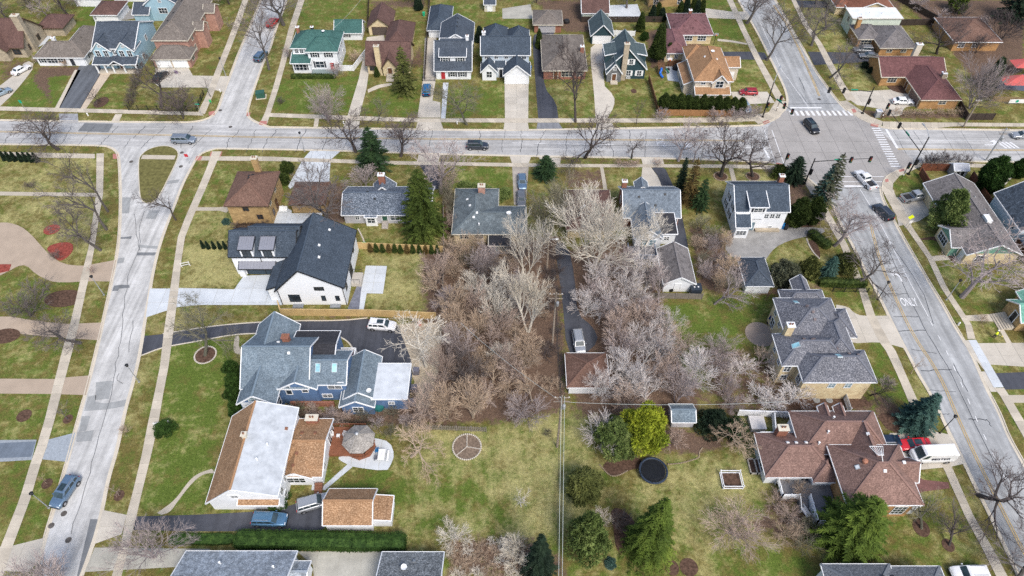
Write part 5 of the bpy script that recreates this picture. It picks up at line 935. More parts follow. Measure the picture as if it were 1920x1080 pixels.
# two storey buff brick house with many hips
h = House('buff_house', 'large buff brick house with speckled grey hip roofs and skylights', 'house', (48.5, 66), B_TAN, S_SPECK)
h.block(43.8, 52.6, 65.0, 73.0, 5.6, 'hip', 2.6).block(41.8, 51.5, 60.2, 65.6, 5.6, 'hip', 2.0).block(44.2, 54.6, 57.2, 62.4, 5.6, 'hip', 2.2).block(48.2, 53.2, 60.8, 69, 5.6, 'hip', 2.0).block(50.5, 55.0, 66.3, 71.6, 4.6, 'hip', 1.6).block(45.6, 52.3, 72.4, 75.8, 4.6, 'hip', 1.3).block(48.6, 51.0, 74, 79.0, 3.6, 'gy', 1.2, .3)
row(h, 's', 57.2, (48.7, 51.2), 3.3, w=.9, h=1.4, ny_=1, nx_=1, pane=GLASSL); row(h, 's', 60.2, (42.7,), 3.3, w=.9, h=1.3); h.win('s', 60.2, 42.8, 1.0, .9, 1.2); h.win('w', 44.2, 58.6, 2.6, 1.2, 2.2, 1, 2); row(h, 'w', 41.8, (61.6, 64), 3.4, w=.8, h=1.3); row(h, 'w', 43.8, (67, 69, 71.4), 3.4, w=.8, h=1.3); row(h, 'w', 43.8, (67.5, 71), .9, w=1.3, h=1.6, nx_=1)
h.chimney(43.3, 65.3, 1.1, .9, mat=B_TAN, z0=0, top=8.4); h.skylight(46.2, 71.3).skylight(43.7, 62.4, .9, 1.3).skylight(49.3, 60.0); h.vents((47.2, 69.6), (47.8, 68.4), (48.0, 67.4), (45.2, 63.6), (46.8, 63.7), (50, 62), (51.5, 61.0), (52.6, 60.6), (46.4, 63.4), mat=plain('brown_vent', (.16, .13, .13), .8))
for x_ in (47.6, 49.6): h.L(MB().lathe((x_, 56.95, 0), [(.55, .0), (.55, .1), (.46, .12)], 12), 'window_well', GREYT)
# modern farmhouse
h = House('modern_farmhouse', 'white modern farmhouse with black shingle roof and metal dormers', 'house', (-39, 83), W_STUCCO, S_NAVY, BLACKT)
h.block(-40.2, -28.8, 76.4, 89.8, 4.2, 'gy', 4.9, .35, h2=5.0, ridge=.42).block(-49.8, -38.5, 83.6, 90.4, 5.1, 'gx', 2.6, .35).block(-42.3, -40.1, 77.4, 83.6, 3.0, 'sw', 1.1, .2).block(-47, -38, 85.5, 91.2, 5.4, 'gx', 2.0, .2)
for x_ in (-46.6, -42.9):
    o_ = h.block(x_-1.15, x_+1.15, 83.35, 85.7, 6.75, 'ss', .7, .22, z0=4.6, roof=METAL); h.win('s', 83.35, x_, 4.75, 1.35, 1.6, 1, 1, fr=BLACKT)
    m_ = MB()
    for k in range(7): m_.bar((x_-1.3+k*.43, 83.15, 6.72), (x_-1.3+k*.43, 85.9, 7.54), .04, .07)
    h.L(m_, 'seam', METAL)
h.roof('ss', -48.6, -42.2, 82.4, 83.6, 2.75, .75, .1, METAL)
m_ = MB()
for k in range(13): m_.bar((-48.6+k*.53, 82.35, 2.8), (-48.6+k*.53, 83.6, 3.5), .04, .07)
h.L(m_, 'seam', METAL); h.garage('s', 83.6, -45.4, 4.9, 2.2, mat=plain('slate_garage_door', (.045, .07, .095), .5)); h.L(MB().box(-49.2, -48.2, 83.0, 83.6, 0, 2.6).box(-42.6, -41.8, 83.0, 83.6, 0, 2.6), 'pier', W_STUCCO)
h.win('s', 76.4, -37.6, .9, 1.8, 1.7, 1, 1, fr=BLACKT).win('s', 76.4, -32.6, 1.2, .55, 1.1, 0, 0, fr=BLACKT).win('s', 76.4, -30.2, 1.2, .55, 1.1, 0, 0, fr=BLACKT).win('s', 76.4, -32.9, 3.9, 1.5, .7, 0, 0, fr=BLACKT); row(h, 'e', -28.8, (78.2,), 2.2, w=.9, h=1.7, fr=BLACKT); h.door('e', -28.8, 82.6, 1.7, 2.2, BLACKT, .9, BLACKT).win('e', -28.8, 86.5, 3.0, .8, 1.4, fr=BLACKT); h.vents((-32.5, 87.6), (-33.4, 83.2), (-33, 80.6), mat=WHITE)
h.L(MB().box(-28.7, -26.9, 80.6, 83.2, 0, .9), 'stoop', concrete('stoop_concrete', (.5, .47, .42))); m_ = MB()
for y_ in (80.65, 83.15): m_.bar((-28.7, y_, 1.8), (-27, y_, 1.8), .05, .05).bar((-28.1, y_, .9), (-28.1, y_, 1.8), .04, .04).bar((-27.1, y_, .9), (-27.1, y_, 1.8), .04, .04)
h.L(m_, 'railing', BLACKT); h.down((-40.1, 76.35, 4.1), (-28.9, 76.35, 4.7), (-44.6, 83.5, 5))
for x_ in (-37.3, -30.8): h.L(MB().box(x_-.9, x_+.9, 75.5, 76.3, 0, .3), 'window_well', GREYT)
# blue shingled house
h = House('blue_house', 'rambling blue shingled house with blue grey roofs and white trim', 'house', (-30, 60), W_BLUE, S_BGREY)
h.block(-40.5, -30.9, 56.4, 66.0, 5.0, 'gx', 3.4, .4).block(-40.5, -35.4, 53.9, 61, 4.7, 'gy', 2.0, .4).block(-40.8, -34.8, 61.5, 68.2, 4.8, 'gy', 2.9, .4).block(-34.2, -27.6, 60.4, 66.4, 5.3, 'gx', .9, .25, roof=S_CHAR).block(-35, -25.3, 57.0, 62.8, 5.0, 'gx', 1.7, .35).block(-34.9, -29.6, 56.2, 60.5, 5.0, 'gy', 1.7, .35)
h.block(-25.4, -20.9, 55.6, 63.0, 3.1, 'gy', 1.7, .3).block(-25.9, -21.0, 54.4, 58, 2.7, 'gy', 1.5, .3).block(-21.2, -16.0, 55.3, 61.6, 3.2, 'f', 0, .2, roof=plain('silver_roll_roof', (.56, .60, .64), .55, .4, .14, .9))
h.L(MB().box(-40.3, -35.6, 53.75, 53.95, .5, 4.3), 'sun_porch_wall', W_WHITE); h.win('s', 53.75, -39.2, 1.5, 1.7, 1.9, 0, 1).win('s', 53.75, -36.8, 1.5, 1.7, 1.9, 0, 1).win('s', 53.9, -38.0, 4.75, 1.9, .9, 1, 1, pane=GLASSL); h.win('e', -35.4, 55, 1.5, 1.6, 1.9, 1)
h.win('s', 56.2, -33.8, 3.0, .8, 2.2, 0, 1).win('s', 56.2, -31.3, 3.6, .8, .9, 0, 0).win('s', 57.0, -27.0, 3.3, 2.0, .9, 1, 1).win('s', 57.0, -25.9, 4.6, .8, .35).win('s', 54.4, -23.4, .9, 1.5, 1.2, 1, 1).win('s', 55.3, -18.4, 1.6, .8, .6).win('s', 57, -28.6, .9, 1.4, .8, 1)
h.skylight(-29.4, 58.9, .8, 1.4).skylight(-26.9, 58.9, .8, 1.4).chimney(-34.9, 63.4, 1.0, .8, 1.1, B_RED, B_RED).dish(-21.6, 56.3, .4); h.vents((-36.0, 62.9), (-33.7, 60.4), mat=WHITE); h.L(MB().box(-34.2, -27.5, 55.8, 56.15, 0, 1.1), 'brick_plinth', B_RED)
h.L(MB().box(-27.4, -25.2, 62.9, 64.8, 0, 2.4), 'entry_wall', plain('plum_paint', (.09, .06, .09), .6)); h.L(MB().box(-27.5, -25.1, 64.8, 64.95, 0, 3.0).box(-25.25, -25.05, 62.9, 64.9, 0, 3.0), 'white_parapet', WHITE)
h.steps(-35.2, -33.6, 55.4, 6, .28, .2, plain('grey_wood', (.38, .35, .32)))
for y_ in (62.8, 59.5, 57): h.L(MB().box(-15.9, -14.9, y_-1.2, y_-.3, 0, 1.1), 'storage_bin', plain('grey_bin', (.16, .16, .20), .5))
# cape with orange roof
h = House('orange_roof_house', 'white house with rust orange roof and pale grey rear slope', 'house', (-34, 46), W_WHITE, S_ORG)
h.block(-41.4, -31.6, 39.3, 52.2, 3.0, 'gy', 4.0, .35, h2=5.2, ridge=.44, mat2=S_PALE).block(-33.2, -26.9, 43.2, 51.7, 2.9, 'gx', 1.7, .4).block(-32.4, -28.2, 42.9, 48, 2.9, 'gy', 1.4, .35)
h.roof('ss', -37.2, -31.6, 38.6, 39.4, 3.0, .35, .05, S_ORG); h.win('s', 39.3, -37.4, 3.9, .9, .7, shut=WHITE).win('s', 39.3, -35.0, 1.6, .9, .6, shut=WHITE).win('s', 42.9, -30.4, .9, 2.4, 1.3, 2, 1); row(h, 'e', -31.6, (40.6, 42.6), 2.6, w=.9, h=1.1); h.win('e', -31.6, 41, .8, .8, 1.0); row(h, 'e', -26.9, (49.5, 51), .5, w=1.1, h=2.0); h.win('e', -26.9, 45.2, .9, .8, 1).door('w', -41.4, 45, mat=WHITE)
h.chimney(-29.4, 51.5, 1.7, .9, 1.0, B_RED, CREAM).chimney(-37.1, 46.8, .6, .6, .6, CREAM, CREAM); h.vents((-32.2, 48.9), (-30.3, 49.0), (-28.4, 49.0), (-30.3, 45.6), (-30.4, 43.8), mat=plain('rust_vent', (.22, .10, .06), .8)); h.vents((-34, 46), (-34.8, 43.6), mat=WHITE, pipe=True); h.L(MB().box(-42.4, -41.5, 44.4, 45.8, 0, .5), 'stoop', WHITE)
h.steps(-28.0, -26.9, 42.9, 4, .35, .2, plain('deck_step', (.22, .10, .06)))
h = House('orange_roof_garage', 'garage with rust orange gable roof and lean-to behind the clipped hedge', 'garage', (-21, 38.6), W_WHITE, S_ORG); h.block(-25.1, -18.9, 36.3, 41.0, 2.6, 'gx', 1.8, .25).block(-18.9, -16.4, 36.9, 40.2, 2.2, 'se', .35, .15, roof=S_ORG)
h = House('wood_garage', 'small white garage with brown hip roof among bare trees', 'garage', (11.8, 61), W_WHITE, S_BRN); h.block(8.9, 14.8, 58.2, 64.0, 2.5, 'hip', 1.7).door('w', 8.9, 61.5, 1, 2, WHITE)
h = House('garden_shed', 'garden shed with blue grey roof behind the bright evergreen', 'shed', (25.7, 53.4), W_GREY, S_BGREY); h.block(24.1, 27.4, 52.2, 55.0, 1.9, 'gx', .9, .2)
# big umber roofed house
h = House('umber_house', 'sprawling house with umber hip roofs, skylight and railed deck', 'house', (46, 44.5), W_WHITE, S_UMB)
h.block(35.9, 45, 43.2, 49.2, 3.2, 'hip', 2.2, .5).block(41.4, 53.0, 46.2, 52.2, 4.3, 'hip', 2.6, .5).block(44.9, 54.2, 38.3, 46.2, 5.2, 'hip', 3.0, .5, wall=B_ORG).block(48.2, 51.2, 43.5, 48.8, 5.2, 'gy', 1.9, .4).block(50.5, 54.9, 41.4, 44.4, 5.2, 'gx', 1.7, .4).block(42.2, 45.4, 42.3, 45.8, 3.2, 'hip', 1.4, .4).block(53.8, 55.4, 38.6, 42, 2.6, 'se', .4, .1)
for x_ in (46.0, 48.3): h.block(x_-.7, x_+.7, 50.8, 53.2, 4.4, 'gy', .9, .15)
h.chimney(38.9, 49.2, 1.4, .9, 1.9, B_RED, CREAM, z0=0); h.L(MB().bar((36.2, 49.6, 3.2), (38.3, 49.6, 3.2), .1, .1), 'gutter', WHITE); h.skylight(46.7, 42.4, .6, .6, pane=WHITE); h.vents((40.2, 47.0), (41.6, 47.0), (39.0, 47.0), mat=WHITE); h.vents((44.6, 48.0), (43.3, 46.8), (46, 50.2), mat=WHITE, pipe=True); h.vents((49.6, 47.2), (53, 42.9), (49.6, 41.4), mat=WHITE)
row(h, 's', 43.2, (41.5, 42.9), .5, w=1.1, h=2.1); h.win('w', 35.9, 45.5, .8, 1.9, 1.6, 2); h.win('s', 38.3, 52.6, 1.0, 1.6, 2.2, 2, 2).win('s', 38.3, 47, 2, 1.2, 1.2)
m_ = MB()
for k in range(7): m_.bar((47.6+k*.3, 43.9, 9.6), (48.3+k*.12, 42.6, 9.6), .05, .05)
m_.bar((47.6, 43.9, 9.6), (49.4, 43.9, 9.6), .06, .06).bar((48.3, 42.6, 9.6), (49.1, 42.6, 9.6), .06, .06).bar((49.5, 42.3, 8.0), (48.9, 43.2, 9.7), .08, .08); h.L(m_, 'antenna', WHITE)
h.L(MB().lathe((47.6, 42.9, h.zr(47.6, 42.9)-.1), [(.38, 0), (.38, .35), (.2, .5)], 12), 'turbine_vent', plain('copper_vent', (.36, .16, .10), .6))
DK = [(37.6, 42.6), (44.8, 42.6), (44.8, 37.4), (41.6, 37.4), (41.6, 40.7), (39.2, 40.7), (39.2, 41.0), (37.6, 41.0)]
h.L(MB().prism([(37.6, 43.1), (44.8, 43.1), (44.8, 36.9), (41.4, 36.9), (41.4, 40.6), (37.6, 40.6)], 1.0, 1.15), 'deck_floor', plain('grey_deck', (.16, .16, .17), .8))
m_ = MB()
for a, b in (((37.6, 43), (37.6, 40.6)), ((37.6, 40.6), (39.9, 40.6)), ((41.4, 40.6), (41.4, 36.9)), ((41.4, 36.9), (44.8, 36.9))):
    for z_ in (1.95, 1.7, 1.45, 1.2): m_.bar((*a, z_), (*b, z_), .10, .07)
    n_ = max(2, int(math.dist(a, b)/1.2))
    for i in range(n_+1): q = lerp(a, b, i/n_); m_.box(q[0]-.07, q[0]+.07, q[1]-.07, q[1]+.07, 0, 2.1)
h.L(m_, 'deck_railing', WHITE); h.L(MB().box(37.7, 41.3, 40.62, 40.66, 0, 1.0).box(41.42, 41.46, 36.95, 40.6, 0, 1.0).box(41.4, 44.8, 36.93, 36.97, 0, 1.0), 'deck_skirt', W_WHITE)
for i in range(6): h.L(MB().box(40.0, 41.2, 40.5-.28*(i+1), 40.5-.28*i, 0, 1.0-.16*i), 'step', plain('grey_deck', (.16, .16, .17)))
h.L(MB().bar((39.95, 40.5, 1.9), (39.95, 38.8, 1.0), .1, .1).box(39.88, 40.02, 38.75, 38.9, 0, 1.1), 'stair_rail', WHITE)
# houses cut by the bottom of the view
h = House('corner_ranch', 'blue grey roofed house cut by the bottom edge near the avenue', 'house', (47, 27), W_WHITE, S_GREY); h.block(39.6, 47.6, 22, 30.2, 3.8, 'hip', 2.2, .4).block(46.5, 54, 21, 30.0, 3.6, 'hip', 1.8, .4); h.vents((46, 28.6), (47.5, 28.8), mat=BLACKT)
h = House('grey_roof_house', 'house with streaked grey gable roof cut by the bottom edge near the hedge', 'house', (-34, 28), W_WHITE, shingle('streaked_grey_shingles', (.24, .275, .315), (.38, .42, .46), .35, .7)); h.block(-42, -28.2, 22, 32.2, 2.9, 'gx', 2.6, .35).win('e', -28.2, 30.4, 1.0, 1.0, 1.1, 1); h.block(-28.4, -26.2, 28.4, 31.2, 2.4, 'gx', .8, .25); h.vents((-37, 30.6), (-30, 30), mat=WHITE, pipe=True)
h = House('grey_roof_garage', 'garage with sooty grey roof at the bottom edge beside the dry grasses', 'garage', (-12.8, 29), W_WHITE, shingle('sooty_shingles', (.15, .165, .175), (.36, .38, .39), .5, .6)); h.block(-16.6, -9.1, 25, 32.2, 2.7, 'gx', 1.8, .3).vents((-12.5, 31.0), mat=GREYT); h.dish(-13.6, 30.2, .4)
# east of the avenue
h = House('brick_bungalow', 'long bungalow with weathered taupe roof and green gables behind the pine', 'house', (87, 95), B_TAN, S_OLD)
h.block(82.8, 92.2, 86.2, 105.4, 2.9, 'gy', 2.4, .4, wall=siding('green_shingle', (.16, .33, .26))).block(80.9, 86, 88.2, 93.4, 2.8, 'gx', 1.7, .35, wall=siding('green_shingle', (.16, .33, .26))).L(MB().box(82.75, 92.25, 86.15, 86.2, 0, 2.7).box(80.85, 80.9, 88.15, 93.4, 0, 2.6).box(82.7, 82.8, 86.2, 105.4, 0, 2.8), 'brick_facing', B_TAN)
h.win('w', 80.85, 91.2, .8, 2.8, 1.5, 3).win('w', 82.7, 95.5, .8, 1.0, 1.4).door('w', 82.7, 87.2, mat=WHITE).win('s', 86.15, 85.4, .7, 1.4, 1.5, 1); h.L(MB().box(87.3, 88.3, 91.6, 93.4, 5.1, 5.7), 'rooftop_unit', WHITE); h.vents((88.6, 101), (89, 99.5), (89.6, 96.2), (89.8, 95), (90, 90.4), mat=plain('grey_vent', (.3, .3, .3)))
h = House('ice_blue_house', 'pale blue house with streaked slate roof beyond the brown fence', 'house', (99, 95), W_ICE, shingle('streaked_slate', (.05, .065, .085), (.10, .125, .155), .4, .7, .8)); h.block(94.2, 104, 91, 101, 4.2, 'gy', 3.4, .35).block(95, 104, 87.5, 91.2, 3.0, 'gx', 1.2, .3); row(h, 'w', 94.2, (93.2,), 2.4, w=.9, h=1.2); row(h, 's', 87.5, (97, 99.5), 1, w=1)
h = House('verdigris_house', 'yellow brick house with pale green roof at the eastern edge', 'house', (92, 70), B_YEL, S_VERD); h.block(87.2, 99, 64.5, 76.5, 3.2, 'gy', 3.2, .4).block(85.0, 88.5, 70.6, 75, 2.9, 'gx', 1.6, .35); row(h, 'w', 87.2, (66, 68), 1.0, w=1.3, h=1.5, nx_=1, fr=BLACKT); h.win('w', 87.2, 69.6, 3.0, .7, .8, fr=BLACKT); h.door('w', 85, 72.4, mat=BLACKT, z=.6)
for i in range(6): h.L(MB().box(82.6+i*.38, 82.98+i*.38, 70.8, 74.2, 0, .12*(i+1)), 'step', WALK)
h = House('garden_shed', 'grey plastic garden shed with double doors beside the brown fence', 'shed', (92.8, 112), plain('shed_grey', (.38, .40, .43), .5), plain('shed_roof', (.42, .44, .48), .45)); h.block(91.4, 94.3, 110.9, 113.2, 1.9, 'gx', .7, .15); h.door('s', 110.9, 92.4, .85, 1.7, BLACKT).door('s', 110.9, 93.3, .85, 1.7, BLACKT)

# ---------------------------------------------------------------- vehicles
TRIMB = plain('black_plastic', (.02, .02, .022), .6, .3); CGLASS = glass('car_glass', (.03, .05, .06), .06); LAMP = plain('headlamp', (.75, .78, .8), .2, .6, .05); TAIL = plain('tail_lamp', (.40, .015, .015), .3, .5, .1); BEDM = plain('truck_bed_liner', (.035, .035, .04), .8, .2, .3)
KIND = {  # length, width, height, belt, hood height, roof: base rear, base front, top rear, top front (share of length from the tail)
 'sedan': (4.75, 1.82, 1.45, .95, .88, .12, .74, .26, .57), 'hatch': (4.1, 1.75, 1.52, .98, .92, .03, .78, .10, .60), 'suv': (4.75, 1.90, 1.72, 1.08, 1.05, .02, .76, .08, .60), 'minivan': (5.1, 1.98, 1.75, 1.08, 1.0, .02, .82, .07, .66), 'pickup': (5.7, 1.98, 1.85, 1.18, 1.15, .37, .77, .41, .64), 'van': (6.1, 2.06, 2.65, 1.35, 1.30, .01, .93, .02, .80)}
_cm = {}
def car_meshes(kind):
    if kind in _cm: return _cm[kind]
    L, W, Hh, bz, hz, b0, b1, t0, t1 = KIND[kind]; x = lambda s: (s-.5)*L; hw = W/2; D = {}
    # lower body: lofted sections with tumblehome, rounded nose and tail
    tail_z = bz*.97 if kind != 'pickup' else .72
    st = [(.0, .36, tail_z*.88, .86), (.015, .28, tail_z*.97, .94), (.06, .22, tail_z, .985), (.16, .20, tail_z, 1.0), (b0+.02 if kind == 'pickup' else .3, .20, bz if kind != 'pickup' else .72, 1.0), (.41, .20, bz, 1.0), (.55, .20, bz, 1.0), (b1-.02, .20, bz*.985, 1.0), (b1+.03 if b1 < .9 else .94, .20, hz, .985), (.90 if b1 < .88 else .965, .22, hz*.95, .96), (.96 if b1 < .9 else .98, .26, hz*.86, .90), (.99, .30, hz*.72, .80), (1.0, .38, hz*.60, .72)]
    st.sort(); V, F = [], []; n = 12
    for s, zb, zt, k in st:
        w = hw*k; m = zb+(zt-zb)*.52
        V += [(x(s), -w*.80, zb), (x(s), -w*.97, zb+.08), (x(s), -w, m), (x(s), -w*.985, zt-.12), (x(s), -w*.93, zt-.03), (x(s), -w*.80, zt), (x(s), w*.80, zt), (x(s), w*.93, zt-.03), (x(s), w*.985, zt-.12), (x(s), w, m), (x(s), w*.97, zb+.08), (x(s), w*.80, zb)]
    for i in range(len(st)-1):
        for j in range(n): F.append((i*n+j, i*n+(j+1) % n, (i+1)*n+(j+1) % n, (i+1)*n+j))
    F.append(list(range(n))); F.append([(len(st)-1)*n+j for j in range(n)][::-1])
    D['body'] = MB().add(V, [f[::-1] for f in F]).mesh('body', True)
    # cabin: tapered shell; glass panels sit proud of it
    wb, wt = hw*.90, hw*.74 if kind not in ('van', 'minivan', 'suv') else hw*.80
    if kind == 'van': wb, wt = hw*.97, hw*.90
    rows = [(bz-.06, b0, b1, wb), (bz+(Hh-bz)*.86, b0+(t0-b0)*.86, b1+(t1-b1)*.86, wb+(wt-wb)*.86), (Hh-.02, t0+.02, t1-.02, wt*.90), (Hh, t0+.06, t1-.06, wt*.72)]
    V, F = [], []
    for z, a, b, w in rows: V += [(x(a), -w, z), (x(b), -w*(.94 if z < Hh else 1), z), (x(b), w*(.94 if z < Hh else 1), z), (x(a), w, z)]
    for i in range(3):
        for j in range(4): F.append((i*4+j, i*4+(j+1) % 4, (i+1)*4+(j+1) % 4, (i+1)*4+j))
    F.append((12, 13, 14, 15)); D['cabin'] = MB().add(V, F).mesh('cabin', False)
    A, Bt = rows[0], rows[1]
    def P3(s_, side, t): # point on side face at share s_ along and t up
        z = A[0]+(Bt[0]-A[0])*t; a = A[1]+(Bt[1]-A[1])*t; b = A[2]+(Bt[2]-A[2])*t; w = A[3]+(Bt[3]-A[3])*t
        return (x(a+(b-a)*s_), side*(w*(1-.06*s_)+.012), z)
    def endq(front, t0_, t1_, m):
        q = []
        for t, sg in ((t0_, -1), (t0_, 1), (t1_, 1), (t1_, -1)):
            z = A[0]+(Bt[0]-A[0])*t; s_ = (A[2]+(Bt[2]-A[2])*t) if front else (A[1]+(Bt[1]-A[1])*t); w = (A[3]+(Bt[3]-A[3])*t)*(.94 if front else 1)*m
            q.append((x(s_)+(.015 if front else -.015), sg*w, z+.006))
        return q
    D['windscreen'] = MB().add(endq(True, .12, .98, .90), [(0, 1, 2, 3)]).mesh('windscreen'); D['rear_window'] = MB().add(endq(False, .30, .96, .86), [(3, 2, 1, 0)]).mesh('rear_window')
    sp = {'sedan': ((.10, .47), (.50, .88)), 'hatch': ((.08, .46), (.50, .88)), 'suv': ((.03, .24), (.27, .54), (.57, .90)), 'minivan': ((.03, .27), (.30, .60), (.63, .92)), 'pickup': ((.06, .44), (.48, .90)), 'van': ((.80, .95),)}[kind]
    D['side_window'] = [MB().add([P3(a, sg, .20), P3(b, sg, .20), P3(b-.03, sg, .93), P3(a+.02, sg, .93)], [(0, 1, 2, 3) if sg < 0 else (3, 2, 1, 0)]).mesh('side_window') for sg in (-1, 1) for a, b in sp]
    r = .36 if kind in ('suv', 'pickup', 'van') else .325; wx = (x(.18), x(.82))
    D['tyre'] = MB().tube([(0, -.11, 0), (0, -.10, 0), (0, .10, 0), (0, .11, 0)], [r*.93, r, r, r*.93], 16).mesh('tyre'); D['rim'] = MB().tube([(0, -.118, 0), (0, .118, 0)], [r*.62, r*.62], 12).mesh('rim')
    D['wheels'] = [(a, sg*(hw-.09), r) for a in wx for sg in (-1, 1)]
    D['arch'] = [MB().tube([(a, sg*(hw*.9), r), (a, sg*(hw+.006), r)], [r*1.16, r*1.16], 16).mesh('wheel_arch') for a in wx for sg in (-1, 1)]
    zl = hz*.70; D['headlight'] = [MB().box(x(.955), x(.985)+.02, sg*hw*.62-.17, sg*hw*.62+.17, zl-.07, zl+.10).mesh('headlight') for sg in (-1, 1)]
    zt = tail_z*.80; D['tail_light'] = [MB().box(x(0)-.02, x(.02), sg*hw*.72-.12, sg*hw*.72+.12, zt-.10, zt+.14).mesh('tail_light') for sg in (-1, 1)]
    D['bumper'] = [MB().box(x(.0)-.05, x(.03), -hw*.82, hw*.82, .32, .50).mesh('bumper'), MB().box(x(.97), x(1.0)+.04, -hw*.72, hw*.72, .30, .48).mesh('bumper')]
    D['mirror'] = [MB().box(x(b1)-.55, x(b1)-.35, sg*(hw+.02) if sg > 0 else -hw-.16, hw+.16 if sg > 0 else -hw-.02, bz-.02, bz+.14).mesh('mirror') for sg in (-1, 1)]
    if kind in ('suv', 'minivan'): D['roof_rail'] = [MB().bar((x(t0+.06), sg*wt*.78, Hh+.03), (x(t1-.06), sg*wt*.78, Hh+.03), .05, .05).mesh('roof_rail') for sg in (-1, 1)]
    if kind == 'pickup':
        e = x(b0+.005); D['bed_wall'] = MB().box(x(.012), e, -hw*.97, -hw*.88, .68, 1.15).box(x(.012), e, hw*.88, hw*.97, .68, 1.15).box(x(.0)+.03, x(.022), -hw*.95, hw*.95, .68, 1.13).mesh('bed_wall'); D['bed_floor'] = MB().box(x(.022), e, -hw*.88, hw*.88, .70, .745).mesh('bed_floor')
    _cm[kind] = D; return D
def car(kind, c, ang, col, label, name=None, sun=False, z=.02, group=None):
    D = car_meshes(kind); o = empty(name or {'suv': 'sport_utility_car', 'van': 'delivery_van', 'pickup': 'pickup_truck', 'hatch': 'hatchback_car', 'sedan': 'sedan_car', 'minivan': 'minivan'}[kind], (c[0], c[1], z), R(ang), label=label, category={'van': 'van', 'pickup': 'pickup truck', 'minivan': 'van'}.get(kind, 'car'), group=group)
    b = put('body', D['body'], col, o); cb = put('cabin', D['cabin'], col, o)
    put('windscreen', D['windscreen'], CGLASS, cb); put('rear_window', D['rear_window'], CGLASS, cb)
    for m in D['side_window']: put('side_window', m, CGLASS, cb)
    for w in D['wheels']: q = put('wheel', D['tyre'], RUBBER, o, w); put('rim', D['rim'], RIM, q)
    for m in D['arch']: put('wheel_arch', m, TRIMB, b)
    for m in D['headlight']: put('headlight', m, LAMP, o)
    for m in D['tail_light']: put('tail_light', m, TAIL, o)
    for m in D['bumper']: put('bumper', m, TRIMB if kind in ('suv', 'van') else col, b)
    for m in D['mirror']: put('mirror', m, col, o)
    for m in D.get('roof_rail', ()): put('roof_rail', m, GREYT, o)
    if kind == 'pickup': put('bed_wall', D['bed_wall'], col, o); put('bed_floor', D['bed_floor'], BEDM, o)
    if sun:
        L, W, Hh = KIND[kind][:3]; MB().box(-.75, .35, -.42, .42, Hh-.01, Hh+.008).build('sunroof', CGLASS, cb)
    return o
PW = paint('white_paint', (.80, .81, .82), .0, .25); PS = paint('silver_paint', (.46, .48, .50), .5); PB = paint('black_paint', (.012, .014, .018), .2); PD = paint('dark_blue_grey_paint', (.045, .055, .075), .4); PBL = paint('blue_paint', (.02, .16, .36), .4); PSB = paint('steel_blue_paint', (.16, .25, .36), .5); PR = paint('red_paint', (.45, .015, .02), .1); PG = paint('grey_paint', (.20, .21, .225), .4); PLB = paint('pale_blue_paint', (.36, .46, .55), .5); PMR = paint('maroon_red_paint', (.36, .02, .035), .2)
car('minivan', (-72,122.9), -1, paint('blue_silver_paint', (.30, .35, .42), .5), 'silver blue minivan driving along the street toward the island')
car('suv', (-7.5,120.7), -1, PD, 'dark blue grey car driving along the middle of the street', sun=True)
car('suv', (-20.3,142.3), 93, PBL, 'bright blue car parked in the long concrete driveway')
car('suv', (-63.4,157.4), 76, PSB, 'steel blue car parked at the north lane kerb below the red one')
car('suv', (-64.3,174.4), 77, PR, 'red car parked at the north lane kerb')
car('sedan', (-85.7,148.3), 76, PB, 'black car parked before the double white garage doors')
car('sedan', (-121,151.2), 62, PW, 'white car parked on the curved drive by the stone house'); car('sedan', (-121.1,141.2), 50, PLB, 'pale blue car entering the curved drive at the western edge')
car('hatch', (56.1,141.4), 178, PMR, 'red hatchback parked on the corner driveway by the junction'); car('hatch', (54,135.3), -80, PLB, 'pale blue car parked at the end of the evergreen hedge')
car('suv', (67,127.6), -77, PB, 'black car crossing the junction southward', sun=True)
car('pickup', (72.8,109.4), 106, PW, 'white pickup truck waiting at the junction stop line'); car('pickup', (81,104.1), 14, PS, 'silver pickup truck parked beside the brown fence'); car('suv', (73,99.6), 108, PD, 'dark blue car queueing behind the white pickup')
car('sedan', (91.3,137.6), -4, PW, 'white sedan parked on the maroon roofed ranch driveway'); car('sedan', (112.9,124.5), 179, PS, 'silver sedan driving in from the eastern edge')
car('suv', (89.7,160.4), 176, PG, 'grey car parked beside the split level house'); car('sedan', (90.2,157.6), 174, PG, 'grey sedan parked nearest the maroon roof')
car('suv', (-22,71.3), -6, PW, 'white car parked on the blacktop turnaround by the sandy yard', sun=True)
car('suv', (11.1,67.8), -85, PS, 'silver car parked above the brown roofed garage in the wood')
car('suv', (-63,41.6), 258, PSB, 'steel blue car parked at the lane kerb near the bottom', sun=True)
car('suv', (-33.2,37.6), -2, paint('sky_blue_paint', (.10, .22, .36), .45), 'blue car on the lower blacktop drive beside the hedge'); car('suv', (-27.6,40), 17, PS, 'silver car angled beside the orange roofed garage')
car('sedan', (59.6,49), 183, paint('bright_red_paint', (.62, .02, .03), .0), 'bright red sedan parked beside the white delivery van', sun=True)
v = car('van', (61.3,47.1), 182, PW, 'white delivery van with dark lettering on its side')
text('MISTER', (-.6, 1.035, 1.5), R(180), .85, .75, plain('van_lettering', (.02, .025, .05), .5), v, rx=R(90))
car('sedan', (55.3,49.5), 182, paint('navy_paint', (.015, .03, .06), .2), 'navy car half hidden by the umber roof')
car('suv', (59.5,30.4), 180, PW, 'white car parked at the bottom edge near the avenue'); car('sedan', (2.1,108.8), -88, PSB, 'blue grey car parked on the gravel drive nearest the street'); car('sedan', (1.9,103.5), -90, PG, 'grey car parked on the gravel drive against the house')

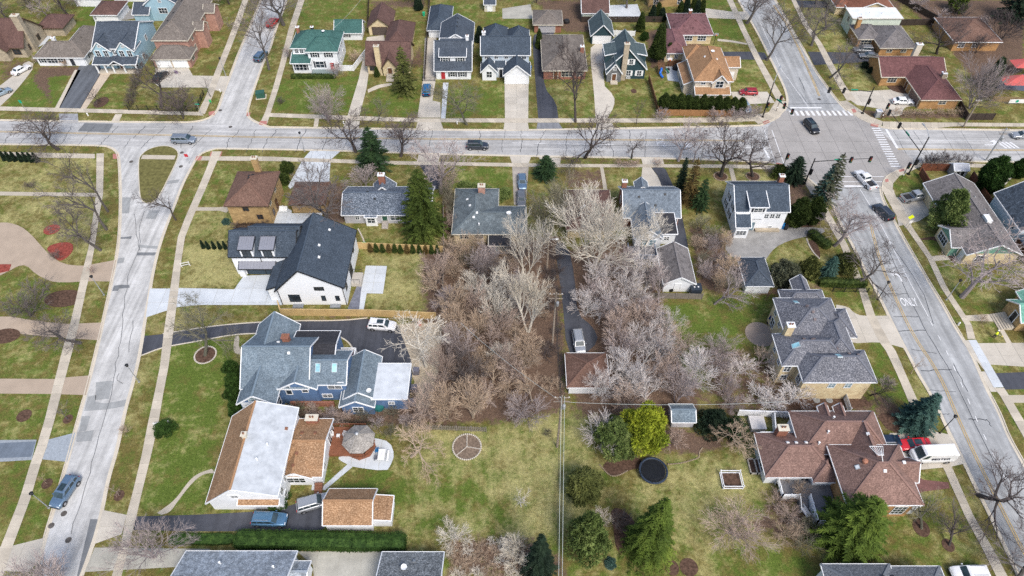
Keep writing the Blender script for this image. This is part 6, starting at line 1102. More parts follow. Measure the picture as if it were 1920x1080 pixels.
# ---------------------------------------------------------------- street furniture, fences, yard things
POLE = plain('black_pole', (.015, .016, .018), .5, .4); GALV = plain('galvanised', (.40, .42, .44), .45, .5, .15, metal=.4); WOODP = plain('weathered_pole', (.28, .235, .19), .9, .1, .25, 3); SIGNG = plain('green_sign', (.01, .33, .20), .5, .4); SIGNW = plain('sign_white', (.78, .78, .78), .5)
def lamp(c, h, label, mat=GALV, arm=None, head=POLE, name='street_lamp'):
    o = empty(name, (c[0], c[1], 0), 0, label=label, category='lamp')
    MB().tube([(0, 0, 0), (0, 0, h*.5), (0, 0, h)], [.09, .07, .05], 8).build('post', mat, o)
    if arm:
        m = MB().tube([(0, 0, h), (arm[0]*.4, arm[1]*.4, h+.5), (arm[0], arm[1], h+.6)], [.05, .045, .04], 6); m.build('arm', mat, o)
        MB().box(arm[0]-.28, arm[0]+.28, arm[1]-.14, arm[1]+.14, h+.52, h+.66).build('lamp_head', head, o)
    else:
        MB().lathe((0, 0, h), [(.10, 0), (.20, .08), (.26, .38), (.30, .42), (.05, .55)], 8).build('lamp_head', head, o)
    MB().box(-.14, .14, -.14, .14, 0, .12).build('base', mat, o); return o
lamp((-64.6,39.5), 4.4, 'lamp post on the grass verge beside the parked steel blue car'); lamp((-59.5,60.3), 4.4, 'lamp post on the lane verge opposite the third paver drive'); lamp((-72.3,78.6), 4.6, 'lamp post at the first paver drive mouth'); lamp((-70.1,149.1), 4.6, 'lamp post on the verge of the north lane driveway'); lamp((-44.9,119.5), 4.6, 'lamp post on the south verge of the street by the pale drive')
lamp((64.5,51.2), 4.6, 'dark lamp post on the avenue verge beside the leaning spruce', POLE); lamp((76.5,77.5), 4.8, 'lamp post on the avenue sidewalk near the leafless tree', GALV); lamp((64.4,77.5), 4.4, 'slim lamp post at the avenue kerb above the buff house drive', POLE); lamp((40.3,116.6), 6, 'slim lamp post on the south kerb before the junction', GALV, (0, 1.2))
def signal(o, x_, y_, z_, rz, n=3):
    """one three lamp signal head"""
    q = MB().box(-.22, .22, -.18, .18, -.62, .62).box(-.30, .30, .10, .14, -.72, .72).build('signal_head', POLE, o, loc=(x_, y_, z_), rz=rz)
    for k, mt in ((.4, plain('signal_red', (.25, .02, .02), .4)), (0, plain('signal_amber', (.25, .13, .02), .4)), (-.4, plain('signal_green', (.02, .16, .08), .4))):
        MB().tube([(0, -.20, k), (0, -.27, k)], [.14, .14], 10).build('signal_lens', mt, q)
def mast(c, h, arm, label, heads=2, lampd=None, hs=None):
    o = empty('traffic_signal', (c[0], c[1], 0), 0, label=label, category='traffic light')
    MB().tube([(0, 0, 0), (0, 0, h)], [.16, .11], 8).build('post', POLE, o); L = math.hypot(*arm); za = (hs or 5.8)
    MB().tube([(0, 0, za), (arm[0]*.5, arm[1]*.5, za+.25), (arm[0], arm[1], za+.35)], [.10, .075, .05], 7).build('mast_arm', POLE, o)
    rz = math.atan2(arm[1], arm[0])
    for i in range(heads): t = 1-.34*i; signal(o, arm[0]*t, arm[1]*t, za+.1, rz)
    signal(o, .35, 0, 3.2, rz+1.57)
    MB().box(-.75, .75, -.03, .03, -.2, .2).build('street_name_sign', SIGNG, o, loc=(arm[0]*.42, arm[1]*.42, za+.3), rz=rz)
    if lampd:
        MB().tube([(0, 0, h), (lampd[0]*.5, lampd[1]*.5, h+.9), (lampd[0], lampd[1], h+1.1)], [.07, .06, .05], 6).build('lamp_arm', GALV, o); MB().box(-.4, .4, -.16, .16, -.08, .08).build('lamp_head', GALV, o, loc=(lampd[0], lampd[1], h+1.1), rz=math.atan2(lampd[1], lampd[0]))
    MB().box(-.25, .25, -.25, .25, 0, .25).build('base', POLE, o); return o
mast((80.6,133.5), 7.0, (-9.5, 0.5), 'black signal mast on the northeast corner reaching over the crosswalk')
mast((82.9,111.8), 9.5, (-1.5, 13.5), 'tall black signal mast with lamp on the southeast corner', lampd=(-.6, 2.6))
mast((60.3,108.7), 6.6, (11.5, .6), 'black signal mast on the southwest corner behind the spruce')
mast((57.3,132.1), 9.0, (3.2, -6.5), 'black signal mast with lamp on the northwest corner', lampd=(2.2, 4.5))
for c, lb in (((84.2,131.4), 'pedestrian signal post beside the grey control cabinet'), ((80.9,110.4), 'pedestrian signal post on the southeast plaza'), ((56.9,113.4), 'pedestrian signal post by the southwest corner'), ((61,134.4), 'pedestrian signal post by the northwest corner')):
    o = empty('pedestrian_signal', (c[0], c[1], 0), 0, label=lb, category='traffic light'); MB().tube([(0, 0, 0), (0, 0, 4.2)], [.07, .06], 8).build('post', POLE, o); signal(o, .0, -.25, 3.6, .4); signal(o, .25, .1, 3.4, 1.9); MB().box(-.1, .1, -.14, -.05, 1, 1.25).build('push_button', SIGNW, o)
def thing(name, label, cat, c, rz=0, group=None): return empty(name, (c[0], c[1], 0), rz, label=label, category=cat, group=group)
o = thing('control_cabinet', 'grey traffic control cabinet on the northeast corner', 'cabinet', (83.5,132.3)); MB().box(-.55, .55, -.45, .45, 0, 1.6).build('body', GALV, o); MB().box(-.65, .65, -.55, .55, 1.6, 1.7).build('lid', SIGNW, o); MB().box(-.45, .45, -.48, -.45, .2, 1.5).build('door', GALV, o)
for c, rz, lb in (((-59.3,140.2), .2, 'green utility transformer box on the north lane verge'),):
    o = thing('transformer_box', lb, 'utility box', c, rz); gm = plain('transformer_green', (.03, .10, .075), .5); MB().box(-.95, .95, -.75, .75, .1, 1.35).build('body', gm, o); MB().box(-1.0, 1.0, -.8, .8, 1.35, 1.45).build('lid', gm, o); MB().box(-1.2, 1.2, -1.0, 1.0, 0, .1).build('pad', WALK, o)
# wooden utility poles and the wires between them
def upole(c, h, label, tf=True, cross=2.2, lampa=False, street=False):
    o = thing('utility_pole', label, 'utility pole', c); MB().tube([(0, 0, 0), (0, 0, h*.6), (0, 0, h)], [.18, .14, .11], 8).build('post', GALV if street else WOODP, o)
    for z in (h-.5, h-1.5): MB().box(-cross/2, cross/2, -.06, .06, z, z+.12).build('crossarm', WOODP, o)
    m = MB()
    for x_ in (-.9, -.3, .3, .9): m.lathe((x_*cross/2.2, 0, h-.38), [(.05, 0), (.07, .1), (.03, .2)], 6)
    m.build('insulator', SIGNW, o)
    if tf: MB().lathe((.32, -.1, h-3.0), [(.24, 0), (.26, .1), (.26, .8), (.15, .95)], 10).build('transformer', GALV, o)
    if lampa: MB().tube([(0, 0, h-2), (.6, 0, h-1.6), (1.4, 0, h-1.6)], .05, 6).build('lamp_arm', GALV, o); MB().box(1.2, 1.7, -.12, .12, h-1.7, h-1.55).build('lamp_head', SIGNW, o)
    return (c[0], c[1], h)
p1 = upole((6.7,48.9), 14.1, 'utility pole with transformer at the edge of the lawn'); p2 = upole((6.7,67.5), 13.6, 'utility pole with transformer in the middle of the wood'); p3 = upole((6.4,84.8), 9.4, 'leaning grey utility pole with lamp beside the great pale tree', False, 1.2, True)
p4 = upole((101.2,116.4), 8.3, 'grey utility pole with tangled fittings on the eastern street', True, 1.6, False, True); p5 = upole((101.6,128.4), 7.2, 'slender utility pole beside the board screen on the north side', False, 1.4)
def wire(a, b, sag, mat=plain('cable_black', (.02, .02, .02), .6), r=.022, name='power_line', label=None):
    pts = [(a[0]+(b[0]-a[0])*t, a[1]+(b[1]-a[1])*t, a[2]+(b[2]-a[2])*t-sag*4*t*(1-t)) for t in [i/12 for i in range(13)]]
    return MB().tube(pts, r, 4).build(name, mat, label=label, category='cable', group='overhead wires of the utility poles')
LW = plain('cable_pale', (.45, .50, .48), .5)
for a, b, nm in ((p1, p2, 'between the lawn pole and the wood pole'), (p2, p3, 'between the wood pole and the leaning pole'), (p1, (5.0, 18, 10.5), 'running down over the back lawn')):
    for k, x_ in enumerate((-.32, -.1, .1, .32)):
        wire((a[0]+x_, a[1], a[2]-.2), (b[0]+x_, b[1], b[2]-.2), .5, LW if k in (1, 3) and b[1] < 20 else plain('cable_black', (.02, .02, .02), .6), .03, label='overhead wire '+nm)
for k in (0, 1): wire((p1[0]+.1*k, p1[1], p1[2]-2.2-.3*k), (p2[0]+.1*k, p2[1], p2[2]-2.2-.3*k), .6, r=.035, label='lower overhead cable between the two transformer poles')
wire((p1[0], p1[1], p1[2]-1.5), (40, 53, 6), .8, LW, label='service wire crossing the shed toward the umber roofs'); wire((p1[0], p1[1], p1[2]-1.5), (-8, 66, 8), .8, LW, label='service wire leading west into the thicket'); wire((-39.1,172)+(8,), (-45.6,158.9)+(6,), .4, LW, label='service wire to the green roofed garage')
# road signs
def sign(c, h, w, hh, mat, label, diamond=False, rz=0, name='road_sign', word=None):
    o = thing(name, label, 'sign', c, rz); MB().tube([(0, .03, 0), (0, .03, h)], .04, 6).build('post', GALV, o); z = h-hh/2
    v = [(0, -.02, z-hh*.7), (w*.7, -.02, z), (0, -.02, z+hh*.7), (-w*.7, -.02, z)] if diamond else [(-w/2, -.02, z-hh/2), (w/2, -.02, z-hh/2), (w/2, -.02, z+hh/2), (-w/2, -.02, z+hh/2)]
    MB().add(v+[(q[0], .0, q[2]) for q in v], [(0, 1, 2, 3), (7, 6, 5, 4), (0, 4, 5, 1), (1, 5, 6, 2), (2, 6, 7, 3), (3, 7, 4, 0)]).build('plate', mat, o)
    if word: text(word, (0, -.03, z), 0, .12, .12, SIGNW, o, rx=R(90))
    return o
sign((76,95.6), 3.4, .9, .9, plain('fluorescent_yellow', (.75, .85, .02), .4), 'fluorescent yellow crossing sign by the avenue sidewalk', True); sign((76.5,95.6), 2.0, .5, .7, SIGNW, 'small white sign below the yellow crossing sign'); sign((-68.5,115.3), 2.6, .75, .75, plain('stop_red', (.5, .02, .03), .4), 'red stop sign at the lane mouth beside the island')
sign((-71.2,132.7), 3.2, 1.0, .25, SIGNG, 'green street name sign at the fenced corner'); sign((-112.2,134.4), 3.0, .6, .8, SIGNG, 'green banner sign on a post near the western edge'); sign((-70.3,137.3), 1.2, .5, .7, plain('lawn_sign_green', (.02, .45, .14), .5), 'small green lawn sign beside the corner yard')
o = thing('lawn_sign_frame', 'white wooden sign frame on the lawn beside the lane sidewalk', 'sign', (-59.9,85.5), .3)
MB().box(-.75, -.65, -.05, .05, 0, 1.1).box(.65, .75, -.05, .05, 0, 1.1).build('post', SIGNW, o); MB().box(-.8, .8, -.04, .04, .95, 1.05).box(-.65, .65, -.03, .03, .4, .5).build('rail', SIGNW, o)
# fences: every panel and post its own piece
def fence(line, h, mat, label, name='board_fence', w=2.4, post=None, style='board', top=None, cat='fence'):
    o = empty(name, (line[0][0], line[0][1], 0), 0, label=label, category=cat); ox, oy = line[0]
    for i in range(len(line)-1):
        a, b = line[i], line[i+1]; L = math.dist(a, b); n = max(1, round(L/w)); dx, dy = (b[0]-a[0])/L, (b[1]-a[1])/L; ang = math.atan2(dy, dx)
        for k in range(n+1):
            q = lerp(a, b, k/n)
            if k < n or i == len(line)-2: MB().box(-.07, .07, -.07, .07, 0, h+.1).build('post', post or mat, o, loc=(q[0]-ox, q[1]-oy, 0), rz=ang)
            if k < n:
                l = L/n-.14; m = MB()
                if style == 'board': nb = max(1, int(l/.16)); [m.box(.07+j*l/nb+.006, .07+(j+1)*l/nb-.006, -.015-.012*(j % 2), .015, .06, h-(.02 if j % 2 else 0)) for j in range(nb)]; m.box(.07, .07+l, .016, .06, h*.75, h*.75+.09).box(.07, .07+l, .016, .06, h*.2, h*.2+.09)
                elif style == 'picket': nb = max(1, int(l/.26)); [m.box(.07+j*l/nb, .07+j*l/nb+.13, -.015, .015, .05, h) for j in range(nb)]; m.box(.07, .07+l, .016, .05, h*.7, h*.7+.09).box(.07, .07+l, .016, .05, h*.25, h*.25+.09)
                elif style == 'iron': nb = max(1, int(l/.20)); [m.box(.07+j*l/nb, .07+j*l/nb+.03, -.015, .015, .05, h) for j in range(nb)]; m.box(.07, .07+l, -.02, .02, h*.9, h*.9+.04).box(.07, .07+l, -.02, .02, .12, .16)
                else: m.box(.07, .07+l, -.04, .04, h-.15, h).box(.07, .07+l, -.04, .04, h*.45, h*.45+.12)
                if top: m.box(.0, .07+l, -.08, .08, h, h+.05)
                m.build('panel', mat, o, loc=(q[0]-ox, q[1]-oy, 0), rz=ang)
    return o
F_TAN = siding('cedar_boards', (.60, .43, .20), False, .2); F_BRN = siding('brown_boards', (.17, .085, .045), False, .3); F_GRY = siding('grey_boards', (.24, .215, .19), False, .3); F_DRK = siding('dark_boards', (.06, .045, .038), False, .3); F_RED = siding('redwood_boards', (.20, .075, .045), False, .3); VINYL = plain('white_vinyl', (.80, .82, .85), .4, .4, .04)
fence([(-40.5,75.8),(-39.7,73.9),(-23.9,73.7),(-13,73.1)], 1.8, F_TAN, 'new cedar fence south of the modern farmhouse', w=2.5, top=True); fence([(-28.9,90),(-12.8,89)], 1.7, F_TAN, 'tan plank fence behind the young conifers', top=True); fence([(-13.7,102.2),(-12.7,89),(-12,74.1)], 1.6, F_GRY, 'weathered fence running beside the big spruce')
fence([(33.5,132.7),(50.3,132.3)], 1.7, siding('rust_boards', (.36, .19, .085), False, .25), 'rust brown board fence in front of the evergreen row'); fence([(33.1,147),(33.5,132.7)], 1.7, F_BRN, 'brown board fence between tudor yard and play patio', top=True); fence([(38.6,153.5),(42.7,153.7)], 1.7, F_BRN, 'short brown fence behind the play patio')
fence([(85.7,113),(93.1,112.8)], 1.8, F_RED, 'dark red board fence along the junction sidewalk', top=True); fence([(85,111.6),(84.9,102)], 1.9, F_RED, 'rust red board fence beside the silver pickup', top=True); fence([(95.1,110.4),(94.9,105.4),(94.6,85.5)], 1.9, F_RED, 'long red brown fence between bungalow and ice blue house', top=True)
fence([(-42.4,151.5),(-39.1,151.5),(-36.1,162.9)], 1.5, VINYL, 'white vinyl fence beside the green roofed house', top=True); fence([(34.6,54.2),(46.6,53.7)], 1.6, VINYL, 'long white vinyl fence above the umber roofed house', top=True); fence([(39.8,53.7),(39.3,50.9)], 1.6, VINYL, 'short white vinyl fence by the grill patio', top=True); fence([(51.8,54.6),(51.9,57.5)], 1.5, VINYL, 'white gate fence between buff and umber houses', 'white_gate', 3)
fence([(21.7,77.9),(33.4,77.6)], 1.5, F_GRY, 'grey plank fence below the white gabled garage'); fence([(-12.9,51.8),(-3.9,51.4)], 1.4, F_GRY, 'grey picket fence at the edge of the thicket', style='picket'); fence([(-28.2,52.6),(-21.1,52.5)], 1.4, F_DRK, 'dark picket fence behind the gazebo', style='picket')
fence([(-88.6,134.8),(-72.7,134.4)], 1.3, POLE, 'black iron fence round the corner yard', 'iron_fence', style='iron'); fence([(-73.1,141.1),(-72.7,134.4)], 1.3, POLE, 'black iron fence along the north lane sidewalk', 'iron_fence', style='iron'); fence([(-21.7,147),(-18.7,147)], 1.2, POLE, 'black iron gate across the long driveway', 'iron_gate', style='iron'); fence([(57,79.4),(63.1,79.2)], 1.1, POLE, 'black iron fence behind the buff brick house', 'iron_fence', style='iron'); fence([(56.1,92.8),(57.4,93)], 1.4, POLE, 'dark gate at the gravel drive', 'iron_gate', style='iron')
fence([(103.7,136.3),(103.2,131),(109.3,131)], 1.7, F_DRK, 'dark board screen beside the maroon roofed ranch', top=True); fence([(112.5,138.4),(127.7,137.1)], 1.4, siding('tan_rail_boards', (.30, .22, .12), False), 'tan fence carrying a white banner east of the ranch'); fence([(108.7,188.4),(115.2,174.8)], 1.7, F_DRK, 'dark fence receding at the northeast yards', top=True); fence([(103.6,173.9),(114.5,174.2)], 1.7, F_DRK, 'dark fence behind the split level lawn', top=True)
fence([(-38.7,173.9),(-40.4,188.4)], 1.6, F_DRK, 'dark fence beside the brown garage yard'); fence([(-21.2,147.5),(-23.2,188.4)], 1.6, F_DRK, 'dark fence along the long driveway', top=True); fence([(18.8,175.7),(40.4,175.7)], 1.6, F_DRK, 'dark fence behind the tudor yard', top=True); fence([(-121.4,184.7),(-108.5,184)], 1.8, VINYL, 'white vinyl fence at the northwest edge', top=True); fence([(-54.2,52.4),(-52.1,52.9)], .8, VINYL, 'low white rail fence round the oval evergreen', 'rail_fence', style='rail')
fence([(21.1,168.3),(24.9,168.9),(32.3,168.3)], 1.5, VINYL, 'white lattice fence between tudor house and garage')
fence([(25.3,176.3),(20.6,170.5)], 1.6, F_GRY, 'grey fence beside the tudor garage')
# banner, screens, dish
o = thing('banner', 'white banner with round green emblem on the tan fence', 'banner', (117.4,137.1)); MB().box(-1.8, 1.8, -.14, -.10, .5, 1.5).build('cloth', SIGNW, o); MB().lathe((0, 0, 0), [(.36, 0), (.36, .02)], 16).build('emblem', SIGNG, o, loc=(0, -.145, 1.0)).rotation_euler = (R(90), 0, 0)
# deck, gazebo and patio of the orange roofed house
DECK = siding('redwood_deck', (.26, .105, .058), False, .25); o = thing('timber_deck', 'redwood deck between the orange roofs and the gazebo', 'deck', (-24.5, 49.3)); n_ = 17
for i in range(n_): MB().box(-2.4, 2.6, -1.9+i*.27, -1.9+i*.27+.255, .45, .5).build('plank', DECK, o)
MB().box(-2.4, 2.6, -1.95, -1.9, 0, .45).box(-2.45, -2.4, -1.9, 2.7, 0, .45).build('skirt', DECK, o)
m = MB().box(-2.4, 2.6, 2.66, 2.76, 1.3, 1.38)
for x_ in (-2.3, -1.1, 0, 1.3, 2.5): m.box(x_-.06, x_+.06, 2.65, 2.77, .45, 1.4)
for i in range(24): m.box(-2.3+i*.2, -2.26+i*.2, 2.69, 2.73, .5, 1.3)
m.build('railing', DECK, o)
for i in range(3): MB().box(2.6+i*.34, 2.94+i*.34, -1.9, -.4, 0, .42-.13*i).build('step', DECK, o)
o = thing('gazebo', 'octagonal gazebo with weathered grey shingled roof beside the deck', 'gazebo', (-22.4,48.9)); GR = shingle('gazebo_shingles', (.26, .245, .225), (.42, .40, .37), .3, .5)
for k in range(8):
    a, b = math.pi/8+k*math.pi/4, math.pi/8+(k+1)*math.pi/4; q = lambda t, r: (r*math.cos(t), r*math.sin(t))
    MB().add([(*q(a, 2.45), 2.4), (*q(b, 2.45), 2.4), (0, 0, 3.9), (*q(a, 2.45), 2.28), (*q(b, 2.45), 2.28), (0, 0, 3.75)], [(0, 1, 2), (5, 4, 3), (0, 3, 4, 1)]).build('roof_panel', GR, o)
    MB().bar((*q(a, 2.47), 2.41), (0, 0, 3.93), .12, .06).build('hip_ridge', ridge_mat(GR), o); MB().tube([(*q(a, 2.1), .4), (*q(a, 2.1), 2.4)], .07, 6).build('post', DECK, o)
    MB().bar((*q(a, 2.1), 1.25), (*q(b, 2.1), 1.25), .06, .08).bar((*q(a, 2.1), .6), (*q(b, 2.1), .6), .06, .08).build('rail', DECK, o)
MB().lathe((0, 0, 0), [(2.2, 0), (2.2, .42)], 8).build('floor', DECK, o); MB().lathe((0, 0, 3.85), [(.28, 0), (.28, .25), (.1, .4)], 8).build('finial', GALV, o)
def chair(c, rz, mat, label, name='garden_chair', group=None):
    o = thing(name, label, 'chair', c, rz, group); z = .5 if name == 'deck_chair' else .02
    MB().box(-.27, .27, -.27, .27, z+.40, z+.46).build('seat', mat, o); MB().box(-.27, .27, .24, .30, z+.46, z+.95).build('backrest', mat, o)
    for x_ in (-.24, .24):
        for y_ in (-.24, .24): MB().box(x_-.03, x_+.03, y_-.03, y_+.03, z, z+.4).build('leg', mat, o)
    for x_ in (-.3, .3): MB().box(x_-.04, x_+.04, -.27, .28, z+.62, z+.67).build('armrest', mat, o)
    return o
chair((-26.9,50.5), .3, SIGNW, 'white chair on the deck nearest the house wall', 'deck_chair'); chair((-24.9,50.5), -.2, SIGNW, 'white chair on the deck nearest the gazebo', 'deck_chair')
o = thing('side_table', 'small white table between the two deck chairs', 'table', (-25.9,50.3)); MB().box(-.25, .25, -.25, .25, .92, .97).build('top', SIGNW, o); [MB().box(x_-.03, x_+.03, y_-.03, y_+.03, .5, .92).build('leg', SIGNW, o) for x_ in (-.2, .2) for y_ in (-.2, .2)]
BLUEC = plain('blue_plastic', (.02, .16, .38), .4); GREYC = plain('grey_plastic', (.14, .15, .18), .5); chair((-19.9,48.1), -1.5, BLUEC, 'blue chair on the white patio'); chair((-19.9,46.9), -1.5, GREYC, 'grey chair on the white patio')
o = thing('picnic_table', 'pale picnic table with bench on the white patio', 'table', (-19.1,47.3)); MB().box(-.5, .5, -.9, .9, .7, .76).build('top', SIGNW, o); MB().box(.75, 1.05, -.9, .9, .4, .45).build('bench', SIGNW, o); MB().box(-.4, .4, -.6, -.5, 0, .7).box(-.4, .4, .5, .6, 0, .7).build('leg', GALV, o); MB().box(.8, 1.0, -.6, -.5, 0, .4).box(.8, 1.0, .5, .6, 0, .4).build('bench_leg', GALV, o)
o = thing('kettle_grill', 'dark round grill between gazebo and patio', 'grill', (-21.3,48.7)); MB().lathe((0, 0, .6), [(.08, 0), (.27, .12), (.31, .26), (.27, .4), (.08, .5)], 12).build('bowl', TRIMB, o); [MB().bar((0, 0, .65), (.3*math.cos(k*2.1), .3*math.sin(k*2.1), 0), .03, .03).build('leg', GALV, o) for k in range(3)]
# garden pieces
STONEW = plain('white_stone', (.52, .48, .42), .8, .2, .2); c = (-6.7,48.9); o = thing('ring_garden', 'round stone edged garden bed split in three by stone spokes', 'garden bed', c); MB().lathe((0, 0, 0), [(2.05, 0), (2.0, .06)], 28).build('soil', plain('dry_soil', (.19, .145, .11), .95, .1, .4, 3), o)
ST = MB().lathe((0, 0, 0), [(.10, 0), (.13, .08), (.10, .17), (.04, .2)], 6).mesh('stone')
for k in range(44): t = 6.283*k/44; put('stone', ST, STONEW, o, (2.1*math.cos(t), 2.1*math.sin(t), 0), k*.7, (1.1, 1.3, 1))
for a in (1.6, 3.9, 6.1):
    for j in range(10): put('stone', ST, STONEW, o, ((.1+j*.2)*math.cos(a), (.1+j*.2)*math.sin(a), .03), j*.9, .8)
for c, rx, lb, n_ in (((-50.5,65.6), 1.72, 'stone ring round the spreading front yard tree', 36), ((43.5,111.1), 1.4, 'stone ring round the western mulch bed tree', 26), ((50.2,111.1), 1.4, 'stone ring round the eastern mulch bed tree', 26)):
    o = thing('stone_ring', lb, 'stone edging', c)
    for k in range(n_): t = 6.283*k/n_; put('stone', ST, STONEW if rx > 1.5 else plain('tan_stone', (.30, .24, .17), .9), o, (rx*math.cos(t), rx*math.sin(t), 0), k*.7, (1.2, 1.4, .8))
def edging(line, label, mat=STONEW, s=1.0):
    line = smooth_line(line); o = thing('stone_edging', label, 'stone edging', line[0]); n_ = max(4, int(plen(line)/.34/s))
    for k in range(n_): q = along(line, k/n_); put('stone', ST, mat, o, (q[0]-line[0][0], q[1]-line[0][1], 0), k*.7, (1.3*s, 1.5*s, s))
edging([(12.8,46),(14.1,44.2),(15.4,44.3),(16.9,45.2)], 'pale stone edging west of the trampoline', plain('tan_stone', (.30, .24, .17), .9), .7); edging([(22.8,46.1),(24.5,46.2),(26.6,46.8),(27.6,47.2),(27.6,48),(28.4,48.9)], 'pale stone edging east of the trampoline', plain('tan_stone', (.30, .24, .17), .9), .7); edging([(56.2,92.8),(56.1,91.2),(56.4,88.9),(57.2,87.2)], 'pale stone edging of the mulch bed by the gravel drive'); edging([(-29.7,95.3),(-28.6,93.1),(-27.7,91)], 'stepping stones beside the grey ranch')
edging([(40.7,54.6),(42.6,54.1),(45,54),(47.4,53.8),(49.9,53.9)], 'rough boulders along the bed below the buff house', plain('grey_boulder', (.22, .20, .18), .9, .1, .3), 2.6); edging([(81.8,93.1),(81,91.7),(81.6,89.6),(81.8,88.2)], 'curved concrete edging before the bungalow')
for c, rz, lb in (((31.4,43.5), .0, 'white framed raised garden bed on the back lawn'),):
    o = thing('raised_bed', lb, 'garden bed', c, rz)
    for z in (.25, .9): MB().box(-1.45, 1.45, -1.25, -1.15, z-.12, z).box(-1.45, 1.45, 1.15, 1.25, z-.12, z).box(-1.45, -1.35, -1.2, 1.2, z-.12, z).box(1.35, 1.45, -1.2, 1.2, z-.12, z).build('rail', VINYL, o)
    [MB().box(x_-.06, x_+.06, y_-.06, y_+.06, 0, 1.1).build('post', VINYL, o) for x_ in (-1.4, 1.4) for y_ in (-1.2, 1.2)]; MB().box(-1.3, 1.3, -1.1, 1.1, 0, .2).build('soil', MULCH, o)
o = thing('raised_bed', 'narrow stone raised bed beside the umber house wall', 'garden bed', (35.4,45.7)); MB().box(-1.0, -.85, -1.2, 1.2, 0, .35).box(.85, 1.0, -1.2, 1.2, 0, .35).box(-1, 1, -1.2, -1.05, 0, .35).box(-.1, .1, -1.2, 1.2, 0, .35).box(-1, 1, 1.05, 1.2, 0, .35).build('kerbing', STONEW, o); MB().box(-.85, .85, -1.05, 1.05, 0, .2).build('soil', MULCH, o)
o = thing('trampoline', 'round black trampoline with blue grey padded rim', 'trampoline', (20.3,44.7)); MB().lathe((0, 0, .85), [(1.75, 0), (1.75, .02)], 28).build('mat', plain('trampoline_mat', (.008, .01, .014), .6, .3, .3), o)
m = MB(); ring = [(1.95*math.cos(6.283*k/28), 1.95*math.sin(6.283*k/28), .88) for k in range(29)]; m.tube(ring, .17, 6); m.build('padded_rim', plain('navy_pad', (.03, .045, .075), .5), o)
for k in range(6): t = 6.283*k/6+.3; MB().tube([(2.0*math.cos(t), 2.0*math.sin(t), 0), (2.0*math.cos(t), 2.0*math.sin(t), 1.9)], .035, 6).build('net_pole', TRIMB, o)
for k in range(6):
    a, b = 6.283*k/6+.3, 6.283*(k+1)/6+.3; MB().bar((2*math.cos(a), 2*math.sin(a), 1.88), (2*math.cos(b), 2*math.sin(b), 1.88), .03, .03).build('net_rail', TRIMB, o)
# play set on the side patio
o = thing('play_set', 'climbing frame with blue slide on the side patio', 'play set', (36.7,150.1)); WDP = plain('play_timber', (.16, .09, .05), .8); SLD = plain('blue_slide', (.02, .14, .55), .35)
[MB().box(x_-.06, x_+.06, y_-.06, y_+.06, 0, 2.6).build('post', WDP, o) for x_ in (-.8, .8) for y_ in (.2, 1.8)]; MB().box(-.85, .85, .15, 1.85, 1.3, 1.4).build('platform', WDP, o); MB().box(-.8, .8, 1.78, 1.82, 1.4, 2.1).box(-.85, .85, .15, .25, 2.5, 2.6).build('guard_rail', WDP, o)
MB().tube([(-.1, .2, 1.45), (-.2, -.3, 1.3), (-.5, -.8, .8), (-.2, -1.4, .4), (.1, -1.9, .25)], .3, 8).build('slide', SLD, o); MB().tube([(.8, .8, 1.4), (1.4, .4, .8), (1.9, .0, .3)], .22, 6).build('side_slide', plain('green_slide', (.02, .12, .08), .4), o)
o = thing('basketball_hoop', 'basketball hoop on the side patio', 'basketball hoop', (38.6,152)); MB().tube([(0, 0, 0), (0, 0, 3.2)], .06, 6).build('post', POLE, o); MB().box(-.55, .55, -.35, -.3, 2.8, 3.5).build('backboard', SIGNW, o); MB().lathe((0, -.6, 3.0), [(.23, 0), (.23, .03)], 12).build('hoop', plain('hoop_orange', (.5, .12, .02), .5), o); MB().box(-.5, .5, -.3, .5, 0, .2).build('base', TRIMB, o)
o = thing('basketball_hoop', 'basketball hoop beside the rose roofed ranch', 'basketball hoop', (52.3,164)); MB().tube([(0, 0, 0), (0, 0, 3.2)], .06, 6).build('post', POLE, o); MB().box(-.55, .55, -.35, -.3, 2.7, 3.4).build('backboard', GALV, o); MB().lathe((0, -.6, 2.9), [(.23, 0), (.23, .03)], 12).build('hoop', plain('hoop_orange', (.5, .12, .02), .5), o)
o = thing('covered_grill', 'black covered patio furniture beside the basketball hoop', 'furniture cover', (40.9,152.3)); MB().lathe((0, 0, 0), [(1.1, 0), (1.15, .5), (.9, 1.1), (.3, 1.3)], 12, 1, .7).build('cover', TRIMB, o)
for c, mt, lb in (((41.6,150.8), plain('coral_plastic', (.65, .10, .10), .4), 'coral plastic play ball bin on the side patio'), ((42,150.1), plain('mint_plastic', (.05, .45, .25), .4), 'green plastic toy bin on the side patio')):
    o = thing('toy_bin', lb, 'toy', c); MB().lathe((0, 0, 0), [(.25, 0), (.32, .6), (.34, .62)], 10).build('tub', mt, o); MB().lathe((0, 0, .62), [(.35, 0), (.2, .1)], 10).build('lid', mt, o)
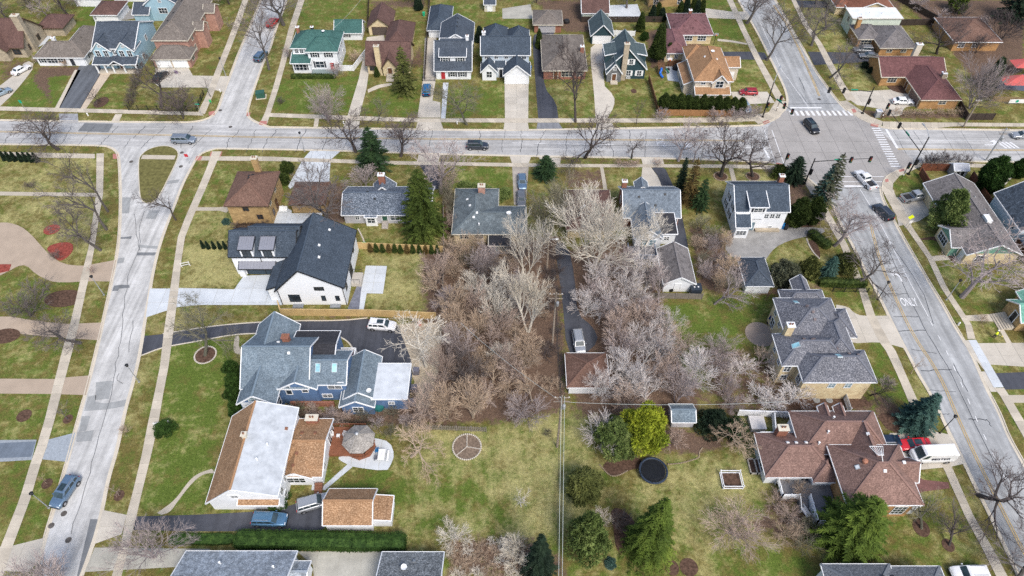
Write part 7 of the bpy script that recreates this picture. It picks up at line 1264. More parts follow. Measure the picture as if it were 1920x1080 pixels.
# wheeled bins and small yard things
def bin_(c, mat, label, rz=0):
    o = thing('wheeled_bin', label, 'bin', c, rz); MB().add([(-.26, -.28, .05), (.26, -.28, .05), (.26, .28, .05), (-.26, .28, .05), (-.33, -.36, 1.0), (.33, -.36, 1.0), (.33, .36, 1.0), (-.33, .36, 1.0)], [(0, 3, 2, 1), (4, 5, 6, 7), (0, 1, 5, 4), (1, 2, 6, 5), (2, 3, 7, 6), (3, 0, 4, 7)]).build('tub', mat, o)
    MB().box(-.36, .36, -.40, .40, 1.0, 1.08).build('lid', mat, o); [MB().tube([(x_, .3, .1), (x_+.06, .3, .1)], .1, 8).build('wheel', RUBBER, o) for x_ in (-.3, .24)]
bin_((52.3,95.6), BLUEC, 'blue wheeled bin at the white house corner'); bin_((52.8,95.3), TRIMB, 'black wheeled bin beside the blue one'); bin_((4.5,151.8), BLUEC, 'blue wheeled bin beside the gabled garage'); bin_((-27.8,90.4), plain('green_bin', (.02, .40, .20), .4), 'green wheeled bin at the plank fence'); bin_((94.6,136.1), BLUEC, 'blue wheeled bin at the maroon ranch garage'); bin_((43.9,140.6), BLUEC, 'blue grey bin at the beige house wall', .4)
bin_((-24.1,179.2), plain('green_bin', (.02, .40, .20), .4), 'green wheeled bin in the far rear yard')
for c, rx, ry, h_, mt, lb in (((-20.6,55.6), .95, .75, 1.2, plain('teal_tarp', (.02, .15, .15), .5), 'teal tarpaulin cover beside the blue house'), ((104.4,162.7), 1.4, .6, .9, plain('navy_tarp', (.01, .02, .14), .5), 'navy cover on the split level patio'), ((28.4,79.9), .9, .6, .9, TRIMB, 'black covered grill before the white garage'), ((14.7,175.4), .9, .7, 1.0, TRIMB, 'black covered grill beside the brick garage')):
    o = thing('furniture_cover', lb, 'furniture cover', c); MB().lathe((0, 0, 0), [(rx, 0), (rx*1.02, h_*.6), (rx*.8, h_*.95), (rx*.3, h_)], 12, 1, ry/rx).build('cover', mt, o)
o = thing('storage_box', 'dark storage box with white vents beside the white garage', 'storage box', (32.4,79)); MB().box(-.9, .9, -.8, .8, 0, 1.7).build('body', plain('box_navy', (.03, .04, .055), .5), o); MB().box(-.95, .95, -.85, .85, 1.7, 1.8).build('lid', plain('box_navy', (.03, .04, .055), .5), o); [MB().box(x_-.12, x_+.12, -.2, .1, 1.8, 1.83).build('vent', SIGNW, o) for x_ in (-.35, .35)]
o = thing('hot_tub', 'white covered hot tub west of the umber house', 'hot tub', (37.1,52.5)); MB().box(-1.1, 1.1, -1.1, 1.1, 0, .85).build('tub', plain('tub_grey', (.45, .44, .43), .6), o); MB().box(-1.15, 1.15, -1.15, 1.15, .85, .98).build('lid', plain('tub_lid', (.62, .60, .58), .6), o)
o = thing('firewood_pile', 'dark stacked firewood below the railed deck', 'firewood', (39.2,40.9)); [MB().tube([(-.7+.1*(k % 3), -.5+.2*(k % 6), .12+.2*(k//6)), (.7, -.5+.2*(k % 6), .12+.2*(k//6))], .1, 7).build('log', plain('wood_log', (.09, .065, .05), .9), o) for k in range(18)]
o = thing('bench', 'white bench beside the railed deck stairs', 'bench', (40.5,38.9), R(-70)); MB().box(-.9, .9, -.25, .25, .42, .48).build('seat', SIGNW, o); MB().box(-.9, .9, .22, .27, .5, .95).build('backrest', SIGNW, o); [MB().box(x_-.04, x_+.04, -.22, .22, 0, .42).build('leg', SIGNW, o) for x_ in (-.8, .8)]
# playground shades at the eastern edge
SHD = plain('coral_canvas', (.52, .11, .10), .6, .2, .08)
for c, lb in (((118.5,142.7), 'lower coral canvas shade at the eastern edge'), ((124.6,150.2), 'upper coral canvas shade at the eastern edge')):
    o = thing('canvas_shade', lb, 'canopy', c); MB().add([(-3, -2, 2.8), (3.2, -1.6, 2.5), (3, 2.2, 3.1), (-2.6, 2, 2.6), (.1, .1, 3.4)], [(0, 1, 4), (1, 2, 4), (2, 3, 4), (3, 0, 4)]).build('canvas', SHD, o); [MB().tube([(x_, y_, 0), (x_, y_, 2.9)], .05, 6).build('post', GALV, o) for x_, y_ in ((-3, -2), (3.2, -1.6), (3, 2.2), (-2.6, 2))]
flat('playground_surface', [(118,147.5),(132.4,152.3),(127,141.8),(115.3,144)], concrete('blue_rubber', (.10, .12, .16), .1, .2, 0), .02, False)
# umbrella and furniture on the brick terrace
o = thing('patio_umbrella', 'navy patio umbrella beside the buff brick house', 'umbrella', (43.9,72.3)); MB().tube([(0, 0, 0), (0, 0, 2.4)], .03, 6).build('pole', GALV, o); MB().lathe((0, 0, 1.2), [(.32, 0), (.22, .7), (.05, 1.3)], 10).build('canopy', plain('navy_cloth', (.01, .02, .13), .6), o); MB().lathe((0, 0, 0), [(.35, 0), (.3, .1)], 10).build('base', TRIMB, o)
o = thing('patio_table', 'dark patio table on the brick terrace edge', 'table', (44.2,71.1)); MB().lathe((0, 0, .68), [(.6, 0), (.6, .04)], 14).build('top', TRIMB, o); MB().tube([(0, 0, 0), (0, 0, .68)], .05, 6).build('leg', TRIMB, o)
o = thing('tree_tire', 'white ring hanging in the mauve wood', 'tyre swing', (23.6,58.5)); m = MB(); m.tube([(.55*math.cos(6.283*k/16), .55*math.sin(6.283*k/16), 2.2) for k in range(17)], .12, 6); m.build('ring', plain('pale_rubber', (.5, .5, .48), .6), o); MB().tube([(0, .5, 2.2), (0, .3, 5)], .02, 4).build('rope', GALV, o)
o = thing('garden_ornament', 'small red garden ornament at the sandy yard edge', 'ornament', (-15.8,72)); MB().lathe((0, 0, 0), [(.3, 0), (.35, .35), (.2, .8), (.05, .95)], 10).build('body', plain('ornament_red', (.55, .05, .03), .5), o); MB().box(-.2, .2, -.2, .2, -.0, .1).build('base', STONEW, o)
for c, lb in (((-38.1,129.6), 'small white hydrant on the street verge before the farmhouse'), ((-97.2,132.7), 'white hydrant in the parkway near the road patch'), ((-12.4,129.6), 'pale hydrant in the parkway before the dormer house'), ((-69.6,142.4), 'pale hydrant beside the corner driveway'), ((76.2,71.9), 'white marker by the avenue kerb')):
    o = thing('fire_hydrant', lb, 'hydrant', c); MB().lathe((0, 0, 0), [(.16, 0), (.13, .08), (.13, .5), (.17, .55), (.12, .7), (.03, .78)], 10).build('barrel', SIGNW, o); MB().tube([(-.22, 0, .45), (.22, 0, .45)], .06, 8).build('outlet', SIGNW, o)
o = thing('flagpole', 'slim flagpole in the fenced corner yard', 'flagpole', (-79.4,143.8)); MB().tube([(0, 0, 0), (0, 0, 5)], [.05, .03], 6).build('pole', SIGNW, o); MB().box(.02, .8, -.01, .01, 4.0, 4.8).build('flag', plain('flag_cloth', (.25, .18, .30), .7), o)
# worker with white helmet and yellow vest on the verge
o = thing('person', 'person in yellow vest and white helmet bending over the lawn with a tool', 'person', (80.9,69.1), R(-30))
def skin_body():
    V = [(0, 0, .92), (.0, .16, 1.28), (.0, .26, 1.42), (0, .34, 1.52), (.10, -.02, .86), (.12, .06, .48), (.13, -.04, .09), (.13, .12, .05), (-.10, -.02, .86), (-.13, .10, .48), (-.14, .0, .09), (-.14, .16, .05), (.20, .22, 1.38), (.27, .38, 1.14), (.20, .60, .98), (-.20, .22, 1.38), (-.28, .36, 1.14), (-.14, .62, .96)]
    E = [(0, 1), (1, 2), (2, 3), (0, 4), (4, 5), (5, 6), (6, 7), (0, 8), (8, 9), (9, 10), (10, 11), (2, 12), (12, 13), (13, 14), (2, 15), (15, 16), (16, 17)]
    r_ = [.15, .17, .14, .06, .12, .09, .06, .045, .12, .09, .06, .045, .075, .055, .04, .075, .055, .04]
    me = bpy.data.meshes.new('body'); me.from_pydata(V, E, []); q = put('body', me, plain('dark_workwear', (.03, .035, .05), .8), o); q.modifiers.new('skin', 'SKIN')
    for i, d in enumerate(me.skin_vertices[0].data): d.radius = (r_[i], r_[i]); d.use_root = (i == 0)
    s_ = q.modifiers.new('sub', 'SUBSURF'); s_.levels = s_.render_levels = 2
skin_body(); VEST = plain('hi_vis_yellow', (.70, .80, .03), .6); SKN = plain('skin', (.45, .27, .19), .6)
MB().tube([(0, -.0, .95), (0, .10, 1.15), (0, .20, 1.36), (0, .26, 1.44)], [.19, .21, .20, .12], 12).build('vest', VEST, o, True); MB().lathe((0, .38, 1.50), [(.03, -.02), (.085, .03), (.105, .13), (.095, .2), (.03, .25)], 12).build('head', SKN, o, True); MB().lathe((0, .38, 1.64), [(.15, 0), (.125, .02), (.115, .09), (.06, .15), (.01, .16)], 12).build('helmet', SIGNW, o, True)
for sg in (-1, 1):
    b = (.20 if sg > 0 else -.14, .61, .97); m = MB()
    for k in range(4): m.tube([(b[0]-.03+.02*k, b[1]+.02, b[2]), (b[0]-.03+.02*k, b[1]+.07, b[2]-.02), (b[0]-.03+.02*k, b[1]+.06, b[2]-.055)], [.010, .009, .008], 5)
    m.tube([(b[0]-.05*sg, b[1], b[2]), (b[0]-.02*sg, b[1]+.05, b[2]-.05)], [.011, .009], 5).lathe((b[0], b[1], b[2]-.03), [(.02, 0), (.042, .02), (.042, .05), (.02, .07)], 8); m.build('hand', SKN, o, True)
o2 = thing('string_trimmer', 'long pale tool held by the person in the yellow vest', 'tool', (81.4,68.9), R(-30)); MB().tube([(-.5, .0, 1.02), (.2, .55, .5), (.7, .95, .08)], .02, 6).build('shaft', CREAM, o2); MB().lathe((.7, .95, .03), [(.14, 0), (.14, .08), (.04, .12)], 10).build('head', plain('tool_yellow', (.6, .5, .1), .5), o2)

# ---------------------------------------------------------------- plant meshes, one of each kind, shared by the copies
def quick_mesh(name, V, F, smooth=False):
    me = bpy.data.meshes.new(name); me.from_pydata(V, [], F); me.update(); return me

def bare_tree(seed, H=10.0, fork=.22, limbs=7, spread=38, kids=(6, 6, 5), shrink=(.62, .55, .5), r0=.20, lift=.25, twig=.013, stems=1, gnarl=.16, ang=40):
    """leafless tree: trunk with limbs, and a crown of branches and twigs. Returns (trunk mesh, crown mesh)"""
    rr = random.Random(seed); T = ([], []); C = ([], [])
    def vec(d, ang, azm):
        a = d.orthogonal().normalized(); b = d.cross(a); return (d*math.cos(ang) + (a*math.cos(azm)+b*math.sin(azm))*math.sin(ang)).normalized()
    def seg(dst, pts, rs, n):
        V, F = dst; base = len(V)
        for i, q in enumerate(pts):
            d = (pts[min(i+1, len(pts)-1)]-pts[max(i-1, 0)]).normalized(); a = d.orthogonal().normalized(); b = d.cross(a)
            for k in range(n):
                t = 6.2832*k/n; V.append(tuple(q+(a*math.cos(t)+b*math.sin(t))*rs[i]))
        for i in range(len(pts)-1):
            for k in range(n): F.append((base+i*n+k, base+i*n+(k+1) % n, base+(i+1)*n+(k+1) % n, base+(i+1)*n+k))
    def grow(p0, d, L, r, lev):
        k = (5, 4, 3, 2, 2)[min(lev, 4)]; pts = [p0]; rs = [r]
        for i in range(k):
            d = (d + Vector((rr.gauss(0, gnarl), rr.gauss(0, gnarl), rr.gauss(0, gnarl)*.6 + lift*(.12 if lev < 3 else .05)))).normalized()
            pts.append(pts[-1] + d*(L/k)); rs.append(max(twig*.45, r*(1-.78*(i+1)/k)))
        seg(T if lev <= 1 else C, pts, rs, (7, 5, 4, 3, 3)[min(lev, 4)])
        if lev > len(kids): return
        n = (limbs if lev == 0 else kids[lev-1])
        for j in range(n):
            t = (fork + (1-fork)*(j+.6)/n) if lev == 0 else (.22 + .78*(j+rr.random()*.8)/n)
            t = min(t, .985); i = min(int(t*k), k-1); q = pts[i].lerp(pts[i+1], t*k-i); rq = rs[i]+(rs[i+1]-rs[i])*(t*k-i)
            dd = (pts[i+1]-pts[i]).normalized()
            nd = vec(dd, R(rr.uniform(.6, 1.15)*(spread if lev == 0 else ang)), j*2.4+rr.uniform(-.5, .5))
            s_ = shrink[min(lev, len(shrink)-1)]*rr.uniform(.75, 1.2)*(1.15-.5*t if lev else 1.05-.25*t)
            rc_ = max(twig, min(rq*.75, r*.55)) if lev < len(kids) else twig*.55      # the last shoots are hair fine
            grow(q, nd, L*s_, rc_, lev+1)
    for s_ in range(stems):
        a = 6.28*s_/stems + rr.random()
        tilt = 0 if stems == 1 else rr.uniform(.15, .5)
        grow(Vector((.12*math.cos(a), .12*math.sin(a), 0)) if stems > 1 else Vector((0, 0, 0)), Vector((math.cos(a)*tilt, math.sin(a)*tilt, 1)).normalized(), H*rr.uniform(.8, 1.0)*.78, r0*(1 if stems == 1 else rr.uniform(.5, .8)), 0)
    top = max(v[2] for v in C[0]); k = 1.0/top              # unit height
    T = ([(x*k, y*k, z*k) for x, y, z in T[0]], T[1]); C = ([(x*k, y*k, z*k) for x, y, z in C[0]], C[1])
    return quick_mesh('trunk', *T), quick_mesh('crown', *C)

def tuft(V, F, p0, d, n, s, rr):
    """one needle spray: two crossed slim blades along d"""
    a = d.cross(n); a = a.normalized() if a.length > 1e-4 else d.orthogonal().normalized(); b = len(V)
    V += [tuple(p0 - a*s*.34), tuple(p0 + a*s*.34), tuple(p0 + d*s*1.25 + n*s*.1)]; F.append((b, b+1, b+2))
    c = n; b = len(V); V += [tuple(p0 - c*s*.22), tuple(p0 + c*s*.22), tuple(p0 + d*s*1.1)]; F.append((b, b+1, b+2))

def conifer(seed, width=.30, tiers=24, per=11, droop=.25, power=.9, bare=.04, size=.040, gap=.0):
    """spruce: tapered trunk, whorls of drooping boughs carrying needle sprays; unit height"""
    rr = random.Random(seed); V, F = [], []; tv = MB().tube([(0, 0, 0), (0, 0, .5), (0, 0, .97)], [.022, .013, .003], 7)
    for i in range(tiers):
        z = bare + (1-bare)*(i/tiers)**.95; L = width*(1-(z-bare)/(1-bare))**power + .012
        n = max(4, int(per*(.5+.5*L/width)))
        for j in range(n):
            if rr.random() < gap: continue
            az = 6.283*(j+rr.random()*.7)/n + i*.7; l = L*rr.uniform(.72, 1.12); up = rr.uniform(-.1, .12)
            ax = Vector((math.cos(az), math.sin(az), 0)); side = Vector((-ax.y, ax.x, 0)); k = max(3, int(l/size*1.9))
            for m in range(k):
                t = (m+.5)/k; q = ax*(l*t) + Vector((0, 0, z + up*l*t - droop*l*t*t + rr.uniform(-.006, .006)))
                for sgn in ((-1, 1, 0) if t > .25 else (0,)):
                    d = (ax*(.75 if sgn else 1) + side*sgn*rr.uniform(.5, 1.0) + Vector((0, 0, rr.uniform(-.35, .1)))).normalized()
                    s_ = size*rr.uniform(.6, 1.25)*(1.1-.35*t)
                    tuft(V, F, q + side*sgn*rr.uniform(0, .3)*l*(1-t)*.6, d, Vector((rr.gauss(0, .2), rr.gauss(0, .2), 1)).normalized(), s_, rr)
    for _ in range(14): tuft(V, F, Vector((0, 0, rr.uniform(.93, .98))), Vector((rr.gauss(0, .25), rr.gauss(0, .25), 1)).normalized(), Vector((1, 0, 0)), size*.8, rr)
    return tv.mesh('trunk'), quick_mesh('crown', V, F)

def leafy(seed, prof, n=5200, size=.045, lump=.16, core=True, upward=.35, lobes=9):
    """evergreen body: leaf sprays over a lumpy solid whose radius at height t is prof(t); unit height"""
    rr = random.Random(seed); V, F = [], []; lb = [(rr.uniform(0, 6.28), rr.random(), rr.uniform(.4, 1)) for _ in range(lobes*3)]
    def rad(az, t):
        r = prof(t); s_ = 0
        for a, tt, w in lb:
            da = (az-a+3.1416) % 6.2832-3.1416; s_ = max(s_, w*math.exp(-(da*da)/.16-((t-tt)**2)/.018))
        return r*(1-lump+lump*1.7*s_)
    if core:
        N, K = 14, 9; b = 0
        for i in range(K):
            t = .01+.97*i/(K-1)
            for j in range(N): az = 6.2832*j/N; r = rad(az, t)*.80; V.append((r*math.cos(az), r*math.sin(az), t*.97))
        for i in range(K-1):
            for j in range(N): F.append((i*N+j, i*N+(j+1) % N, (i+1)*N+(j+1) % N, (i+1)*N+j))
        F.append([(K-1)*N+j for j in range(N)])
    wts = [max(prof((i+.5)/40), .02) for i in range(40)]
    for _ in range(n):
        i = rr.choices(range(40), wts)[0]; t = min(.995, (i+rr.random())/40); az = rr.uniform(0, 6.2832); r = rad(az, t)*rr.uniform(.84, 1.05)
        o = Vector((math.cos(az), math.sin(az), 0)); q = Vector((r*o.x, r*o.y, t))
        d = (o*rr.uniform(.3, 1) + Vector((rr.gauss(0, .5), rr.gauss(0, .5), upward+rr.gauss(0, .5)))).normalized()
        tuft(V, F, q, d, Vector((rr.gauss(0, 1), rr.gauss(0, 1), rr.gauss(0, 1))).normalized(), size*rr.uniform(.55, 1.2), rr)
    return quick_mesh('foliage', V, F)

def clumpy(seed, prof, blobs=26, per=330, size=.05, br=.15, flat_=.75):
    """evergreen of separate leafy boughs: spray covered clumps round an inner body, with gaps between them; unit height"""
    rr = random.Random(seed); V, F = [], []; N = 9
    for i in range(6):
        t = .05+.75*i/5
        for k in range(N): az = 6.2832*k/N; r = prof(t)*rr.uniform(.42, .62); V.append((r*math.cos(az), r*math.sin(az), t))
    for i in range(5):
        for k in range(N): F.append((i*N+k, i*N+(k+1) % N, (i+1)*N+(k+1) % N, (i+1)*N+k))
    for b in range(blobs):
        t = min(.97, .06+.92*((b+.5)/blobs)**.9); az = b*2.4+rr.uniform(-.5, .5); R0 = prof(t)*rr.uniform(.55, .98) if t < .93 else 0
        c = Vector((R0*math.cos(az), R0*math.sin(az), t*.93)); q0 = br*rr.uniform(.7, 1.25)*(1.15-.45*t)
        for _ in range(per):
            d = Vector((rr.gauss(0, 1), rr.gauss(0, 1), rr.gauss(.25, 1))).normalized(); k = rr.uniform(.75, 1.05)*q0
            p_ = c + Vector((d.x*k, d.y*k, d.z*k*flat_)); p_.z = max(.01, p_.z)
            tuft(V, F, p_, (d + Vector((rr.gauss(0, .5), rr.gauss(0, .5), rr.gauss(.1, .5)))).normalized(), Vector((rr.gauss(0, 1), rr.gauss(0, 1), rr.gauss(0, 1))).normalized(), size*rr.uniform(.5, 1.2), rr)
    return quick_mesh('foliage', V, F)

def hedge_mesh(seed, L, W, Hh, dens=60, size=.16, rnd=.35):
    """clipped hedge: a rounded box clad in leaf sprays, lightly uneven along its run"""
    rr = random.Random(seed); V, F = [], []; N = max(6, int(L/1.2)); off = [(rr.uniform(-.08, .08), rr.uniform(-.10, .07)) for _ in range(N+1)]
    def wob(x):
        t = (x/L+.5)*N; i = min(N-1, max(0, int(t))); f = t-i; return tuple(off[i][k]*(1-f)+off[i+1][k]*f for k in (0, 1))
    def pt(x, a):           # a runs 0..1 over the section: near face, top, far face
        dw, dh = wob(x); w, h = W/2*(1+dw), Hh*(1+dh)
        e = max(0, 1-min(1, (L/2-abs(x))/(W*.5))); w *= 1-.45*e*e; h *= 1-.25*e*e
        if a < .36: y, z, n = -w, h*(a/.36)*.9, (0, -1, .1)
        elif a < .64: t = (a-.36)/.28; y, z, n = -w+2*w*t, h*(.9+.1*math.sin(math.pi*t)), (0, (t-.5)*1.2, 1)
        else: y, z, n = w, h*(1-(a-.64)/.36)*.9, (0, 1, .1)
        return Vector((x, y, z)), Vector(n).normalized()
    for i in range(N*2+1):
        x = -L/2+L*i/(N*2)
        for a in (0.0, .34, .5, .66, 1.0): q, n_ = pt(x*.97, a); V.append((q.x, q.y*.88, q.z*.93))
    for i in range(N*2):
        for j in range(4): F.append((i*5+j, (i+1)*5+j, (i+1)*5+j+1, i*5+j+1))
    F.append((0, 1, 2, 3, 4)); k = N*10; F.append((k+4, k+3, k+2, k+1, k))
    for _ in range(int(dens*L*(W+2*Hh))):
        if rr.random() < .06: x = rr.choice((-1, 1))*L/2*.97; q = Vector((x, rr.uniform(-W/2, W/2)*.55, rr.uniform(.05, .8)*Hh)); n_ = Vector((1 if x > 0 else -1, 0, .2))
        else: q, n_ = pt(rr.uniform(-L/2, L/2)*.985, rr.random())
        d = (n_ + Vector((rr.gauss(0, .6), rr.gauss(0, .6), rr.gauss(.2, .6)))).normalized()
        tuft(V, F, q, d, Vector((rr.gauss(0, 1), rr.gauss(0, 1), rr.gauss(0, 1))).normalized(), size*rr.uniform(.5, 1.2), rr)
    return quick_mesh('foliage', V, F)

BT = {  # bare trees
 'vase1': bare_tree(11, 11, .30, 8, 34, (6, 5, 3, 2), (.62, .58, .6), .24, .5, .024, ang=36), 'vase2': bare_tree(12, 11, .26, 7, 40, (6, 5, 3, 2), (.60, .58, .6), .25, .4, .024, ang=36),
 'vase3': bare_tree(13, 11, .34, 8, 46, (6, 5, 3, 2), (.64, .58, .6), .23, .3, .024, ang=36), 'oak': bare_tree(14, 12, .30, 8, 58, (6, 5, 3, 2), (.66, .6, .6), .34, .15, .026, gnarl=.2),
 'slim': bare_tree(15, 12, .35, 8, 40, (5, 4, 3), (.45, .6, .65), .20, .3, .024), 'sapling': bare_tree(16, 4, .3, 8, 38, (5, 4), (.5, .6, .6), .07, .3, .014),
 'pale1': bare_tree(21, 12, .24, 10, 28, (6, 4, 3), (.64, .62, .6), .34, .7, .030, 2, .06, 26), 'pale2': bare_tree(22, 11, .26, 11, 30, (6, 4, 3), (.62, .62, .6), .34, .6, .030, 2, .06, 26),
 'pale3': bare_tree(23, 12, .14, 10, 46, (6, 4, 3), (.66, .62, .6), .32, .5, .030, 3, .07, 26),
 'ornate': bare_tree(24, 7, .18, 10, 54, (6, 4, 2), (.64, .62, .6), .20, .15, .022, 1, .12, 30),
 'round': bare_tree(25, 7, .05, 10, 50, (6, 4, 2), (.70, .64, .65), .16, .35, .024, 4, .06, 26),
 'thick1': bare_tree(31, 5, .06, 8, 46, (5, 4, 2), (.72, .66, .65), .11, .3, .024, 3, .08, 28), 'thick2': bare_tree(32, 6, .08, 8, 40, (6, 4, 2), (.68, .66, .65), .13, .5, .024, 3, .08, 26), 'thick3': bare_tree(33, 4, .05, 9, 58, (5, 3, 2), (.74, .66, .65), .10, .2, .021, 3, .10, 28),
 'shrub': bare_tree(34, 2, .04, 7, 46, (5, 3, 1), (.70, .66, .6), .035, .3, .012, 5, .10, 28),
}
CF = {'spruce1': conifer(41, .30, 26, 12), 'spruce2': conifer(42, .26, 26, 11, .35), 'yew': conifer(43, .42, 20, 13, .12, .62, .02, .045), 'loose': conifer(44, .34, 18, 10, .10, .75, .06, .05, .12), 'narrow': conifer(45, .20, 24, 10, .05, .75, .02, .036), 'hemlock': conifer(46, .36, 26, 13, .5, .8, .02, .036)}
LF = {'arb': leafy(51, lambda t: .30*math.sin(math.pi*min(1, .12+.88*t))**.6*(1-.25*t), 5200, .05, .34, True, .7, 12), 'arb2': leafy(52, lambda t: .36*(1-t)**.55*min(1, .5+t*4)), 'ball': clumpy(53, lambda t: .50*math.sqrt(max(0, 1-(2*t*.96-.9)**2*.98)), 24, 260, .07, .20), 'dome': clumpy(54, lambda t: .72*math.sqrt(max(0, 1-t*t)), 24, 230, .09, .26, .6), 'cone': leafy(55, lambda t: .17*(1-t)**.7+.01, 1500, .07, .12), 'billow': clumpy(56, lambda t: .48*math.sin(math.pi*min(1, .14+.86*t))**.6, 38, 300, .05, .15), 'pine': clumpy(57, lambda t: .42*(1-t)**.6*min(1, .6+t*3)+.02, 40, 240, .05, .13)}
BK = {'grey': (bark('bark_grey', (.075, .066, .062), (.17, .155, .145)), bark('twig_grey', (.11, .095, .09), (.23, .20, .19))),
      'dark': (bark('bark_dark', (.045, .038, .036), (.11, .096, .09)), bark('twig_dark', (.075, .06, .058), (.15, .125, .12))),
      'pale': (bark('bark_pale', (.48, .445, .38), (.76, .72, .63)), bark('twig_pale', (.52, .475, .40), (.80, .75, .66))),
      'silver': (bark('bark_silver', (.42, .41, .40), (.70, .69, .67)), bark('twig_silver', (.48, .44, .42), (.78, .73, .70))),
      'pink': (bark('bark_pink', (.22, .17, .15), (.44, .36, .33)), bark('twig_pink', (.31, .235, .195), (.56, .45, .38))),
      'tan': (bark('bark_tan', (.24, .19, .145), (.48, .40, .31)), bark('twig_tan', (.33, .245, .175), (.58, .455, .34))),
      'mauve': (bark('bark_mauve', (.19, .16, .16), (.40, .35, .35)), bark('twig_mauve', (.27, .225, .215), (.49, .425, .41))),
      'moss': (bark('bark_moss', (.07, .07, .05), (.17, .165, .13)), bark('twig_moss', (.13, .125, .085), (.25, .235, .175))),
      'white': (bark('bark_white', (.45, .43, .40), (.72, .70, .66)), bark('twig_white', (.42, .38, .34), (.70, .65, .60)))}
FO = {'spruce': foliage('spruce_needles', (.010, .026, .012), (.030, .062, .024), (.075, .125, .042)), 'bright': foliage('bright_needles', (.030, .055, .008), (.085, .130, .020), (.20, .255, .045)), 'lime': foliage('lime_foliage', (.09, .15, .016), (.32, .37, .034), (.66, .63, .06), .45),
      'spruce2': foliage('olive_spruce', (.024, .042, .008), (.062, .092, .018), (.14, .175, .038)), 'dark': foliage('dark_needles', (.008, .018, .012), (.018, .036, .020), (.045, .070, .036)), 'blue': foliage('blue_needles', (.020, .052, .045), (.055, .115, .095), (.13, .215, .175)), 'olive': foliage('olive_needles', (.035, .048, .014), (.11, .125, .036), (.25, .26, .085)), 'arb': foliage('arborvitae', (.012, .026, .006), (.042, .066, .014), (.105, .135, .032)),
      'hedge': foliage('hedge_leaves', (.012, .030, .006), (.034, .075, .014), (.080, .145, .030)), 'grey': foliage('grey_green', (.040, .048, .030), (.095, .105, .065), (.20, .21, .14)), 'rust': foliage('rusty_needles', (.05, .035, .012), (.12, .085, .030), (.22, .17, .060)), 'pine': foliage('pine_needles', (.04, .07, .018), (.125, .175, .05), (.29, .34, .12)), 'brown': foliage('brown_hedge', (.035, .022, .014), (.075, .050, .034), (.13, .095, .065))}
rt = random.Random(5)
def tree(kind, c, h, w, b, name, label, group=None, cat='tree', rz=None):
    """bare tree at c, h metres tall, about w metres across"""
    tm, cm = BT[kind]; o = empty(name, (c[0], c[1], 0), rt.uniform(0, 6.28) if rz is None else rz, label=label, category=cat, group=group)
    if 'w0' not in cm: cm['w0'] = max(max(abs(v.co.x), abs(v.co.y)) for v in cm.vertices)*2*.86
    sxy = w/cm['w0']*(1.38 if kind in ('vase1', 'vase2', 'vase3', 'slim', 'oak') else 1.0); s3 = (sxy, sxy, h)
    put('trunk', tm, BK[b][0], o, scale=s3); put('crown', cm, BK[b][1], o, scale=s3); return o
def firtree(kind, c, h, w, f, name, label, group=None, cat='tree'):
    tm, cm = CF[kind]; o = empty(name, (c[0], c[1], 0), rt.uniform(0, 6.28), label=label, category=cat, group=group)
    if 'w0' not in cm: cm['w0'] = max(max(abs(v.co.x), abs(v.co.y)) for v in cm.vertices)*2*.92
    s3 = (w/cm['w0'], w/cm['w0'], h); put('trunk', tm, BK['dark'][0], o, scale=s3); put('crown', cm, FO[f], o, scale=s3); return o
def bush(kind, c, h, w, f, name, label, group=None, cat='shrub', w2=None, rz=None, trunk=False):
    me = LF[kind]
    if 'w0' not in me: me['w0'] = max(max(abs(v.co.x), abs(v.co.y)) for v in me.vertices)*2*.92
    o = empty(name, (c[0], c[1], 0), rt.uniform(0, 6.28) if rz is None else rz, label=label, category=cat, group=group)
    put('foliage', me, FO[f], o, (0, 0, .12*h if trunk else .02), scale=(w/me['w0'], (w2 or w)/me['w0'], h*(.9 if trunk else 1)))
    put('stem' if not trunk else 'trunk', STEM, BK['dark'][0], o, scale=(1.5*h/6+.3, 1.5*h/6+.3, h*.5)); return o
STEM = MB().tube([(0, 0, 0), (0, 0, .5), (.01, 0, 1)], [.09, .07, .05], 7).mesh('stem')

# ================================================================ planting
T = tree
LM = {'the stone house': (-129, 163), 'the white ranch': (-112, 160), 'the pale blue house': (-97, 159), 'the pink brick house': (-84, 166), 'the green roofed house': (-48, 156), 'the tan cottage': (-31, 160), 'the dormer house': (-14, 156), 'the gabled blue house': (-1, 154), 'the small brick garage': (9, 173), 'the tudor garage': (23, 168), 'the mint garage': (22, 180), 'the rose roofed ranch': (46, 167), 'the split level': (95, 166), 'the maroon ranch': (96, 145), 'the far red roof': (97, 182), 'the northeast brick house': (118, 168), 'the yellow brick house at the top': (43, 188), 'the cream shed': (-6, 183), 'the buff house': (48, 66), 'the umber house': (46, 44), 'the garden shed': (26, 53), 'the white garage': (29, 82), 'the charcoal garage': (43, 82), 'the white house': (47, 99), 'the brick terrace': (41.9,69.9)}
SEEN = {}
def near(q):
    """say which thing a plant stands by, and on which side"""
    nm = min(LM, key=lambda k: math.dist(LM[k], q)); dx, dy = q[0]-LM[nm][0], q[1]-LM[nm][1]
    d = ('east' if dx > 0 else 'west') if abs(dx) > abs(dy) else ('north' if dy > 0 else 'south'); s = d + ' of ' + nm; SEEN[s] = SEEN.get(s, 0)+1
    return ('', 'a second one ', 'a third one ', 'a fourth one ', 'a fifth one ')[min(4, SEEN[s]-1)] + s
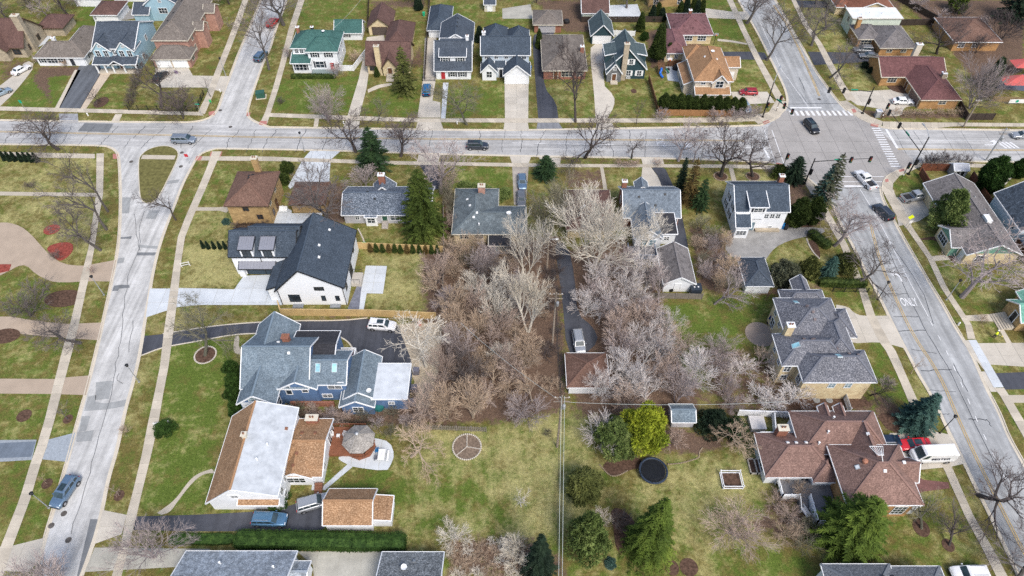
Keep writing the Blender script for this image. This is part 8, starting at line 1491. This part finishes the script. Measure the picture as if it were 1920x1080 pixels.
# street and garden trees, west to east, north first
T('vase1', (-98.5,120.1), 9, 10.0, 'dark', 'street_tree', 'grey bare street tree in the parkway nearest the western edge')
T('slim', (-80,100.3), 18.7, 7, 'grey', 'parkway_tree', 'bare parkway tree whose crown reaches over the street corner by the island')
T('slim', (-78.3,95.2), 16.4, 8.5, 'grey', 'parkway_tree', 'middle of three leaning bare trees beside the lane sidewalk')
T('oak', (-77.2,89.6), 14.4, 9.5, 'grey', 'parkway_tree', 'bare leaning tree just above the tan paver drive mouth')
T('slim', (-65.8,97.9), 9.9, 6, 'dark', 'parkway_tree', 'thin bare tree beside the lane opposite the island tip')
T('oak', (-72.1,68), 8.5, 11, 'grey', 'parkway_tree', 'bare tree standing beside the second tan paver drive')
T('sapling', (-68,53.6), 3.6, 3.0, 'grey', 'sapling', 'young bare sapling in mulch ring between sidewalk and lane')
T('oak', (-50.5,65.5), 12.4, 10.5, 'moss', 'front_yard_tree', 'spreading bare tree in a stone ringed bed beside the curved blacktop drive')
T('sapling', (-66.5,43.1), 2.6, 1.4, 'tan', 'sapling', 'thin staked sapling near the parked blue grey car')
T('sapling', (-55.5,41.3), 2.8, 2.2, 'pink', 'sapling', 'small reddish sapling in a mulch ring on the lane verge')
T('pale3', (-47.5,32.7), 7.0, 11, 'mauve', 'birch_tree', 'pale barked spreading tree beside the lower driveway mouth')
T('thick2', (-58.2,27.8), 9, 9, 'mauve', 'parkway_tree', 'purplish bare tree at the bottom western corner')
T('oak', (-81.5,135.6), 13.3, 11, 'dark', 'garden_tree', 'dark spreading bare tree in the iron fenced corner yard')
T('thick1', (-75.1,131.4), 8.5, 10, 'dark', 'parkway_tree', 'low dark bare tree in the parkway before the iron fence')
T('ornate', (-96.3,138), 4.5, 5, 'dark', 'ornamental_tree', 'small round dark bare tree in the lawn beside the blacktop drive')
T('vase3', (-60.2,152), 16, 11, 'grey', 'parkway_tree', 'bare tree beside the parked blue grey car on the north lane')
T('vase2', (-61.5,174.2), 14, 12, 'grey', 'parkway_tree', 'bare tree by the red parked car at the top of the north lane')
T('sapling', (-71.2,140.2), 5, 4, 'grey', 'sapling', 'thin bare sapling by the corner of the fenced yard')
T('round', (-41.7,130.4), 9.5, 9.5, 'mauve', 'crabapple_tree', 'dense mauve twigged tree in front of the green roofed white house')
T('ornate', (-30.4,129.8), 6.9, 6, 'moss', 'ornamental_tree', 'small mossy bare tree in the parkway before the tan brick cottage')
T('vase2', (-33.8,119.3), 9.8, 9.5, 'dark', 'street_tree', 'dark bare street tree beside the tall dark spruce')
T('vase1', (-23.9,117.8), 10.6, 9, 'dark', 'street_tree', 'dark bare street tree alone between the spruce and the moving dark car')
T('vase3', (-10.2,129.2), 11.1, 11, 'moss', 'parkway_tree', 'greenish grey bare tree on the lawn before the charcoal dormer house')
T('vase2', (-14.4,105.9), 14.5, 9.5, 'mauve', 'yard_tree', 'pinkish bare tree between the big spruce and the L shaped ranch')
T('vase3', (14.4,130.2), 18.6, 11, 'dark', 'parkway_tree', 'tall grey bare tree in front of the grey brown ranch')
T('oak', (15.7,117.3), 13.5, 14, 'dark', 'street_tree', 'largest grey bare street tree, on the south kerb near mid street')
T('sapling', (28.2,129.4), 6.3, 4, 'dark', 'parkway_tree', 'small dark bare tree on the verge beside the brown board fence')
T('slim', (25.6,117.1), 7.6, 5.5, 'dark', 'street_tree', 'slender grey street tree near the two tone driveway')
T('vase1', (35.5,116.2), 10.2, 7.5, 'mauve', 'street_tree', 'pinkish street tree opposite the clipped evergreen hedge')
T('slim', (38.6,115.9), 8.5, 4.5, 'mauve', 'street_tree', 'slim pinkish street tree beside the taller pinkish one')
T('vase2', (43.5,111.1), 14.5, 9.5, 'dark', 'front_yard_tree', 'bare tree in a round mulch bed west of the front walk')
T('oak', (50.2,111.1), 12.8, 11, 'dark', 'front_yard_tree', 'bare spreading tree in a round mulch bed nearest the junction')
T('vase3', (64.2,156.5), 15, 12, 'grey', 'parkway_tree', 'large bare tree beside the north avenue and blacktop drive')
T('vase1', (63.4,175.1), 13, 11, 'grey', 'parkway_tree', 'bare tree beside the avenue at the top of the view')
T('vase2', (77.5,163.5), 9.3, 8.5, 'grey', 'parkway_tree', 'bare tree on the east verge of the north avenue')
T('oak', (83.7,171.7), 12, 10, 'grey', 'yard_tree', 'bare tree in the yard west of the flat white roof')
T('oak', (77.7,148.4), 11.1, 10, 'grey', 'parkway_tree', 'bare tree leaning over the parked grey cars')
T('oak', (108.3,159.5), 11.7, 13, 'dark', 'yard_tree', 'dark gnarled tree behind the maroon roofed ranch')
T('round', (106.1,135.4), 13.6, 13, 'mauve', 'garden_tree', 'big pale mauve bare tree beside the maroon roofed ranch')
T('thick1', (126.4,165.1), 9, 11, 'dark', 'yard_tree', 'tangled dark bare tree in the littered northeast yard')
T('vase1', (60.9,90.8), 12.7, 9, 'mauve', 'parkway_tree', 'purplish bare tree at the avenue edge nearest the junction')
T('oak', (61.2,80.9), 10.2, 11, 'grey', 'parkway_tree', 'bare tree leaning over the avenue above the buff brick house')
T('vase2', (79.5,78.1), 14.8, 11, 'mauve', 'yard_tree', 'bare mauve tree before the bungalow with green gables')
T('oak', (65.9,41.4), 7.3, 13.5, 'dark', 'parkway_tree', 'big dark bare tree overhanging the avenue at the bottom')
T('ornate', (56,36.6), 6.5, 9.5, 'moss', 'front_yard_tree', 'mossy spreading bare tree in a mulch ring below the umber roofs')
T('ornate', (58.8,34.3), 6, 8, 'dark', 'front_yard_tree', 'small dark bare tree in a mulch ring by the avenue sidewalk')
T('vase1', (66.1,30), 8, 8, 'grey', 'parkway_tree', 'bare tree on the verge at the bottom eastern corner')
T('ornate', (56.3,57.8), 6.5, 6, 'dark', 'front_yard_tree', 'leaning dark bare tree beside the buff brick house')
T('sapling', (64.3,61.9), 4, 3, 'tan', 'sapling', 'thin sapling on the avenue verge above the leaning blue spruce')
T('vase2', (-13.9,63.2), 12.5, 6.6, 'pale', 'yard_tree', 'thick trunked pale tree standing in the sandy turnaround')
T('oak', (-14.8,47.3), 6.5, 9, 'tan', 'garden_tree', 'pale limbed bare tree beside the gazebo patio')
T('pale1', (2.4,82.2), 16.8, 8, 'pale', 'pale_tree', 'upright pale tree beside the dark flat porch of the L shaped ranch')
T('pale2', (2.7,70.4), 16.7, 8, 'pale', 'pale_tree', 'pale tree rising at the middle of the wooded lot by the wires')
T('pale2', (6.5,92.1), 16, 9.5, 'moss', 'pale_tree', 'grey green multi stemmed tree between the parked cars and the wires')
T('pale3', (14.8,83.9), 19.1, 15, 'pale', 'pale_tree', 'great pale tree spreading over the low brown roof')
T('pale1', (11.5,93.8), 12, 9, 'pale', 'pale_tree', 'pale tree crowding the low brown roof on its west side')
T('pale2', (16.8,89.6), 13, 9, 'pale', 'pale_tree', 'pale tree rising in front of the low brown roof')
T('round', (13.7,57.8), 6.5, 6.5, 'silver', 'garage_tree', 'silvery bare tree overhanging the brown roofed garage')
T('thick1', (12.7,74.1), 6, 6, 'silver', 'driveway_tree', 'silvery bare tree leaning over the narrow blacktop drive')
T('pale1', (24.5,89.6), 9.4, 8, 'pale', 'pale_tree', 'pale tree whose limbs overhang the rear wing of the cape')
T('ornate', (35.5,76.5), 9.7, 10, 'mauve', 'yard_tree', 'bare tree with pale drooping limbs beside the charcoal garage')
T('oak', (33.9,49.4), 5.5, 8, 'tan', 'yard_tree', 'pale limbed bare tree over the dark shrubs by the white fence')
T('thick3', (13.4,50), 6.0, 7.5, 'silver', 'yard_tree', 'silvery fan of bare stems above the bright evergreen')
T('round', (30,35.8), 5.6, 9.5, 'pink', 'magnolia', 'round rosy grey bare tree in the back lawn')
T('thick2', (.6,32.4), 5.5, 5.4, 'pale', 'pale_shrub', 'whitish bare tree at the edge of the dry grasses', cat='shrub')
T('thick1', (-7.9,35.1), 4.2, 4.6, 'pale', 'pale_shrub', 'smaller pale bare shrub at the lawn edge near the garage', cat='shrub')
T('sapling', (1.3,39.7), 3.2, 3.2, 'silver', 'fruit_tree', 'tiny crooked bare tree alone on the back lawn')
T('slim', (22.2,80), 8, 4, 'dark', 'yard_tree', 'thin dark trunk standing over the sandy patio below the deck')
T('thick2', (24.9,79.6), 6, 6, 'mauve', 'yard_tree', 'mauve bare tree beside the white gabled garage')
T('vase2', (-35.2,96.1), 15.1, 10, 'grey', 'yard_tree', 'bare tree between the low brick garage and the grey ranch')
T('thick1', (-30.1,107.5), 6, 7, 'mauve', 'yard_tree', 'low mauve bare tree in front of the tall dark spruce')
T('thick2', (-83,74.1), 6, 9, 'grey', 'garden_tree', 'grey spreading bare tree over the shrub bed at the western edge')
T('sapling', (-82.5,79.6), 3.5, 4, 'grey', 'garden_tree', 'small bare tree below the curve of the tan paver drive')
# wooded lot: bare thicket
WOOD = [(-15.3,80.3),(-10.6,82.8),(-9,88.2),(-3,88.2),(-1,85.5),(2.5,88.2),(3.7,56),(2.5,53.7),(-2.4,52.8),(-13,52.8),(-14.3,58),(-11.2,63),(-11.9,73)]
WOOD2 = [(14,82.8),(21.6,85.5),(26.3,77.8),(25.9,68.4),(29.4,58),(28.2,56),(18.1,55.1),(14.8,54.6),(17.2,58),(17.6,65.7),(17.2,70.7),(15.2,74.1),(14.1,77.8)]
GAR = [(8,67.3),(16.9,67.3),(15.9,57.5),(7.5,57.5)]; SAND_P = [(-19.7,73),(-11.7,73),(-12,55.1),(-15.7,55.1)]
def scatter(poly, n, seed, dmin=1.6, avoid=()):
    rr = random.Random(seed); xs = [q[0] for q in poly]; ys = [q[1] for q in poly]; o = []; t = 0
    while len(o) < n and t < n*60:
        t += 1; q = (rr.uniform(min(xs), max(xs)), rr.uniform(min(ys), max(ys)))
        if inside(q, poly) and not any(inside(q, a) for a in avoid) and all(math.dist(q, k) > dmin for k in o): o.append(q)
    return o
kk = ['thick1', 'thick2', 'thick3', 'ornate', 'round']
for i, q in enumerate(scatter(WOOD, 48, 1, 2.4, (SAND_P,))):
    T(kk[i % 4], q, rt.uniform(3.6, 9.0), rt.uniform(4.4, 7.8), ('pink', 'tan', 'grey', 'tan', 'pale', 'mauve', 'tan', 'pink')[i % 8], 'thicket_tree', 'pinkish brown bare tree tangled in the wooded central lot', 'bare trees of the central thicket')
for i, q in enumerate(scatter(WOOD2, 27, 2, 2.8, (GAR,))):
    T(kk[(i*2) % 5], q, rt.uniform(4.4, 8.6), rt.uniform(5.6, 8.8), ('silver', 'mauve', 'pink', 'silver')[i % 4], 'thicket_tree', 'mauve grey bare tree tangled in the wood east of the wires', 'bare trees east of the wires')
for i, q in enumerate(scatter([(5.5,88.2),(8.5,88.2),(7.7,58),(4.9,58)], 16, 11, 1.4)):
    T('shrub', q, rt.uniform(1.2, 2.4), rt.uniform(2.4, 3.4), ('dark', 'tan', 'dark')[i % 3], 'understory_shrub', 'low dark bare shrub under the overhead wires in the wood', 'low shrubs under the wires', cat='shrub')
for i, q in enumerate(scatter([(29.3,67.3),(32.1,68.4),(38.8,66.2),(45,63),(43.1,56),(36.3,55.1),(29.7,55.1)], 13, 3, 2.6)):
    T(('round', 'thick1', 'ornate')[i % 3], q, rt.uniform(3, 5.6), rt.uniform(4.5, 7), ('mauve', 'silver', 'pink')[i % 3], 'backyard_tree', 'bare yard tree, ' + near(q), 'bare trees behind the buff house')
for i, q in enumerate(scatter([(34.2,96.1),(40.6,94.6),(40.3,88.2),(43.1,85.5),(41.1,78.4),(34.2,79.6)], 12, 4, 2.0)):
    T(('thick2', 'thick1', 'round')[i % 3], q, rt.uniform(3, 5.5), rt.uniform(3.5, 5.5), ('tan', 'moss', 'mauve')[i % 3], 'hedgerow_tree', 'bare hedgerow tree, ' + near(q), 'bare hedgerow trees')
for i, q in enumerate(scatter([(-14.5,111.3),(-12.1,109.6),(-11,89.6),(-6,89.6),(-5.9,85.5),(-11.4,80.3),(-13,89.6)], 12, 5, 1.7)):
    T(('thick1', 'thick3')[i % 2], q, rt.uniform(2.6, 5), rt.uniform(3, 5), ('tan', 'pink', 'moss')[i % 3], 'yard_shrub', 'bare brown shrub crowding the L shaped ranch', 'bare shrubs round the ranch', cat='shrub')
for i, q in enumerate(scatter([(-40.5,55.3),(-16.5,55.1),(-13,53.2),(-12.7,49.6),(-19.1,49.6),(-21.9,52.8),(-39.2,53.7)], 11, 6, 1.8)):
    T(('shrub', 'thick3', 'thick1')[i % 3], q, rt.uniform(1.6, 3.4), rt.uniform(2.5, 4.4), ('moss', 'mauve', 'pink')[i % 3], 'side_yard_shrub', 'bare shrub in the strip between blue house and orange roofs', 'bare shrubs of the side yard', cat='shrub')
for i, q in enumerate(scatter([(39.3,44.5),(41.5,38.9),(40,33.8),(34.7,35.2),(35.6,38.9)], 7, 7, 2.0)):
    T(('thick1', 'shrub')[i % 2], q, rt.uniform(1.8, 3.6), rt.uniform(3, 4.6), ('tan', 'moss', 'pink')[i % 3], 'deckside_shrub', 'bare shrub among fallen leaves below the railed deck', 'bare shrubs below the deck', cat='shrub')
for i, q in enumerate(scatter([(-8.6,34.8),(1.8,34.8),(2.1,30),(-8.3,30)], 34, 8, 1.0)):
    T('shrub', q, rt.uniform(.6, 1.2), rt.uniform(1.4, 2.4), ('pale', 'tan', 'tan')[i % 3], 'dry_grass_clump', 'dry straw coloured clump beside the sooty grey garage', 'dry clumps at the bottom edge', cat='shrub')
for i, q in enumerate(scatter([(109.6,186.8),(130.2,176.3),(120.1,157.2),(115,161.1),(110.6,170.5)], 9, 9, 3.0)):
    T(('thick1', 'thick3', 'ornate')[i % 3], q, rt.uniform(2.6, 6), rt.uniform(5, 8), ('dark', 'mauve')[i % 2], 'yard_tree', 'dark bare yard tree, ' + near(q), 'bare trees of the northeast yards')
for i, q in enumerate([(34.6,187.8),(31.9,183.7),(20.3,186.8),(6.8,186.8),(13.7,190),(-27,186.8),(-39.4,189.4),(0,188.4),(-83.5,182.2),(-79.3,185.9),(-133,182.2),(-125.8,177.7),(-121.9,179.8),(-136.7,176.3),(-120.7,184.7),(39.2,182.2),(85.3,185.9),(94.8,182.8)]):
    T(('vase1', 'vase2', 'thick1', 'oak')[i % 4], q, rt.uniform(5, 10), rt.uniform(5, 8), ('dark', 'grey', 'mauve')[i % 3], 'backyard_tree', 'bare back yard tree, ' + near(q), 'bare trees at the top edge')
for i, q in enumerate([(34,130.8),(53,131.6),(50.4,130.8),(55.6,132.3),(46.1,130.8)]): T('shrub', q, 3.2, 4.2, 'mauve', 'verge_shrub', 'twiggy mauve shrub beside the sidewalk near the junction', 'shrubs by the junction sidewalk', cat='shrub')
for i, q in enumerate([(87.5,114.4),(88.9,113.7),(91.4,114.8),(94.9,114.4)]): T('shrub', q, rt.uniform(2.5, 4), 4, 'dark', 'verge_shrub', 'dark twiggy shrub outside the brown fence at the junction', 'shrubs outside the brown fence', cat='shrub')
for i, q in enumerate([(88.3,133.3),(90.6,132.9),(93.1,133.1),(95.5,132.9),(98.1,133.3),(100.5,133.1),(103.1,133.5),(85.7,132.9)]): T('shrub', q, 1.5, 3.0, 'tan', 'hedge_shrub', 'low brown bare hedge shrub before the maroon roofed ranch', 'bare hedge before the brick ranch', cat='shrub')
for i, q in enumerate([(30.8,114.8),(22.6,114.4),(24.3,114.2),(26,114.4)]): T('shrub', q, 1.8, 2.6, 'pink', 'verge_shrub', 'low bare shrub beside the two tone driveway', 'low shrubs by the two tone drive', cat='shrub')
for i, q in enumerate([(-88.8,136.3),(-89.2,138.4),(-89.7,140.6),(-90.2,142.9),(-90.6,145.2),(-91.1,147.5),(-91.5,149.9),(-92,152.3)]): T('thick3', q, 2.2, 3.2, 'dark', 'boundary_shrub', 'dark bare hedge shrub between the lawn and the corner yard', 'dark boundary hedge', cat='shrub')
for i, q in enumerate([(-53.1,95.3),(-51,95),(-49,95.3),(-47.5,95.6)]): T('shrub', q, 1.6, 3.0, 'dark', 'foundation_shrub', 'dark bare shrub along the yellow brick wall', 'shrubs along the brick wall', cat='shrub')
for i, (q, h_, w_, lb) in enumerate([((-118.5,155.2), 2.4, 3, 'bare bush at the corner of the white ranch'), ((-111.2,153.7), 2.0, 2.6, 'bare bush under the front windows of the white ranch'), ((-54,137.3), 1.8, 2.6, 'round dark bush on the corner lawn'), ((-56,157.2), 3.4, 4.0, 'bare bush beside the sun porch of the white house'), ((-42.9,149.4), 3.6, 4.4, 'mauve bare bush at the white house corner'), ((-39.2,156), 3, 4, 'rusty bush beside the white vinyl fence'), ((80.4,72.4), 1.6, 2.6, 'small bare bush on the lawn near the worker'), ((111.5,138.4), 3, 3.4, 'round bare bush inside the board screen'), ((-98.5,107.5), 1.5, 3, 'bare bush at the bed near the western edge'), ((-58.4,51.4), 1.0, 2.2, 'rusty low bush on the lane verge'), ((5.3,50.9), 1.4, 1.6, 'small dark bush alone near the wires on the lawn'), ((14.8,37), 3.4, 3.4, 'bare bush in the brown mulch bed'), ((24.1,49.6), 2.6, 4, 'bare bush below the garden shed'), ((-84.4,87.4), 2.2, 2.4, 'bare bush in the larger red mulch bed'), ((-76.3,83.9), 2.0, 1.6, 'reddish sapling where the paver drive meets the sidewalk'), ((59.4,59.8), 1.6, 3, 'bare bush on the lawn by the avenue'), ((84.9,86.8), 1.6, 5, 'bare bush before the bungalow gable'), ((-25.1,152.3), 2.5, 3.5, 'dark bare bush beside the narrow drive')]):
    T('shrub', q, h_, w_, ('mauve', 'tan', 'dark', 'mauve', 'mauve', 'tan', 'tan', 'dark', 'dark', 'tan', 'dark', 'grey', 'pink', 'grey', 'pink', 'mauve', 'pink', 'dark')[i], 'bare_bush', lb, cat='shrub')
# evergreens
E_ = firtree
E_('loose', (-29,114), 10.3, 9.0, 'spruce', 'spruce', 'tall dark spruce between street and grey ranch')
E_('yew', (-16.7,93.9), 15.8, 11.0, 'spruce2', 'spruce', 'big green spruce in front of the grey ranch')
E_('loose', (-25.2,142), 12.1, 7.6, 'olive', 'pine_tree', 'olive pine beside the tan brick cottage')
bush('arb2', (36.2,155.6), 9.9, 5.0, 'arb', 'evergreen', 'tall dark evergreen between tudor house and play patio', cat='tree', trunk=True); bush('arb2', (39.6,157.8), 4, 2.9, 'arb', 'evergreen', 'shorter evergreen beside the tall one by the play patio', cat='tree', trunk=True)
E_('yew', (7,111.2), 5.4, 6.4, 'spruce', 'evergreen', 'broad green evergreen behind the parked cars')
E_('loose', (35.1,102.8), 11.3, 4.6, 'rust', 'juniper', 'rust tinged juniper east of the cape house'); E_('narrow', (33.8,105.6), 9.3, 3.4, 'dark', 'juniper', 'dark narrow juniper beside the rust tinged one'); E_('loose', (37.2,101.3), 7.6, 4.6, 'spruce', 'juniper', 'green juniper below the rust tinged one')
E_('yew', (58.1,109.9), 6.2, 6.2, 'dark', 'pine_tree', 'dark green pine behind the white house chimney'); bush('dome', (55.7,111.4), 2.6, 4, 'arb', 'evergreen', 'low evergreen spreading beside the dark pine'); E_('loose', (62.6,103.4), 11.9, 6.2, 'grey', 'spruce', 'grey blue spruce at the junction corner'); E_('loose', (61.8,103.5), 9.2, 4.8, 'blue', 'spruce', 'bluer spruce close behind the grey blue one')
bush('arb', (55,96.5), 6.9, 4.6, 'arb', 'arborvitae', 'rounded evergreen beside the blue bin', cat='tree'); bush('arb', (58.1,97.2), 6.5, 4.2, 'arb', 'arborvitae', 'rounded evergreen nearest the avenue by the gravel drive', cat='tree')
bush('ball', (48.5,81.6), 5.0, 6.2, 'grey', 'evergreen', 'grey green rounded evergreen above the buff brick roof', cat='tree'); bush('ball', (53.5,83.1), 4.6, 4.2, 'olive', 'evergreen', 'olive evergreen between grey green and blue ones', cat='tree'); E_('yew', (57.1,83.1), 5.2, 4.0, 'blue', 'spruce', 'small blue spruce beside the avenue sidewalk'); bush('dome', (60.6,84.8), 3.6, 5.2, 'olive', 'evergreen', 'dull green evergreen under the leaning avenue tree')
E_('yew', (44.9,35.1), 12.0, 11.6, 'bright', 'yew_tree', 'large golden green yew in front of the umber roofed house')
E_('spruce1', (61,52.6), 8.6, 7.0, 'blue', 'spruce', 'leaning blue spruce beside the red sedan')
bush('billow', (15.2,48.6), 6.6, 7.2, 'pine', 'evergreen', 'green billowing evergreen west of the trampoline', cat='tree', trunk=True); bush('billow', (19.1,49.4), 9.0, 7.6, 'lime', 'evergreen', 'bright yellow green evergreen above the trampoline', cat='tree', trunk=True)
bush('arb', (10,41.7), 5.4, 5.8, 'olive', 'arborvitae', 'rounded olive evergreen beside the wires on the lawn', cat='tree'); bush('pine', (9.8,33.5), 11.0, 6.4, 'pine', 'pine_tree', 'soft green pine below the rounded olive evergreen', cat='tree', trunk=True)
T('thick3', (11.9,37), 5.5, 3.2, 'white', 'pale_shrub', 'whitish bare shrub poking over the soft green pine', cat='shrub')
E_('hemlock', (17.9,33.5), 16.5, 8.8, 'bright', 'spruce', 'yellow green spruce standing on the lower lawn'); E_('spruce1', (3.5,30.6), 13.0, 5.6, 'dark', 'spruce', 'dark grey green spruce at the bottom beside the wires')
bush('pine', (83,95.7), 9.4, 7.6, 'pine', 'pine_tree', 'bushy pine over the bungalow by the yellow road sign', cat='tree', trunk=True); bush('arb', (96.2,106.6), 8.6, 6.2, 'hedge', 'evergreen', 'large rounded evergreen beyond the plastic shed', cat='tree'); bush('arb', (105.1,111.1), 4.6, 4.0, 'hedge', 'evergreen', 'small rounded evergreen by the far eastern drive')
E_('loose', (135.6,177), 11, 11, 'dark', 'pine_tree', 'dark pine in the far northeast corner', cat='tree'); bush('ball', (122.6,182.1), 5, 6, 'bright', 'evergreen', 'light green bush in the far northeast yard'); bush('arb2', (114.1,144.2), 8, 4.6, 'spruce', 'evergreen', 'dark evergreen beside the playground shades', cat='tree')
bush('dome', (30.4,52.2), 3.4, 5.6, 'dark', 'evergreen', 'dark green bush west of the pale limbed tree'); bush('dome', (33.2,51.3), 2.8, 4.4, 'spruce', 'evergreen', 'dark green bush under the pale limbed tree')
for i, q in enumerate([(-44.9,62),(-44,59.8),(-43.4,57.2),(-42.2,54.6)]): bush('ball', q, 2.8, 3.1, 'hedge', 'yew_bush', 'clipped dark yew beside the blue house wall', 'yews along the blue house')
for i, q in enumerate([(-108.3,116.6),(-107.1,116.4),(-106,116.4),(-104.5,116.2),(-103.4,116.2),(-102.2,116),(-101.1,116)]): bush('cone', q, 2.4, 1.3, 'dark', 'arborvitae', 'small conical arborvitae in the row at the western edge', 'row of conical arborvitae')
for i, q in enumerate([(-58.1,90.3),(-57.1,90.1),(-56,90.1),(-54.9,90.1),(-53.9,90.1),(-52.9,90.1)]): bush('cone', q, 2.0, .9, 'dark', 'arborvitae', 'tiny conical arborvitae in the row west of the farmhouse garage', 'row of young arborvitae')
for i, q in enumerate([(-26.5,89.4),(-25.4,89.4),(-24.2,89.3),(-23,89.3),(-21.9,89.3),(-20.8,89.1),(-19.6,89.1),(-18.5,89.1),(-17.3,89.1),(-16.1,89),(-15,89),(-13.9,89)]): bush('cone', q, 2.0, 1.2, 'arb' if i % 3 else 'rust', 'fence_conifer', 'young conifer along the plank fence behind the farmhouse', 'young conifers along the fence')
for i in range(11): bush('arb', lerp((34.9,134.4), (52.2,133.5), i/10), rt.uniform(4.2, 5.0), rt.uniform(2.9, 3.5), 'arb', 'hedge_arborvitae', 'dense arborvitae in the screening row behind the board fence', 'screening row of arborvitae', cat='tree')
for i, q in enumerate([(49.7,181),(50.8,180.7),(52.1,180.4),(47.7,180.4),(46.2,180.4),(38,176.8),(39.5,177.4),(40.6,176.8),(34.1,171.1),(-25.9,182.8),(6.9,162.4),(-8.4,165.6)]): bush('arb2', q, rt.uniform(3.5, 5.5), rt.uniform(2.2, 3.2), 'dark' if i % 2 else 'arb', 'backyard_evergreen', 'dark back yard evergreen, ' + near(q), 'evergreens of the northern yards', cat='tree')
for i, (q, h_, w_, f_, lb) in enumerate([((-52.3,51.6), 1.5, 3.6, 'hedge', 'clipped oval evergreen beside a white rail fence corner'), ((-32.6,40.5), 1.6, 3.6, 'hedge', 'rounded evergreen at the orange roofed house corner'), ((34.6,166.4), 2.2, 2.6, 'hedge', 'round evergreen behind the tudor garage'), ((46.9,165.6), 2, 2, 'arb', 'evergreen under the rose roofed ranch windows'), ((50.9,166.1), 2, 2, 'arb', 'evergreen at the rose roofed ranch corner'), ((87.6,153), 1.6, 2.2, 'dark', 'clipped bush on the lawn by the maroon roofed ranch'), ((88.4,150.6), 1.6, 2.2, 'dark', 'clipped bush nearest the maroon ranch entry'), ((-33,149.1), 2.6, 1.8, 'arb', 'evergreen beside the cottage steps'), ((13,31.8), .9, 1.8, 'blue', 'low blue green plant in a bed on the lower lawn'), ((-55.6,96.9), 1.2, 1.8, 'blue', 'blue green bush in the curved stone bed')]):
    bush('dome' if i not in (7,) else 'arb2', q, h_, w_, f_, 'evergreen_shrub', lb)
bush('ball', (-47,112.6), 2.6, 3.6, 'arb', 'evergreen_shrub', 'green shrub flanking the pale drive by the brick garage'); bush('ball', (-47.1,109.1), 2.0, 3.2, 'arb', 'evergreen_shrub', 'lower green shrub beside the brick garage corner')
for q in [(-9.8,107.5),(-7.6,106.9),(-5.4,106.2),(-2.7,104.3),(-1.6,105.4)]: bush('dome', q, 1.3, 3.4, 'pine', 'spreading_juniper', 'low spreading juniper on the lawn before the L shaped ranch', 'junipers before the ranch')
def hedge(c, L, W, Hh, f, name, label, rz=0, seed=1, size=.16, dens=60):
    o = empty(name, (c[0], c[1], 0), rz, label=label, category='hedge'); put('foliage', hedge_mesh(seed, L, W, Hh, dens, size), FO[f], o); return o
hedge((-25.7,34.6), 23.5, 2.2, 1.75, 'hedge', 'clipped_hedge', 'long clipped evergreen hedge along the lower blacktop drive', R(-1), 61, .17, 55)
hedge((-41.9,35.1), 9, 1.6, .35, 'hedge', 'ground_cover', 'low strip of green ground cover west of the long hedge', 0, 62, .12)
hedge((-48.5,148.4), 11, 1.2, 1.0, 'arb', 'clipped_hedge', 'low clipped hedge in front of the green roofed house', 0, 63)
hedge((59.1,80.8), 8.5, 1.2, 1.6, 'arb', 'clipped_hedge', 'small upright hedge above the buff brick house', R(-2), 64)
hedge((58.3,92.1), 5.0, 1.6, 1.4, 'arb', 'clipped_hedge', 'short evergreen hedge where the gravel drive meets the avenue', R(-60), 65)
hedge((-49.8,95), 6.4, 1.4, 1.5, 'brown', 'bare_hedge', 'brown leafless hedge under the yellow brick house', R(-1), 66)
